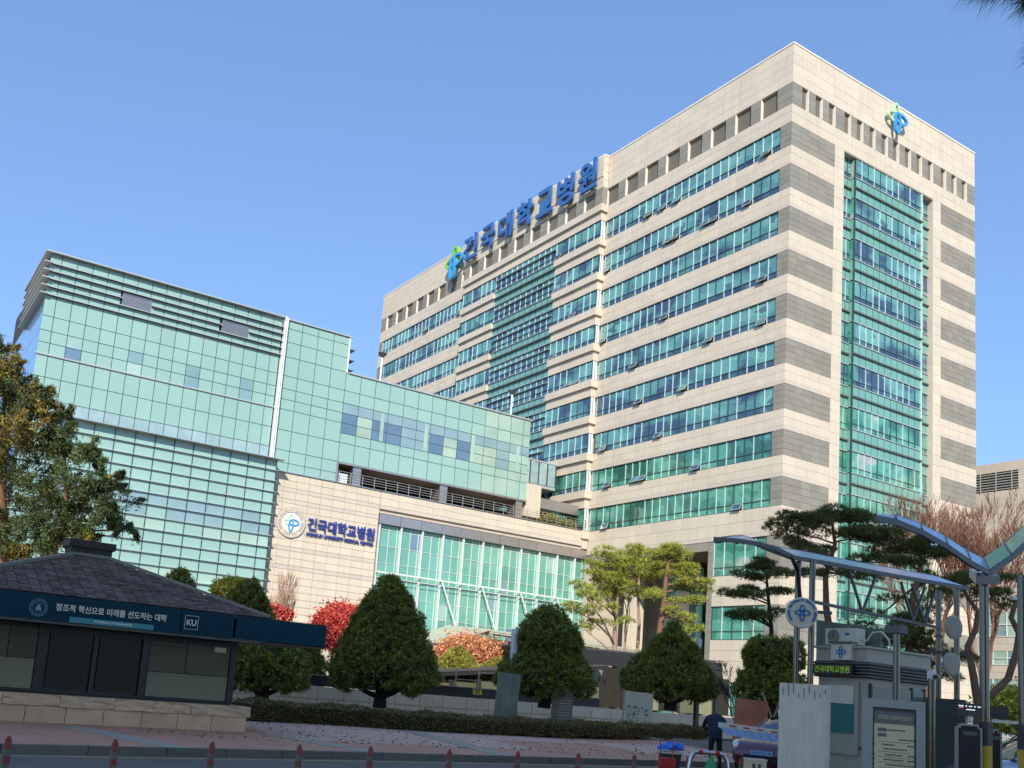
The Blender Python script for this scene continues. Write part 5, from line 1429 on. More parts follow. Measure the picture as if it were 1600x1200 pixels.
# shaded pines right of the tower corner
pb = (-27.32, 33.08, 1.52); B = (pb[0], pb[1], 0.3)
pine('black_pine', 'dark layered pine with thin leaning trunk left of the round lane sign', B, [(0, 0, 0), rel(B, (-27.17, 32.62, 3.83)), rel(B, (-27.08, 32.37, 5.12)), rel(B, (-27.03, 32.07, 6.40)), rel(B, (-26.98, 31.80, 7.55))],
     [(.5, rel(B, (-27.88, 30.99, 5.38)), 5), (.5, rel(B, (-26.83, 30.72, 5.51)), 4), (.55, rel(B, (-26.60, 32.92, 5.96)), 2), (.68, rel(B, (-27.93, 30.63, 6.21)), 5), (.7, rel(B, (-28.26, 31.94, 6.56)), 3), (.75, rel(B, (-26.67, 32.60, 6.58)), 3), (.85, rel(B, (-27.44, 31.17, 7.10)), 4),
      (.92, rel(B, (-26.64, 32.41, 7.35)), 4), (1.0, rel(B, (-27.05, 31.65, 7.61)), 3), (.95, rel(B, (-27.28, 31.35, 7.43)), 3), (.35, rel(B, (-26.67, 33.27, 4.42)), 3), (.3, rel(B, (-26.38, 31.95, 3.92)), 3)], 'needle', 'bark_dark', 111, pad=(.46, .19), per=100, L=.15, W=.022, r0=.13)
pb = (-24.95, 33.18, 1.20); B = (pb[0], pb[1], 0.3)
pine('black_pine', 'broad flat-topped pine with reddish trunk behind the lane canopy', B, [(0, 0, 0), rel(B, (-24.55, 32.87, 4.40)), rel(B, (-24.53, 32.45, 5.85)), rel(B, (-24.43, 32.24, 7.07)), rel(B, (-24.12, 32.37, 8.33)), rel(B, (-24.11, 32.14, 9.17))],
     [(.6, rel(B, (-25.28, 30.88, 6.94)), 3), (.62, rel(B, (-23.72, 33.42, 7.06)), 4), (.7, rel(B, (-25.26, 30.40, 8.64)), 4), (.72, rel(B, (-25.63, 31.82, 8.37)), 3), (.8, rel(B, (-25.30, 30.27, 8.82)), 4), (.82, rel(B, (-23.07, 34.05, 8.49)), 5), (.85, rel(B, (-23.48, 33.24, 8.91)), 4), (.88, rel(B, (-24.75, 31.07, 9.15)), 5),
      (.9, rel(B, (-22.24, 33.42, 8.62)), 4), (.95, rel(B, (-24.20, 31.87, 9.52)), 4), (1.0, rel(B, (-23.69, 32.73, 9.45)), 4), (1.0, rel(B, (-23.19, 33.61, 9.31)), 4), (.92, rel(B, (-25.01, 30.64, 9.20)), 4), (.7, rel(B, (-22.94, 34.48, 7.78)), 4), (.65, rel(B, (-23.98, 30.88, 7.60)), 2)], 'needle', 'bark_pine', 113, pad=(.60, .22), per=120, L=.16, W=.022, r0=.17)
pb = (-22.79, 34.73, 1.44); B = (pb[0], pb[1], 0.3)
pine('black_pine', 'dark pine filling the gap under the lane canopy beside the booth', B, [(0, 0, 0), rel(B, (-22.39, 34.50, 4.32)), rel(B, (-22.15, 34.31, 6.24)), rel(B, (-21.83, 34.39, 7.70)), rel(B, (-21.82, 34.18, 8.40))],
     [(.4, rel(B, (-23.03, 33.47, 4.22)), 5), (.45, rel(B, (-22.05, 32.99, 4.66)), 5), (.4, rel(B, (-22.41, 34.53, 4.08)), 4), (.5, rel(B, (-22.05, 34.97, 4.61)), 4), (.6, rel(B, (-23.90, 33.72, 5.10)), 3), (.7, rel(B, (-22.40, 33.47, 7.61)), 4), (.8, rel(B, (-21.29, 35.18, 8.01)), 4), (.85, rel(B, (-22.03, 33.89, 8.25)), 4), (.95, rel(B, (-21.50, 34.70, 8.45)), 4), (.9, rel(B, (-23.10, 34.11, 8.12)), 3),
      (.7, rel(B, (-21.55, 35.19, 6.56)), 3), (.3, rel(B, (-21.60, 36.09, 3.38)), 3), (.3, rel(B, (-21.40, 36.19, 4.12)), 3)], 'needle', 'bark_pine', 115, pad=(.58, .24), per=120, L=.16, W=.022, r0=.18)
pb = (-19.02, 33.13, 1.44); B = (pb[0], pb[1], 0.3)
pc_ = pine('black_pine', 'crooked pine with one trunk bending into a wide U behind the machines', B, [(0, 0, 0), rel(B, (-18.90, 33.00, 2.51)), rel(B, (-18.89, 32.69, 3.56)), rel(B, (-18.90, 32.41, 4.40)), rel(B, (-18.72, 32.55, 4.95)), rel(B, (-18.61, 32.53, 5.59)), rel(B, (-18.77, 32.12, 6.10)), rel(B, (-18.83, 31.85, 6.61))],
     [(.9, rel(B, (-19.30, 31.33, 5.80)), 3), (.95, rel(B, (-19.08, 31.52, 6.36)), 3), (1.0, rel(B, (-18.60, 32.22, 6.64)), 3), (.85, rel(B, (-18.20, 33.03, 6.18)), 3), (.95, rel(B, (-17.93, 33.33, 6.64)), 3), (.8, rel(B, (-18.45, 34.68, 5.83)), 3)], 'needle', 'bark_pine', 117, pad=(.5, .2), per=80, L=.15, W=.022, r0=.15)
m = MB(); m.tube([rel(B, p) for p in ((-18.89, 32.98, 2.62), (-18.62, 33.35, 2.87), (-18.28, 33.73, 3.44), (-18.06, 33.84, 4.32), (-17.95, 33.81, 4.96), (-18.04, 33.51, 5.47), (-17.85, 33.58, 6.23))], [.14, .13, .12, .11, .1, .09, .06], 10)
m.build('bough', 'bark_pine', pc_, smooth=True)

# juniper over the kiosk
pb = (-43.77, 6.56, -0.47); B = (pb[0], pb[1], 0.2)
def juniper():
    t_ = thing('juniper_tree', 'large ragged juniper with shoots coloured as sunlit rising behind the kiosk roof', 'tree', B)
    rng = np.random.default_rng(131); rd = random.Random(131)
    m = MB()
    stem = [rel(B, p) for p in ((-43.77, 6.56, -0.47), (-43.47, 5.48, 4.66), (-43.25, 4.90, 7.74), (-42.94, 4.61, 10.33), (-42.61, 4.52, 12.41), (-42.56, 4.30, 13.44))]
    m.tube(stem, [.34, .28, .24, .18, .12, .05], 9)
    stem2 = [rel(B, p) for p in ((-43.75, 6.52, -0.21), (-42.57, 6.92, 4.80), (-42.00, 7.23, 6.92), (-41.76, 7.14, 8.48), (-41.70, 6.84, 9.76))]
    m.tube(stem2, [.26, .2, .16, .10, .05], 8)
    clusters = []
    def c(px): clusters.append(px)
    L1 = [((-42.66, 4.14, 13.42), .7, 1), ((-41.73, 4.04, 12.36), .9, 1), ((-43.47, 4.97, 12.72), .8, 1), ((-42.30, 5.34, 11.45), .9, 1), ((-41.60, 4.71, 10.90), 1.1, 1), ((-42.04, 5.60, 11.99), .55, 1), ((-41.97, 5.94, 11.24), .6, 1), ((-41.56, 5.08, 9.91), 1.1, 1), ((-43.06, 4.58, 9.80), 1.0, 1), ((-42.23, 5.91, 9.93), 1.0, 0), ((-42.83, 6.68, 10.60), .9, 0), ((-41.33, 7.35, 10.07), .7, 0),
          ((-42.53, 6.88, 11.56), .3, 0), ((-41.16, 7.74, 9.71), .5, 0), ((-41.98, 6.62, 8.95), 1.15, 0), ((-40.64, 7.07, 8.32), 1.1, 0), ((-42.61, 5.86, 8.09), 1.2, 0), ((-43.07, 5.04, 8.28), 1.2, 0), ((-41.16, 8.18, 8.31), .85, 0), ((-40.82, 8.61, 8.75), .5, 0), ((-41.37, 8.08, 7.52), 1.0, 0), ((-41.02, 8.76, 7.19), .7, 0), ((-40.77, 9.25, 6.90), .45, 0),
          ((-41.83, 7.49, 6.94), .95, 0), ((-42.54, 6.42, 6.58), 1.0, 0), ((-42.25, 7.06, 6.12), .8, 0), ((-43.21, 5.28, 6.73), .9, 0), ((-43.10, 5.77, 5.73), .7, 1), ((-43.42, 5.17, 5.94), .6, 1), ((-41.60, 8.01, 6.47), .6, 0), ((-43.47, 7.05, 5.94), .6, 0), ((-43.00, 6.05, 5.37), .35, 1), ((-42.85, 4.46, 11.36), 1.0, 1), ((-41.90, 7.15, 7.69), 1.0, 0)]
    PA = {0: [], 1: []}; DA = {0: [], 1: []}
    for p, r, k in L1:
        q = Vector(rel(B, p)); src = Vector(stem2[3]) if (q-Vector(stem2[3])).length < (q-Vector(stem[3])).length else Vector(stem[3])
        src = min([Vector(s) for s in stem[1:]+stem2[1:]], key=lambda s: (s-q).length)
        m.tube([src, src.lerp(q, .5)+Vector((0, 0, -.15)), q], [.07, .05, .02], 5)
        for w in range(12):
            cc = np.array(q)+rng.normal(size=3)*r*.46; d0 = crown_dirs(1, rng)[0]; d0[2] = abs(d0[2])*.7+.35; d0 /= np.linalg.norm(d0)
            n = 230; u = rng.uniform(0, 1, n); P = cc+d0*u[:, None]*r*.75+rng.normal(size=(n, 3))*(.17*r*(1.15-u))[:, None]
            kk = k if rng.uniform() < .8 else 1-k
            if k == 0: kk = 0 if rng.uniform() < .96 else 1
            if k == 1: kk = 1 if rng.uniform() < .42 else 0
            PA[kk].append(P); DA[kk].append(np.tile(d0, (n, 1)))
    m.build('trunk', 'bark_pine', t_, smooth=True)
    for kk, mt in ((0, 'juniper'), (1, 'juniper_sunlit')):
        P = np.concatenate(PA[kk]); D = np.concatenate(DA[kk]); V, k = leaf_quads(P, D, .17, .05, .6, rng)
        put('crown', fast_mesh('crown', V, k, mt), t_)
juniper()

# bare trees
def bare(name, label, base, h, seed, spread=.5, r0=.16, depth=6, up=.35, mt='twig', vase=True, first=.3):
    t_ = thing(name, label, 'tree', base); rd = random.Random(seed); m = MB(); tw = []
    def grow(p, d, L, r, k):
        q = p+d*L; mid = p.lerp(q, .5)+Vector((rd.uniform(-1, 1), rd.uniform(-1, 1), 0))*L*.05
        if k > depth-3: m.tube([p, mid, q], [r, r*.85, r*.7], 6 if k == depth else 4, cap=False)
        else: tw.append((p, q, r))
        if k == 0: return
        n = 3 if k > 2 else 4
        for i in range(n):
            dd = (d+Vector((rd.uniform(-1, 1), rd.uniform(-1, 1), rd.uniform(-.35, .8)))*spread+Vector((0, 0, up*.5))).normalized()
            grow(p.lerp(q, rd.uniform(.55, 1.0)), dd, L*rd.uniform(.62, .86), r*.62, k-1)
    grow(Vector((0, 0, 0)), Vector((0, 0, 1)), h*first, r0, depth)
    m.build('trunk', mt, t_)
    m2 = MB()
    for p, q, r in tw:
        d = (q-p).normalized(); s = d.orthogonal().normalized(); s2 = d.cross(s); rr = max(r, .017)
        b = len(m2.V)
        for k in range(3):
            a = 2.094*k; o = (s*math.cos(a)+s2*math.sin(a)); m2.V.append(p+o*rr)
        m2.V.append(q); m2.F += [(b, b+1, b+3), (b+1, b+2, b+3), (b+2, b, b+3)]
    m2.build('branch', mt, t_, kind='stuff')
    return t_
pb = (-35.95, 57.69, 2.25)
bare('bare_tree', 'tall leafless tree with fine reddish twigs before the tower foot', (pb[0], pb[1], 0), 19.5, 201, .46, .22, 7, .5, first=.27)
pb = (-33.14, 58.34, 2.47)
bare('bare_tree', 'leafless tree spreading fine brown twigs in front of the beige annex', (pb[0], pb[1], 0), 18, 207, .50, .2, 7, .45, first=.26)
pb = (-49.48, 20.23, 0.70)
bare('bare_tree', 'small bare budding tree against the cream podium wall', (pb[0], pb[1], 0), 6.6, 211, .38, .07, 5, .6, mt='bark_pale', first=.36)
pb = (-35.19, 39.59, 1.66)
bare('bare_tree', 'thin bare tree beside the lower windows of the tower', (pb[0], pb[1], 0), 4.5, 213, .6, .07, 5, .3, mt='bark_dark', first=.3)

# pine bough hanging over the camera, its trunk just outside the picture
def near_pine():
    B = (1.2, 6.2, 0.0)
    t_ = thing('near_pine', 'dark pine needles hanging into the top right corner of the sky', 'tree', B)
    m = MB(); m.tube([(0, 0, 0), (.1, .05, 2.2), (-.05, .1, 4.6), (.1, 0, 7.0)], [.22, .18, .15, .08], 10)
    PTS = []
    rng = np.random.default_rng(301)
    tips = [(-2.11, 3.77, 4.73), (-2.15, 3.70, 4.74), (-2.06, 3.83, 4.76), (-1.91, 3.76, 4.54), (-1.93, 3.73, 4.55), (-1.91, 3.80, 4.39), (-1.93, 3.79, 4.33), (-2.02, 3.91, 4.73)]
    lead = [Vector(rel(B, (-1.92, 4.36, 5.06))), Vector(rel(B, (-1.96, 4.00, 4.77)))]
    m.tube([(.0, .08, 4.4), lead[0], lead[1]], [.06, .03, .012], 7)
    m.build('trunk', 'bark_dark', t_)
    bm_ = MB(); V = []
    P = []; D = []
    for i, tp in enumerate(tips):
        q = Vector(rel(B, tp)); bm_.tube([lead[1], lead[1].lerp(q, .6)+Vector((0, 0, .03)), q], [.010, .007, .004], 5)
        ax_ = np.array((q-lead[1]).normalized())
        for j in range(240):
            u = rng.uniform(.45, 1.0); d = crown_dirs(1, rng)[0]; d = ax_*.9+d*.8; d[2] -= .25; d /= np.linalg.norm(d)
            P.append(np.array(lead[1].lerp(q, u))); D.append(d)
    bm_.build('branch', 'bark_dark', t_)
    V, k = leaf_quads(np.array(P), np.array(D), .115, .0022, .06, rng)
    mat('needle_near', (0.035, 0.055, 0.03), .5, var=.3)
    put('crown', fast_mesh('crown', V, k, 'needle_near'), t_)
near_pine()

# ------------------------------------------------------------------ lane gate and street furniture
mat('orange_plastic', (0.30, 0.05, 0.03), 0.5, namt=.12, nscale=8)
mat('reflect_grey', (0.174, 0.140, 0.096), 0.4, namt=.1, nscale=10)
mat('concrete_white', (0.835, 0.700, 0.503), 0.85, namt=.08, nscale=3, fine=.08, fscale=50, streak=.14, sscale=3.5)
mat('booth_metal', (0.418, 0.370, 0.266), 0.4, metal=.15, namt=.06, nscale=2, streak=.1, sscale=2)
mat('booth_dark', (0.041, 0.045, 0.033), 0.5, namt=.06)
mat('booth_glass', (0.139, 0.150, 0.115), 0.12, namt=.08, spec=.6)
mat('booth_green', (0.03, 0.17, 0.13), 0.5, namt=.06)
mat('copper_patina', (0.151, 0.190, 0.133), 0.7, namt=.15, nscale=2, streak=.3, sscale=3)
mat('chrome', (0.55, 0.55, 0.53), 0.14, metal=1.0, namt=.03)
mat('pole_steel', (0.15, 0.135, 0.115), 0.2, metal=1.0, namt=.05)
def tint_mat(name, tint, body, mix):
    """tinted clear sheet: light passes straight through and takes the tint, the rest is a diffuse body colour"""
    m = mat(name, body, .25, namt=.15, nscale=1.5, spec=.5, coat=.2)
    nt = m.node_tree; N = nt.nodes; L = nt.links; out = N['Material Output']; b = N['Principled BSDF']
    tr = N.new('ShaderNodeBsdfTransparent'); tr.inputs[0].default_value = (*tint, 1)
    mx = N.new('ShaderNodeMixShader'); mx.inputs[0].default_value = mix
    L.new(tr.outputs[0], mx.inputs[1]); L.new(b.outputs[0], mx.inputs[2]); L.new(mx.outputs[0], out.inputs['Surface'])
tint_mat('tint_sky', (.55, .72, .92), (.36, .50, .68), .8)  # blue body colour stands in for the sky reflected on the panes
tint_mat('tint_green', (.10, .60, .45), (.02, .42, .25), .85)
mat('sign_white', (0.719, 0.630, 0.459), 0.4, namt=.03)
mat('sign_blue', (0.02, 0.14, 0.38), 0.4, namt=.02)
mat('notice_paper', (0.766, 0.600, 0.326), 0.6, namt=.05, nscale=2)
mat('notice_header', (0.17, 0.17, 0.13), 0.6, namt=.04)
mat('notice_ink', (0.06, 0.055, 0.045), 0.7, namt=.02)
mat('led_green', (0.10, 0.22, 0.02), 0.5, namt=.02, emis=(0.25, 0.5, 0.03), estr=.18)
mat('led_white', (0.6, 0.6, 0.6), 0.5, namt=.0, emis=(0.9, 0.9, 0.95), estr=.8)
mat('led_red', (0.6, 0.1, 0.05), 0.5, namt=.0, emis=(1.0, 0.25, 0.15), estr=.8)
mat('red_plastic', (0.50, 0.02, 0.015), 0.4, namt=.05)
mat('blue_bag', (0.02, 0.17, 0.62), 0.4, namt=.12, nscale=9, bump=.6, bscale=14)
mat('green_bag', (0.01, 0.30, 0.06), 0.4, namt=.12, nscale=9, bump=.5, bscale=14)
mat('yellow_post', (0.60, 0.33, 0.01), 0.5, namt=.10, nscale=6)
mat('tarp_blue', (0.30, 0.42, 0.60), 0.45, namt=.12, nscale=5)

def delineator(loc, label):
    t = thing('lane_delineator', label, 'bollard', loc, 'orange flexible delineator posts along the road')
    MB().lathe([(.10, 0), (.10, .02), (.06, .035)], n=14).build('base', 'steel_dark', t)
    MB().lathe([(.042, .03), (.040, .66), (.036, .70), (.036, .73)], n=14).build('post', 'orange_plastic', t, smooth=False)
    for z in (.25, .42, .56): MB().lathe([(.0425, z), (.0422, z+.07)], n=14).build('reflective_band', 'reflect_grey', t)
    MB().lathe([(.022, .73), (.022, .755), (.012, .765)], n=10).build('cap', 'orange_plastic', t)
DL = [(-10.93, 1.66), (-11.07, 2.76), (-11.28, 3.92), (-11.45, 5.10), (-11.68, 6.22), (-11.75, 7.5), (-11.98, 8.85), (-12.15, 10.15), (-12.45, 11.6), (-12.5, 12.9), (-12.65, 14.4), (-12.75, 15.76), (-13.05, 17.7)]
WH = ['under the left end of the kiosk base', 'before the kiosk doors', 'before the right kiosk window', 'just right of the kiosk base', 'left of the first yew', 'right of the first yew', 'before the leaning green stone', 'before the dark engraved stone',
      'before the pale square stone', 'left of the red crate', 'beside the striped hoop barrier', 'in front of the dark red car', 'in front of the white concrete pillar']
for (x, y), w in zip(DL, WH): delineator((x, y, 0), 'orange delineator post ' + w)

# white concrete pillar slab
a = Vector((-10.84, 13.20, 2.12)); b = Vector((-10.17, 13.51, 2.17)); c = (a+b)/2; ang = math.atan2(b.y-a.y, b.x-a.x)
t = thing('concrete_pillar', 'tall flat white painted concrete slab beside the guard booth', 'pillar', (c.x, c.y, 0), rz=ang)
w = (Vector((a.x, a.y))-Vector((b.x, b.y))).length
bm = bmesh.new(); bmesh.ops.create_cube(bm, size=1.0)
for v in bm.verts: v.co = Vector((v.co.x*w, v.co.y*.28, (v.co.z+.5)*2.13))
bmesh.ops.bevel(bm, geom=bm.edges, offset=.018, segments=2); me = bpy.data.meshes.new('slab'); bm.to_mesh(me); bm.free(); me.materials.append(MATS['concrete_white']); put('slab', me, t, (0, .14, 0))
m = MB(); rr = random.Random(9)
for q in range(9): m.box((-w/2+.06+q*w/9, -.004, 2.05-rr.uniform(0, .12)), (.006, .01, rr.uniform(.05, .25)))
m.build('rust_streaks', 'bark_dark', t)

# guard booth
bx_, by_ = -11.95, 17.07
bo = thing('guard_booth', 'grey metal guard booth with dark louvred eaves and a green striped window', 'booth', (-12.5, 18, 0))
B0_ = base_of(bo)
m = MB(); m.bx(-13.05, bx_, by_, 19.0, .1, 2.5); m.build('wall', 'booth_metal', bo, world=True)
m = MB(); m.bx(-13.2, bx_+.1, by_-.1, 19.15, .0, .1); m.build('base', 'kerb', bo, world=True)
sl2 = MB(); sl2.bx(-13.12, bx_+.05, by_-.05, 19.1, 2.44, 2.76); sl2.build('eaves_band', 'booth_dark', bo, world=True)
for q in range(5):
    m = MB(); m.bx(-13.20, bx_+.13, by_-.13, 19.18, 2.46+q*.062, 2.485+q*.062); m.build('louver_slat', 'steel_dark', bo, world=True)
m = MB(); m.bx(-13.10, bx_+.03, by_-.03, 19.1, 2.76, 3.02); m.bx(-13.16, bx_+.09, by_-.09, 19.16, 3.02, 3.06); m.build('roof', 'booth_metal', bo, world=True)
m = MB(); m.bx(-12.86, -12.10, by_-.05, by_-.0, .95, 2.34); m.build('window_frame', 'booth_metal', bo, world=True)
m = MB(); m.bx(-12.76, -12.20, by_-.075, by_-.05, 1.93, 2.28); m.build('blind', 'sign_white', bo, world=True)
m = MB(); m.bx(-12.76, -12.20, by_-.075, by_-.05, 1.36, 1.92); m.build('window_pane', 'booth_green', bo, world=True)
m = MB(); m.bx(-12.95, -12.05, by_-.03, by_, .2, .28); m.bx(-12.95, -12.05, by_-.03, by_, .62, .66); m.bx(-12.95, -12.05, by_-.03, by_, 1.08, 1.12); m.build('rail_line', 'steel_dark', bo, world=True)
for y0, y1 in ((17.2, 17.9), (17.95, 18.45), (18.52, 18.88)):
    MB().bx(bx_, bx_+.03, y0, y1, 1.55, 2.3).build('window_pane', 'booth_glass', bo, world=True)
m = MB()
for y in (17.15, 17.92, 18.48, 18.9): m.bx(bx_, bx_+.04, y-.02, y+.02, 1.5, 2.35)
m.build('window_frame', 'booth_dark', bo, world=True)
# things on the booth
bd_ = thing('led_board', 'dark display board with dim green Korean letters under the booth roof', 'sign', (-12.6, by_-.16, 2.58))
MB().bx(-.46, .46, -.06, .0, -.09, .10).build('case', 'booth_dark', bd_)
put('letter_row', text_mesh('건국대학교병원', .16, .002, .003, 'led_green', fit=(.80, .135)), bd_, (.02, -.066, .005), ROT_F)
bp_ = thing('patina_panel', 'upright greenish metal panel standing on the booth roof', 'panel', (-12.45, 17.55, 3.06))
p0 = (-13.54, 17.60, 3.66); p1 = (-12.03, 17.60, 3.45)
m = MB(); m.prism([(p0[0]+12.45, .05, 0), (p1[0]+12.45, .05, 0), (p1[0]+12.45, .05, p1[2]-3.06), (p0[0]+12.45, .05, p0[2]-3.06)], (0, .05, 0)); m.build('sheet', 'copper_patina', bp_)
ac = thing('aircon_unit', 'white outdoor air conditioner with round fan grille on the booth roof', 'air conditioner', ((-12.62, 17.30, 3.07)[0], 17.3, 3.07))
MB().bx(-.36, .36, -.14, .14, .03, .36).build('case', 'sign_white', ac)
for x in (-.28, .28): MB().bx(x-.03, x+.03, -.14, .14, 0, .03).build('foot', 'steel_dark', ac)
g = MB(); g.lathe([(.14, 0), (.14, .012), (.12, .012)], n=24); g.V = [Vector((v.x-.17, -.14-v.z, v.y+.195)) for v in g.V]; fg = g.build('fan_grille', 'steel_dark', ac)
g = MB()
for q in range(4): g.V += []; 
for r in (.04, .07, .10, .13):
    rb = ribbon(ell(0, 0, r, r, 0, 360, 24), .006, .004, 0); rb.build('grille_ring', 'sign_white', fg, loc=(-.17, -.154, .195), rot=ROT_F)
MB().box((.15, -.142, .24), (.10, .004, .05)).build('badge', 'sign_blue', ac)
m = MB(); m.tube([(.36, 0, .15), (.5, 0, .12), (.62, 0, .28), (.78, .05, .30), (.92, .08, .15), (.93, .1, -.0)], .018, 8); m.build('hose', 'sign_white', ac)
ls = thing('logo_box', 'small white box sign with blue loops above the display board', 'sign', ((-12.44, 16.90, 2.79)[0], 16.98, 2.78))
MB().bx(-.23, .23, -.05, .08, 0, .32).build('case', 'sign_white', ls); MB().bx(-.27, .27, -.08, .10, .32, .36).build('lid', 'steel_dark', ls)
emblem(ls, (0, -.052, .155), ROT_F, .15, ('sign_blue',)*4, .006)

# first lane canopy
def canopy(name, label, X0, depth, prof, glass, poles, truss=None, rib_n=7, group=None):
    t = thing(name, label, 'canopy', (X0, prof[0][0], 0), group)
    o = base_of(t)
    P = [Vector((X0, y, z)) for y, z in prof]; Q = [p+Vector((-depth, 0, .32))*min(1, .12+i*.25)+Vector((0, .25*max(0, 1-i*.3), 0)) for i, p in enumerate(P)]
    ng = len(P)-1
    for i in range(ng):
        g = MB(); g.prism([P[i]+Vector((-.03, 0, .01)), P[i+1]+Vector((-.03, 0, .01)), Q[i+1]+Vector((.03, 0, -.01)), Q[i]+Vector((.03, 0, -.01))], (0, 0, .02)); g.build('roof_pane', glass, t, world=True)
    for line, s in ((P, 0), (Q, 1)):
        m = MB()
        for i in range(ng): m.bar(line[i]+Vector((0, 0, -.02)), line[i+1]+Vector((0, 0, -.02)), .045, .085)
        m.build('edge_beam', 'steel_dark', t, world=True)
    for i in range(ng+1):
        MB().bar(P[i]+Vector((0, 0, -.05)), Q[i]+Vector((0, 0, -.05)), .05, .08).build('rib', 'steel_dark', t, world=True)
    for (x, y, z, r) in poles:
        m = MB(); m.tube([(x, y, 0), (x, y, z)], r, 14); pm = m.build('pole', 'pole_steel', t, world=True); smooth_angle(pm)
        MB().lathe([(r*1.6, -.03), (r*1.6, .03)], c=(x-0, y, z*.78), n=14).build('collar', 'steel_dark', t, world=True)
    return t
def prof_of(pts): return [(p[1], p[2]) for p in pts]
C1X = -13.05
pr1 = prof_of([(-13.05, 13.94, 4.83), (-13.05, 14.56, 4.89), (-13.05, 15.18, 4.92), (-13.05, 15.74, 4.88), (-13.05, 16.25, 4.79), (-13.05, 17.42, 4.82), (-13.05, 18.54, 4.83), (-13.05, 19.74, 4.85), (-13.05, 21.01, 4.88), (-13.05, 22.34, 4.91)])
c1 = canopy('lane_canopy', 'long tinted glass canopy on paired steel poles over the left gate lane', C1X, .85, pr1, 'tint_sky',
            [(-13.2, 16.55, 4.75, .06), (-12.75, 16.42, 4.72, .06), (-13.1, 21.3, 4.7, .06), (-12.7, 21.35, 4.72, .06)])
m = MB(); za = 4.0
m.bar((C1X, 16.5, 3.95), (C1X, 21.3, 3.85), .06)
for q in range(4):
    y = 18.0+q*.9; m.bar((C1X, y, 4.72), (C1X, y+.45, 3.9), .045) if q % 2 == 0 else m.bar((C1X, y-.45, 3.9), (C1X, y, 4.72), .045)
m.bar((C1X, 20.2, 4.72), (C1X, 20.7, 3.9), .045); m.bar((C1X, 20.7, 3.9), (C1X, 21.1, 4.72), .045)
m.build('truss', 'steel_dark', c1, world=True)
m = MB(); m.tube([(-13.0, 16.1, 4.75), (-13.05, 16.35, 4.5), (-13.1, 16.5, 4.0), (-13.1, 16.5, 3.7)], .04, 8); m.build('bracket', 'pole_steel', c1, world=True)
m = MB(); m.bar((-13.35, 16.2, 3.72), (-12.6, 16.85, 3.70), .06); m.bar((-13.25, 21.0, 3.3), (-12.5, 21.7, 3.3), .06); m.build('cross_arm', 'steel_dark', c1, world=True)
# second lane canopy, gull shaped
pr2 = prof_of([(-8.89, 12.85, 4.64), (-8.89, 13.35, 4.66), (-8.89, 14.01, 4.60), (-8.89, 14.69, 4.47), (-8.89, 15.33, 4.30), (-8.89, 15.86, 4.21), (-8.89, 16.54, 4.56), (-8.89, 17.31, 5.07), (-8.89, 18.67, 5.77)])
t2 = thing('gull_canopy', 'gull-wing canopy with blue and green tinted panes at the right edge', 'canopy', (-8.9, 16, 0))
P = [Vector((-8.89, y, z)) for y, z in pr2]; Q = [p+Vector((-.6, .9, .36))*(.1, .35, .6, .8, .95, 1.0, 1.0, 1.0, 1.0)[i] for i, p in enumerate(P)]
for i in range(len(P)-1):
    g = MB(); g.prism([P[i], P[i+1], Q[i+1], Q[i]], (0, 0, .02)); g.build('roof_pane', 'tint_sky' if i < 5 else 'tint_green', t2, world=True)
    MB().bar(P[i], Q[i], .035, .06).build('rib', 'steel_dark', t2, world=True)
for L_ in (P, Q):
    m = MB()
    for i in range(len(P)-1): m.bar(L_[i]+Vector((0, 0, -.04)), L_[i+1]+Vector((0, 0, -.04)), .05, .09)
    m.build('edge_beam', 'steel_dark', t2, world=True)
m = MB(); v = P[5]; m.bar(v+Vector((.04, -.1, -.17)), v+Vector((-.6, .8, .1)), .34, .14); m.build('valley_gutter', 'steel', t2, world=True)
m = MB(); m.bar(v+Vector((.2, .3, -.42)), v+Vector((.2, 1.5, -.30)), .06); m.build('tie_bar', 'steel', t2, world=True)
for p_, r in (((-8.99, 15.89, 2.04), .072), ((-8.22, 15.59, 2.07), .07)):
    m = MB(); m.tube([(p_[0], p_[1], 0), (p_[0], p_[1], v.z-.15)], r, 16); o_ = m.build('pole', 'pole_steel', t2, world=True); smooth_angle(o_)
for q in (0, 2, 4, 6):
    m = MB(); m.lathe([(.01, -.05), (.04, -.03), (.05, 0), (.04, .03), (.01, .05)], c=P[q].lerp(P[q+1], .6)+Vector((-.02, -.05, -.10)), n=12); o_ = m.build('stud', 'chrome', t2, world=True); smooth_angle(o_, 60)

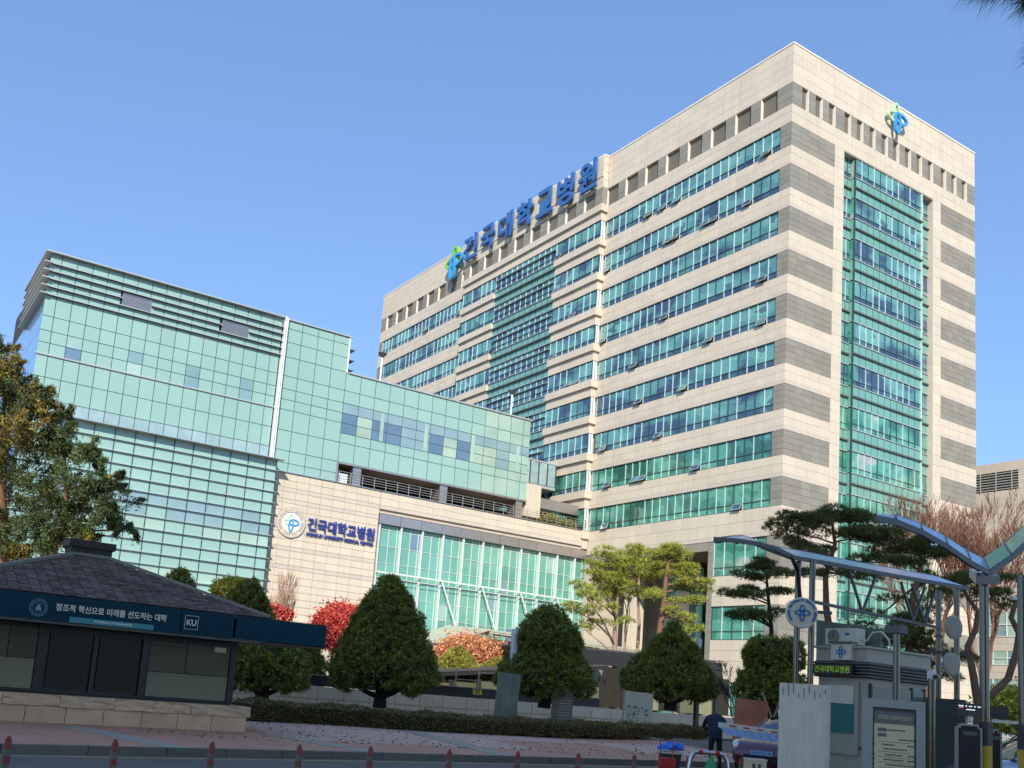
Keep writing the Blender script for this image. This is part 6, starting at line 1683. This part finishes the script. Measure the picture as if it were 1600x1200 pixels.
# round signs
rs = thing('round_sign', 'white round sign with blue loops on the left canopy poles', 'sign', (-12.46, 15.75, 3.58))
yaw_s = math.atan2(-rs.location.y, -rs.location.x)
m = MB().lathe([(.285, -.04), (.30, -.03), (.30, .03), (.285, .04)], n=40); m.V = [Vector((v.z, v.x, v.y)) for v in m.V]
o_ = m.build('disc', 'sign_white', rs); rs.rotation_euler = (0, 0, yaw_s+.25)
emblem(rs, (.045, 0, 0), ROT_S, .19, ('sign_blue',)*4, .008)
ring_text(rs, 'KONKUK UNIVERSITY MEDICAL CENTER', .245, .05, 'sign_blue', (.046, 0, 0), ROT_S, 215, -35)
MB().bar((-.05, 0, 0), (-.35, .1, 0), .05).build('bracket', 'steel_dark', rs)
for i, (p_, lab) in enumerate((((-11.92, 19.92, 3.72), 'upper'), ((-12.02, 20.00, 2.95), 'lower'))):
    d_ = thing('round_disc', lab + ' pale round disc sign seen edge-on at the right canopy poles', 'sign', p_, 'pale discs on the right poles')
    m = MB().lathe([(.20, -.03), (.25, -.02), (.25, .02), (.20, .04)], n=32); m.V = [Vector((v.z, v.x, v.y)) for v in m.V]
    m.build('disc', 'slab_grey', d_); d_.rotation_euler = (0, 0, math.atan2(-p_[1], -p_[0])+.9)
    MB().bar((-.05, 0, 0), (-.3, .2, 0), .04).build('bracket', 'steel_dark', d_)

# thin lamp pole, camera pole
p_ = (-10.49, 15.80, 1.95)
t = thing('sensor_pole', 'slim steel pole with a boxy dark head in front of the booth', 'pole', (p_[0], p_[1], 0))
o_ = MB().tube([(0, 0, 0), (0, 0, 3.18)], .055, 14).build('pole', 'pole_steel', t); smooth_angle(o_)
MB().bx(-.13, .13, -.13, .13, 3.18, 3.32).build('head', 'steel_dark', t)
p_ = (-9.89, 15.88, 1.67)
t = thing('camera_pole', 'steel pole with a small white security camera near its top', 'pole', (p_[0], p_[1], 0))
o_ = MB().tube([(0, 0, 0), (0, 0, 2.42)], .06, 14).build('pole', 'pole_steel', t); smooth_angle(o_)
cm = thing('security_camera', 'small white security camera on the steel pole beside the booth', 'camera', (p_[0], p_[1], 2.46))
fc = Vector((-p_[0], -p_[1], 0)).normalized(); lf = Vector((-fc.y, fc.x, 0))*-1
o_ = MB().tube([lf*-.06+fc*.0, lf*-.06+fc*.22+Vector((0, 0, -.02))], .055, 14).build('housing', 'sign_white', cm); smooth_angle(o_)
MB().tube([lf*-.06+fc*.221+Vector((0, 0, -.02)), lf*-.06+fc*.235+Vector((0, 0, -.02))], .042, 14).build('lens', 'black_steel', cm)
MB().bx(-.05, .05, -.05, .05, -.06, .1).build('mount', 'steel', cm)

# notice board
na = Vector((-7.73, 10.99, 1.87)); nb = Vector((-7.22, 11.46, 1.84)); c = (na+nb)/2; ang = math.atan2(nb.y-na.y, nb.x-na.x); w = (Vector((na.x, na.y))-Vector((nb.x, nb.y))).length
nt_ = thing('notice_board', 'grey framed parking fee board with cream sheet in front of the booth', 'notice board', (c.x, c.y, 0), rz=ang)
H_ = 1.90; s_ = w/.77
m = MB()
for x in (-w/2+.05, w/2-.05): m.box((x, .04, H_/2), (.10, .12, H_))
m.box((0, .04, H_-.05), (w-.201, .118, .10)); m.box((0, .04, .55), (w-.201, .118, .08)); m.build('frame', 'steel', nt_)
MB().box((0, .03, 1.20), (w-.2, .04, 1.22)).build('backing', 'steel_dark', nt_)
MB().box((0, .005, 1.17), (w-.24, .01, 1.12)).build('sheet', 'notice_paper', nt_)
MB().box((0, -.001, 1.68), (w-.24, .008, .15)).build('header', 'notice_header', nt_)
put('letter_row', text_mesh('건국대학교 부설주차장 이용안내', .07, .001, .0006, 'notice_paper', fit=(w-.32, .058)), nt_, (0, -.007, 1.68), ROT_F)
for z in (1.53, 1.465): MB().box((-w/2+.21, -.002, z), (.10, .006, .042)).build('tab', 'notice_header', nt_)
ink = MB(); rr = random.Random(3)
rows = [(1.53, -.10, .12), (1.42, .05, .26), (1.35, -.14, .0), (1.30, -.12, .14), (1.23, -.10, .08), (1.17, -.12, .10), (1.11, -.10, .12), (1.03, -.24, .22), (.985, -.20, .16), (.94, -.2, .2), (.84, -.22, .0)]
for z, x0, x1 in rows:
    x = x0
    while x < x1:
        ww = rr.uniform(.012, .03); ink.box((x+ww/2, -.001, z), (ww*.8, .003, .018)); x += ww+.004
for z in (1.35, 1.23, 1.17, 1.11):
    x = -.26
    for k in range(2): ink.box((x+.03*k, -.001, z), (.02, .003, .02))
    x = .16
    for k in range(4): ink.box((x+.024*k, -.001, z), (.018, .003, .018))
for z in (1.385, 1.265, 1.20, 1.14, 1.075): ink.box((0, -.001, z), (w-.32, .003, .004))
ink.build('print', 'notice_ink', nt_)

# dark cabinet, ticket machines, display, yellow posts
a = Vector((-12.03, 19.03, 2.20)); b = Vector((-11.35, 19.37, 2.21)); c = (a+b)/2; ang = math.atan2(b.y-a.y, b.x-a.x); w = (Vector((a.x, a.y))-Vector((b.x, b.y))).length
t = thing('steel_cabinet', 'large dark steel cabinet with ribbed lower front beside the booth', 'cabinet', (c.x, c.y, 0), rz=ang)
bm = bmesh.new(); bmesh.ops.create_cube(bm, size=1.0)
for v in bm.verts: v.co = Vector((v.co.x*w, v.co.y*.7, (v.co.z+.5)*2.14+.06))
bmesh.ops.bevel(bm, geom=bm.edges, offset=.03, segments=2); me = bpy.data.meshes.new('case'); bm.to_mesh(me); bm.free(); me.materials.append(MATS['booth_dark']); put('case', me, t, (0, .35, 0))
for q in range(9): MB().box((-w/2+.08+q*(w-.16)/8, -.015, .42), (.05, .02, .62)).build('rib', 'steel_dark', t)
def machine(name, label, p, w, h, d, face='black_steel', rot=.0):
    t = thing(name, label, 'parking machine', (p[0], p[1], 0), rz=math.atan2(VIEW_R.y, VIEW_R.x)+rot)
    bm = bmesh.new(); bmesh.ops.create_cube(bm, size=1.0)
    for v in bm.verts: v.co = Vector((v.co.x*w, v.co.y*d, (v.co.z+.5)*h))
    ed = [e for e in bm.edges if abs(e.verts[0].co.y-e.verts[1].co.y) > .01]
    bmesh.ops.bevel(bm, geom=ed, offset=.045, segments=4, affect='EDGES'); me = bpy.data.meshes.new('housing'); bm.to_mesh(me); bm.free(); me.materials.append(MATS['steel']); put('housing', me, t)
    bm = bmesh.new(); bmesh.ops.create_cube(bm, size=1.0)
    for v in bm.verts: v.co = Vector((v.co.x*(w-.05), v.co.y*.02, (v.co.z+.5)*(h-.06)+.03))
    ed = [e for e in bm.edges if abs(e.verts[0].co.y-e.verts[1].co.y) > .01]
    bmesh.ops.bevel(bm, geom=ed, offset=.035, segments=4, affect='EDGES'); me = bpy.data.meshes.new('front_panel'); bm.to_mesh(me); bm.free(); me.materials.append(MATS[face]); put('front_panel', me, t, (-.005, -d/2-.006, 0))
    MB().box((0, -d/2-.02, h-.14), (w*.55, .01, .06)).build('screen', 'booth_glass', t)
    for z in (.9, .85, .8): MB().box((0, -d/2-.02, h*.42+z-.85), (.02, .01, .018)).build('button', 'sign_white', t)
    return t
machine('ticket_machine', 'black fronted parking machine with silver rounded casing, nearest the display', (-8.58, 14.72, 1.71), .34, 1.70, .26, rot=-.35)
machine('ticket_machine', 'second narrower silver cased machine behind the yellow banded post', (-8.83, 15.88, 1.70), .16, 1.66, .26, rot=-.3)
p_ = (-8.62, 14.78, 1.93)
t = thing('led_display', 'small black display with white and red dots above the parking machine', 'display', (p_[0], p_[1], 1.72), rz=math.atan2(VIEW_R.y, VIEW_R.x)+.2)
MB().bx(-.21, .21, -.05, .05, .10, .29).build('case', 'black_steel', t); MB().bx(-.02, .05, -.03, .03, .0, .10).build('stem', 'steel', t)
dm = MB(); rr = random.Random(5)
for q in range(13):
    if rr.random() < .8: dm.box((-.19+q*.03, -.053, .245), (.018, .004, .014))
dm.build('dots', 'led_white', t)
dm = MB()
for q in range(7): dm.box((-.06+q*.022, -.053, .195), (.014, .004, .012))
dm.build('dots', 'led_white', t); MB().box((-.16, -.053, .222), (.07, .004, .008)).build('dots', 'led_red', t)
for p_, lab in (((-8.36, 14.81, 1.35), 'yellow banded guard post between the two parking machines'), ((-7.62, 14.46, 1.37), 'yellow banded guard post at the right picture edge')):
    t = thing('guard_post', lab, 'post', (p_[0], p_[1], 0)); MB().bx(-.06, .06, -.06, .06, 0, 1.40).build('post', 'yellow_post', t); MB().bx(-.065, .065, -.065, .065, 1.40, 1.75).build('upper_sleeve', 'black_steel', t)
p_ = (-10.02, 18.51, 2.00)
t = thing('gate_arm_unit', 'dark gate housing with a white arm behind the machines', 'barrier', (p_[0], p_[1], 0), rz=math.atan2(VIEW_R.y, VIEW_R.x)-.1)
MB().bx(-.33, -.27, -.03, .03, 0, 1.72).build('post', 'black_steel', t); MB().bx(-.38, -.05, -.1, .1, 1.86, 2.08).build('head', 'black_steel', t); MB().bx(-.38, .55, -.2, -.16, 1.78, 1.84).build('arm', 'sign_white', t)

# left barrier arm with its blue cloth, hoop barrier, bins
pa = Vector((-15.93, 17.37, 1.28)); pb = Vector((-14.24, 17.46, 1.21)); h0 = Vector((pb.x, pb.y, 0))
t = thing('barrier_arm', 'white lane barrier arm with red marks and pale blue skirt', 'barrier', tuple(h0))
m = MB(); m.bar(pa-h0, pb-h0+Vector((.3, .4, 0)), .05, .11); m.build('arm', 'sign_white', t)
dv = (pb-pa)
for u in (.18, .40, .62, .84): MB().bar(pa-h0+dv*u+Vector((.028, -.028, .01)), pa-h0+dv*(u+.09)+Vector((.028, -.028, .01)), .02, .035).build('red_mark', 'led_red' if False else 'red_plastic', t)
sk = MB(); K = 16
for q in range(K+1):
    u = q/K; p = pa-h0+dv*u+Vector((.035, -.03, -.05)); s = (.13+.03*math.sin(u*3)) * (min(u/.12, 1))
    sk.V += [p, p+Vector((.02*math.sin(q*2), .02*math.sin(q*3), -s)), p+Vector((-.02, .02, 0)), p+Vector((-.02+.02*math.sin(q*2), .02+.02*math.sin(q*3), -s))]
for q in range(K): b = q*4; sk.F += [(b, b+4, b+5, b+1), (b+2, b+3, b+7, b+6)]
sk.build('skirt', 'tarp_blue', t)
MB().bx(-.15, .25, .2, .6, 0, 1.1).build('motor_box', 'sign_white', t)

hp = Vector((-10.58, 10.95, 0.73)); hq = Vector((-10.28, 11.42, 0.77)); hp.z = hq.z = 0
t = thing('hoop_barrier', 'low chrome hoop barrier with red bands beside the red crate', 'barrier', tuple((hp+hq)/2))
c = (hp+hq)/2; ax_ = (hq-hp).normalized(); L = (hq-hp).length
pts = [c-c+ax_*(-L/2)+Vector((0, 0, z)) for z in (0, .5)]
ztop = (-10.42, 11.14, 0.97)[2]
arc = [(-.5, .0), (-.5, ztop-.22), (-.47, ztop-.1), (-.40, ztop-.02), (-.3, ztop), (.3, ztop), (.40, ztop-.02), (.47, ztop-.1), (.5, ztop-.22), (.5, 0)]
path = [ax_*(x*L)+Vector((0, 0, z)) for x, z in arc]
o_ = MB().tube(path, .035, 12).build('hoop', 'chrome', t); smooth_angle(o_, 50)
for x in (-.22, .22): MB().tube([ax_*((x-.06)*L)+Vector((0, 0, ztop)), ax_*((x+.06)*L)+Vector((0, 0, ztop))], .0365, 12).build('red_band', 'red_plastic', t)

p_ = Vector((-15.29, 15.17, 0.45)); p_.z = 0.0
t = thing('red_crate', 'red plastic crate with a tall folding handle standing by the kerb', 'crate', (p_.x, p_.y, .0), rz=1.0)
hz = (-15.26, 15.11, 0.85)[2]; bz = (-15.29, 15.15, 0.53)[2]
m = MB(); m.bx(-.16, .16, -.13, .13, 0.05, bz); m.build('box', 'red_plastic', t)
for q in range(3): MB().bx(-.165, .165, -.135, .135, .1+q*(bz-.1)/3.2, .13+q*(bz-.1)/3.2).build('ridge', 'red_plastic', t)
m = MB(); m.tube([(-.13, .1, bz), (-.13, .12, hz+.03), (.13, .12, hz+.03), (.13, .1, bz)], .013, 8); m.build('handle', 'red_plastic', t)
for x in (-.12, .12): MB().tube([(x-.02, .1, .05), (x+.02, .1, .05)], .05, 12).build('wheel', 'black_steel', t)
p2 = Vector((-15.84, 15.79, 0.58)); 
t = thing('storage_bin', 'dark open bin with white rim stuffed with a blue bag', 'bin', (p2.x, p2.y, .0))
bz2 = (-15.85, 15.81, 0.47)[2]; tz2 = (-15.83, 15.79, 0.62)[2]
m = MB().lathe([(.17, .0), (.25, tz2-.04), (.27, tz2), (.24, tz2), (.20, tz2-.1)], n=18); m.build('tub', 'booth_dark', t)
m = MB().lathe([(.275, tz2-.03), (.28, tz2), (.25, tz2+.01)], n=18); m.build('rim', 'sign_white', t)
bz3 = (-15.81, 15.75, 0.85)[2]
t = thing('blue_bag', 'crumpled bright blue plastic bag spilling over the bin', 'bag', (p2.x, p2.y, tz2+.01))
bm = bmesh.new(); bmesh.ops.create_icosphere(bm, subdivisions=4, radius=1)
rr = np.random.default_rng(3)
for v in bm.verts:
    n_ = 1+.14*math.sin(v.co.x*7+v.co.z*5)+.12*math.sin(v.co.y*9-v.co.z*4)+.06*math.sin(v.co.x*17)*math.cos(v.co.z*13)
    v.co = Vector((v.co.x*.20*n_, v.co.y*.30*n_+max(v.co.z, 0)*.12, max(v.co.z, -.3)*(bz3-tz2)*.55*n_+.08))
me = bpy.data.meshes.new('bag'); bm.to_mesh(me); bm.free(); me.materials.append(MATS['blue_bag']); o_ = put('sack', me, t)
p3 = Vector((-11.96, 12.76, 0.73)); p3.z = 0; gz3 = (-11.93, 12.78, 0.84)[2]
t = thing('green_bag', 'bright green sack leaning behind the hoop barrier', 'bag', (p3.x, p3.y, 0))
bm = bmesh.new(); bmesh.ops.create_icosphere(bm, subdivisions=4, radius=1)
for v in bm.verts:
    k = (v.co.z+1)/2; n_ = 1+.10*math.sin(v.co.x*8+v.co.z*6)+.07*math.sin(v.co.y*11)
    v.co = Vector((v.co.x*.16*n_*(1-.6*k), v.co.y*.26*n_*(1-.72*k)+.14*k, k*gz3))
me = bpy.data.meshes.new('sack'); bm.to_mesh(me); bm.free(); me.materials.append(MATS['green_bag']); put('sack', me, t)
p4 = Vector((-12.23, 14.29, 0.68)); p4.z = 0; wz = (-12.22, 14.28, 0.77)[2]
t = thing('white_box', 'small cream box standing in front of the dark red car', 'box', (p4.x, p4.y, 0), rz=1.0)
MB().bx(-.17, .17, -.12, .12, 0, wz).build('case', 'notice_paper', t); MB().bx(-.18, .18, -.13, .13, wz, wz+.03).build('lid', 'sign_white', t)
m = MB()
for x in (-.08, .02): m.bx(x, x+.05, -.125, -.12, wz-.14, wz-.05)
m.build('slot', 'steel_dark', t)

# ------------------------------------------------------------------ cars
mat('car_red', (0.10, 0.004, 0.012), 0.22, spec=.6, coat=1.0, namt=.03)
mat('car_silver', (0.42, 0.46, 0.52), 0.28, metal=.6, coat=.8, namt=.03)
mat('car_glass', (0.02, 0.03, 0.04), 0.05, spec=.9, coat=.5, namt=.05)
mat('tyre', (0.015, 0.015, 0.015), 0.8, namt=.05)
mat('headlight', (0.65, 0.66, 0.62), 0.12, spec=.8, coat=.6, namt=.05)
mat('plate', (0.28, 0.42, 0.62), 0.5, namt=.03)
def car(label, paint, loc, rz, L=4.7, W=1.82, H=1.46):
    t = thing('parked_car', label, 'car', loc, rz=rz)          # front points along +x
    st = [(-.50, .80, .50, .62, .90), (-.485, .90, .30, .66, 1.00), (-.42, .97, .20, .82, 1.05), (-.30, 1.0, .18, .92, 1.03), (-.10, 1.0, .18, .93, 1.01), (.10, 1.0, .18, .92, .99), (.25, 1.0, .19, .90, .97),
          (.36, .98, .20, .85, .90), (.44, .93, .22, .76, .80), (.485, .84, .26, .62, .68), (.50, .72, .34, .52, .56)]
    # x share, width share, z bottom, z shoulder, z centre (metres at H=1.46)
    V = []; F = []; k = 16; s = H/1.46
    for x, w_, zb, zs, zc in st:
        hw = W/2*w_; r = []
        half = [(0, zb), (hw*.82, zb), (hw*.97, zb+.10), (hw, (zb+zs)/2), (hw*.985, zs-.06), (hw*.93, zs), (hw*.78, (zs+zc)/2+.02), (hw*.42, zc-.005), (0, zc)]
        ring = half + [(-a, b) for a, b in half[-2:0:-1]]
        for a, b in ring: V.append(Vector((x*L, a, b*s)))
    k = 16
    for i in range(len(st)-1):
        for j in range(k):
            a = i*k+j; b = i*k+(j+1) % k; F.append((a, b, b+k, a+k))
    F.append(tuple(reversed(range(k)))); F.append(tuple((len(st)-1)*k+j for j in range(k)))
    o_ = put('body', mesh_from('body', V, F, paint, True), t); smooth_angle(o_, 50)
    # cabin
    cs = [(-.36, .80, .98, .99), (-.30, .79, .98, 1.14), (-.20, .76, .98, 1.36), (-.10, .75, .98, 1.45), (.02, .75, .98, 1.46), (.10, .75, .98, 1.41), (.18, .77, .97, 1.22), (.27, .82, .95, .97)]
    V = []; F = []; k = 8
    for x, w_, zb, zt in cs:
        hw = W/2*w_; tw = hw*(1-.20*(zt-zb)/.48)
        ring = [(hw+.02, zb-.02), (tw+.01, zb+(zt-zb)*.80), (tw*.88, zt-.015), (tw*.4, zt), (-tw*.4, zt), (-tw*.88, zt-.015), (-tw-.01, zb+(zt-zb)*.80), (-hw-.02, zb-.02)]
        for a, b in ring: V.append(Vector((x*L, a, b*s)))
    for i in range(len(cs)-1):
        for j in range(k-1):
            a = i*k+j; F.append((a, a+1, a+1+k, a+k))
    o_ = put('window_glass', mesh_from('window_glass', V, F, 'car_glass', True), t)
    # roof and pillars in paint, a little proud
    V2 = []; F2 = []
    for i, (x, w_, zb, zt) in enumerate(cs[1:6]):
        hw = W/2*w_; tw = hw*(1-.20*(zt-zb)/.48)
        for a, b in ((tw+.02, zb+(zt-zb)*.84), (tw*.9, zt+.0), (tw*.4, zt+.014), (-tw*.4, zt+.014), (-tw*.9, zt+.0), (-tw-.02, zb+(zt-zb)*.84)): V2.append(Vector((x*L, a, b*s)))
    for i in range(1, 4):
        for j in range(5): a = i*6+j; F2.append((a, a+1, a+7, a+6))
    o_ = put('roof', mesh_from('roof', V2, F2, paint, True), t)
    for sy in (-1, 1):
        pm = MB()
        def P3(x, u):
            for i in range(len(cs)-1):
                if cs[i][0] <= x <= cs[i+1][0]:
                    q = (x-cs[i][0])/(cs[i+1][0]-cs[i][0]); w_, zb, zt = [cs[i][n]*(1-q)+cs[i+1][n]*q for n in (1, 2, 3)]
                    hw = W/2*w_; tw = hw*(1-.20*(zt-zb)/.48); y = hw+.03+(tw+.02-hw-.03)*u
                    return Vector((x*L, sy*y, (zb+(zt-zb)*.84*u)*s))
        pm.bar(P3(.26, .0), P3(.10, 1), .05); pm.bar(P3(-.03, 0), P3(-.02, 1), .06); pm.bar(P3(-.34, 0), P3(-.2, 1), .07)
        pm.bar(P3(.10, 1), P3(-.2, 1), .04)
        pm.build('pillar', paint, t)
        MB().bx(.16*L, .20*L, sy*(W/2+.02) if sy > 0 else sy*(W/2+.20), sy*(W/2+.20) if sy > 0 else sy*(W/2+.02), .98*s, 1.10*s).build('mirror', paint, t)
        for x in (.02, -.20): MB().bx(x*L, x*L+.18, min(sy*W*.497, sy*W*.507), max(sy*W*.497, sy*W*.507), .80*s, .83*s).build('door_handle', 'chrome', t)
        for x in (.115, -.06, -.245): MB().box((x*L, sy*W*.4995, .58*s), (.012, .008, .62)).build('door_seam', 'tyre', t)
        h = MB(); h.V = []; 
        bm = bmesh.new(); bmesh.ops.create_icosphere(bm, subdivisions=3, radius=1)
        for v in bm.verts: v.co = Vector((v.co.x*.30, v.co.y*.17, v.co.z*.085))
        me = bpy.data.meshes.new('headlight'); bm.to_mesh(me); bm.free(); me.materials.append(MATS['headlight']); me.polygons.foreach_set('use_smooth', [True]*len(me.polygons))
        put('headlight', me, t, (.435*L, sy*W*.37, .69*s), (0, math.radians(22), sy*math.radians(-28)))
        for x in (.31, -.30):
            wl = MB().lathe([(.22, -.10), (.32, -.10), (.335, -.06), (.335, .06), (.32, .10), (.22, .10)], n=24)
            wl.V = [Vector((v.x, v.z, v.y)) for v in wl.V]
            w_ = wl.build('wheel', 'tyre', t, loc=(x*L, sy*(W/2-.10), .33)); smooth_angle(w_, 40)
            rm_ = MB()
            for q in range(7):
                a = q*2*math.pi/7; rm_.bar((0, 0, 0), (.2*math.cos(a), 0, .2*math.sin(a)), .04, .03)
            rm_.build('rim', 'steel', w_, loc=(0, sy*.105, 0))
    MB().bx(.497*L, .503*L, -.45, .45, .36*s, .50*s).build('grille', 'tyre', t)
    pl = MB().bx(.504*L, .508*L, -.26, .26, .50*s, .61*s).build('licence_plate', 'plate', t)
    m = MB(); 
    for q in range(6): m.bx(.508*L, .509*L, -.21+q*.075, -.17+q*.075, .53*s, .58*s)
    m.build('plate_print', 'sign_blue', pl)
    return t
p_ = (-16.12, 19.06, 0.48)
hd_ = math.radians(-70)
car('dark red saloon facing the road under the barrier arm', 'car_red', (p_[0]-2.38*math.cos(hd_), p_[1]-2.38*math.sin(hd_), .12), hd_)
p_ = (-10.83, 20.26, 1.45)
car('silver blue saloon seen from the side at the right edge', 'car_silver', (p_[0]+.3, p_[1]+.85, .06), math.radians(-122), H=1.60)

# ------------------------------------------------------------------ the person bending by the kerb
mat('jacket_navy', (0.010, 0.013, 0.030), 0.75, namt=.15, nscale=5, bump=.5, bscale=12, obj=True)
mat('trousers_black', (0.008, 0.008, 0.011), 0.8, namt=.15, nscale=5, obj=True)
mat('skin', (0.42, 0.24, 0.17), 0.55, namt=.05, obj=True)
mat('hair_black', (0.012, 0.010, 0.009), 0.6, namt=.1, obj=True)
def person():
    B = (-19.45, 21.1, 0.0)
    t = thing('person', 'person in navy jacket and black trousers bending forward beside the barrier arm', 'person', B, rz=math.atan2(VIEW_R.y, VIEW_R.x))
    # local frame: x to the picture's right, y away from the camera
    J = {'pelvis': (0, 0, .90), 'waist': (.0, .05, 1.04), 'chest': (.03, .14, 1.27), 'neckb': (.08, .28, 1.42), 'neck': (.10, .36, 1.43), 'head0': (.12, .43, 1.41), 'head1': (.14, .51, 1.34),
         'hipL': (-.10, .0, .86), 'kneeL': (-.12, .03, .48), 'ankL': (-.12, -.02, .09), 'heelL': (-.12, -.05, .05), 'toeL': (-.15, .16, .035),
         'hipR': (.10, .0, .86), 'kneeR': (.13, .05, .48), 'ankR': (.14, .0, .09), 'heelR': (.14, -.03, .05), 'toeR': (.17, .18, .035),
         'shL': (-.19, .20, 1.36), 'elL': (-.25, .38, 1.12), 'wrL': (-.05, .58, 1.02), 'shR': (.24, .20, 1.35), 'elR': (.40, .38, 1.14), 'wrR': (.52, .55, 1.08),
         'palmL': (-.01, .66, .96), 'palmR': (.57, .60, 1.06)}
    Rr = {'pelvis': .165, 'waist': .185, 'chest': .205, 'neckb': .10, 'neck': .062, 'head0': .082, 'head1': .088, 'hipL': .10, 'kneeL': .068, 'ankL': .05, 'heelL': .045, 'toeL': .035, 'hipR': .10, 'kneeR': .068, 'ankR': .05, 'heelR': .045, 'toeR': .035,
          'shL': .085, 'elL': .055, 'wrL': .034, 'shR': .085, 'elR': .055, 'wrR': .034, 'palmL': .030, 'palmR': .030}
    E = [('pelvis', 'waist'), ('waist', 'chest'), ('chest', 'neckb'), ('neckb', 'neck'), ('neck', 'head0'), ('head0', 'head1'), ('pelvis', 'hipL'), ('hipL', 'kneeL'), ('kneeL', 'ankL'), ('ankL', 'heelL'), ('ankL', 'toeL'),
         ('pelvis', 'hipR'), ('hipR', 'kneeR'), ('kneeR', 'ankR'), ('ankR', 'heelR'), ('ankR', 'toeR'), ('chest', 'shL'), ('shL', 'elL'), ('elL', 'wrL'), ('wrL', 'palmL'), ('chest', 'shR'), ('shR', 'elR'), ('elR', 'wrR'), ('wrR', 'palmR')]
    for sd in 'LR':
        px, py, pz = J['palm'+sd]
        for q, (dx, dz) in enumerate(((-.022, .012), (-.008, .016), (.008, .014), (.022, .006))):
            J['f%s%d' % (sd, q)] = (px+dx*1.6, py+.055-.004*abs(q-1), pz+dz); J['g%s%d' % (sd, q)] = (px+dx*1.8, py+.08, pz+dz-.035)
            Rr['f%s%d' % (sd, q)] = .0095; Rr['g%s%d' % (sd, q)] = .008
            E += [('palm'+sd, 'f%s%d' % (sd, q)), ('f%s%d' % (sd, q), 'g%s%d' % (sd, q))]
        J['t'+sd] = (px+(.04 if sd == 'L' else -.04), py+.02, pz+.02); Rr['t'+sd] = .010; E.append(('palm'+sd, 't'+sd))
    names = list(J); me = bpy.data.meshes.new('body'); me.from_pydata([J[n] for n in names], [(names.index(a), names.index(b)) for a, b in E], [])
    ob = bpy.data.objects.new('body', me); COL.objects.link(ob)
    md = ob.modifiers.new('skin', 'SKIN'); md.use_smooth_shade = True
    sv = me.skin_vertices[0].data
    for i, n in enumerate(names): sv[i].radius = (Rr[n], Rr[n])
    sv[0].use_root = True
    sb = ob.modifiers.new('sub', 'SUBSURF'); sb.levels = 2; sb.render_levels = 2
    dg = bpy.context.evaluated_depsgraph_get(); m2 = bpy.data.meshes.new_from_object(ob.evaluated_get(dg)); bpy.data.objects.remove(ob)
    m2.name = 'body'; m2.materials.clear()
    for k in ('jacket_navy', 'trousers_black', 'skin'): m2.materials.append(MATS[k])
    for p in m2.polygons:
        c = p.center; k = 0
        if c.z < .84: k = 1
        if c.y > .38 and c.z > 1.24 and abs(c.x-.12) < .13: k = 2
        for w in ('wrL', 'wrR'):
            if (Vector(J[w])-c).length < .16 and c.y > J[w][1]+.01: k = 2
        if c.z < .10: k = 1
        p.material_index = k
    m2.polygons.foreach_set('use_smooth', [True]*len(m2.polygons))
    put('body', m2, t)
    bm = bmesh.new(); bmesh.ops.create_icosphere(bm, subdivisions=3, radius=.103)
    for v in list(bm.verts):
        if v.co.z < -.055 or (v.co.y > .06 and v.co.z < .01): v.co *= .82
    me = bpy.data.meshes.new('hair'); bm.to_mesh(me); bm.free(); me.materials.append(MATS['hair_black']); me.polygons.foreach_set('use_smooth', [True]*len(me.polygons))
    put('hair', me, t, (.13, .455, 1.405), (math.radians(-50), 0, 0))
    nz = MB().lathe([(.001, 0), (.012, .01), (.014, .03)], n=8); nz.build('nose', 'skin', t, loc=(.15, .59, 1.30))
    for sx in (-1, 1): MB().box((0, 0, 0), (.02, .03, .05)).build('ear', 'skin', t, loc=(.13+sx*.09, .48, 1.37))
    cl = MB().lathe([(.085, -.03), (.095, .0), (.08, .03)], n=16); cl.build('collar', 'jacket_navy', t, loc=(.09, .32, 1.425), rot=(math.radians(-60), 0, 0))
    hm_ = MB().lathe([(.175, -.05), (.185, -.02), (.17, .05)], n=20); hm_.build('jacket_hem', 'jacket_navy', t, loc=(0, .02, .86))
person()
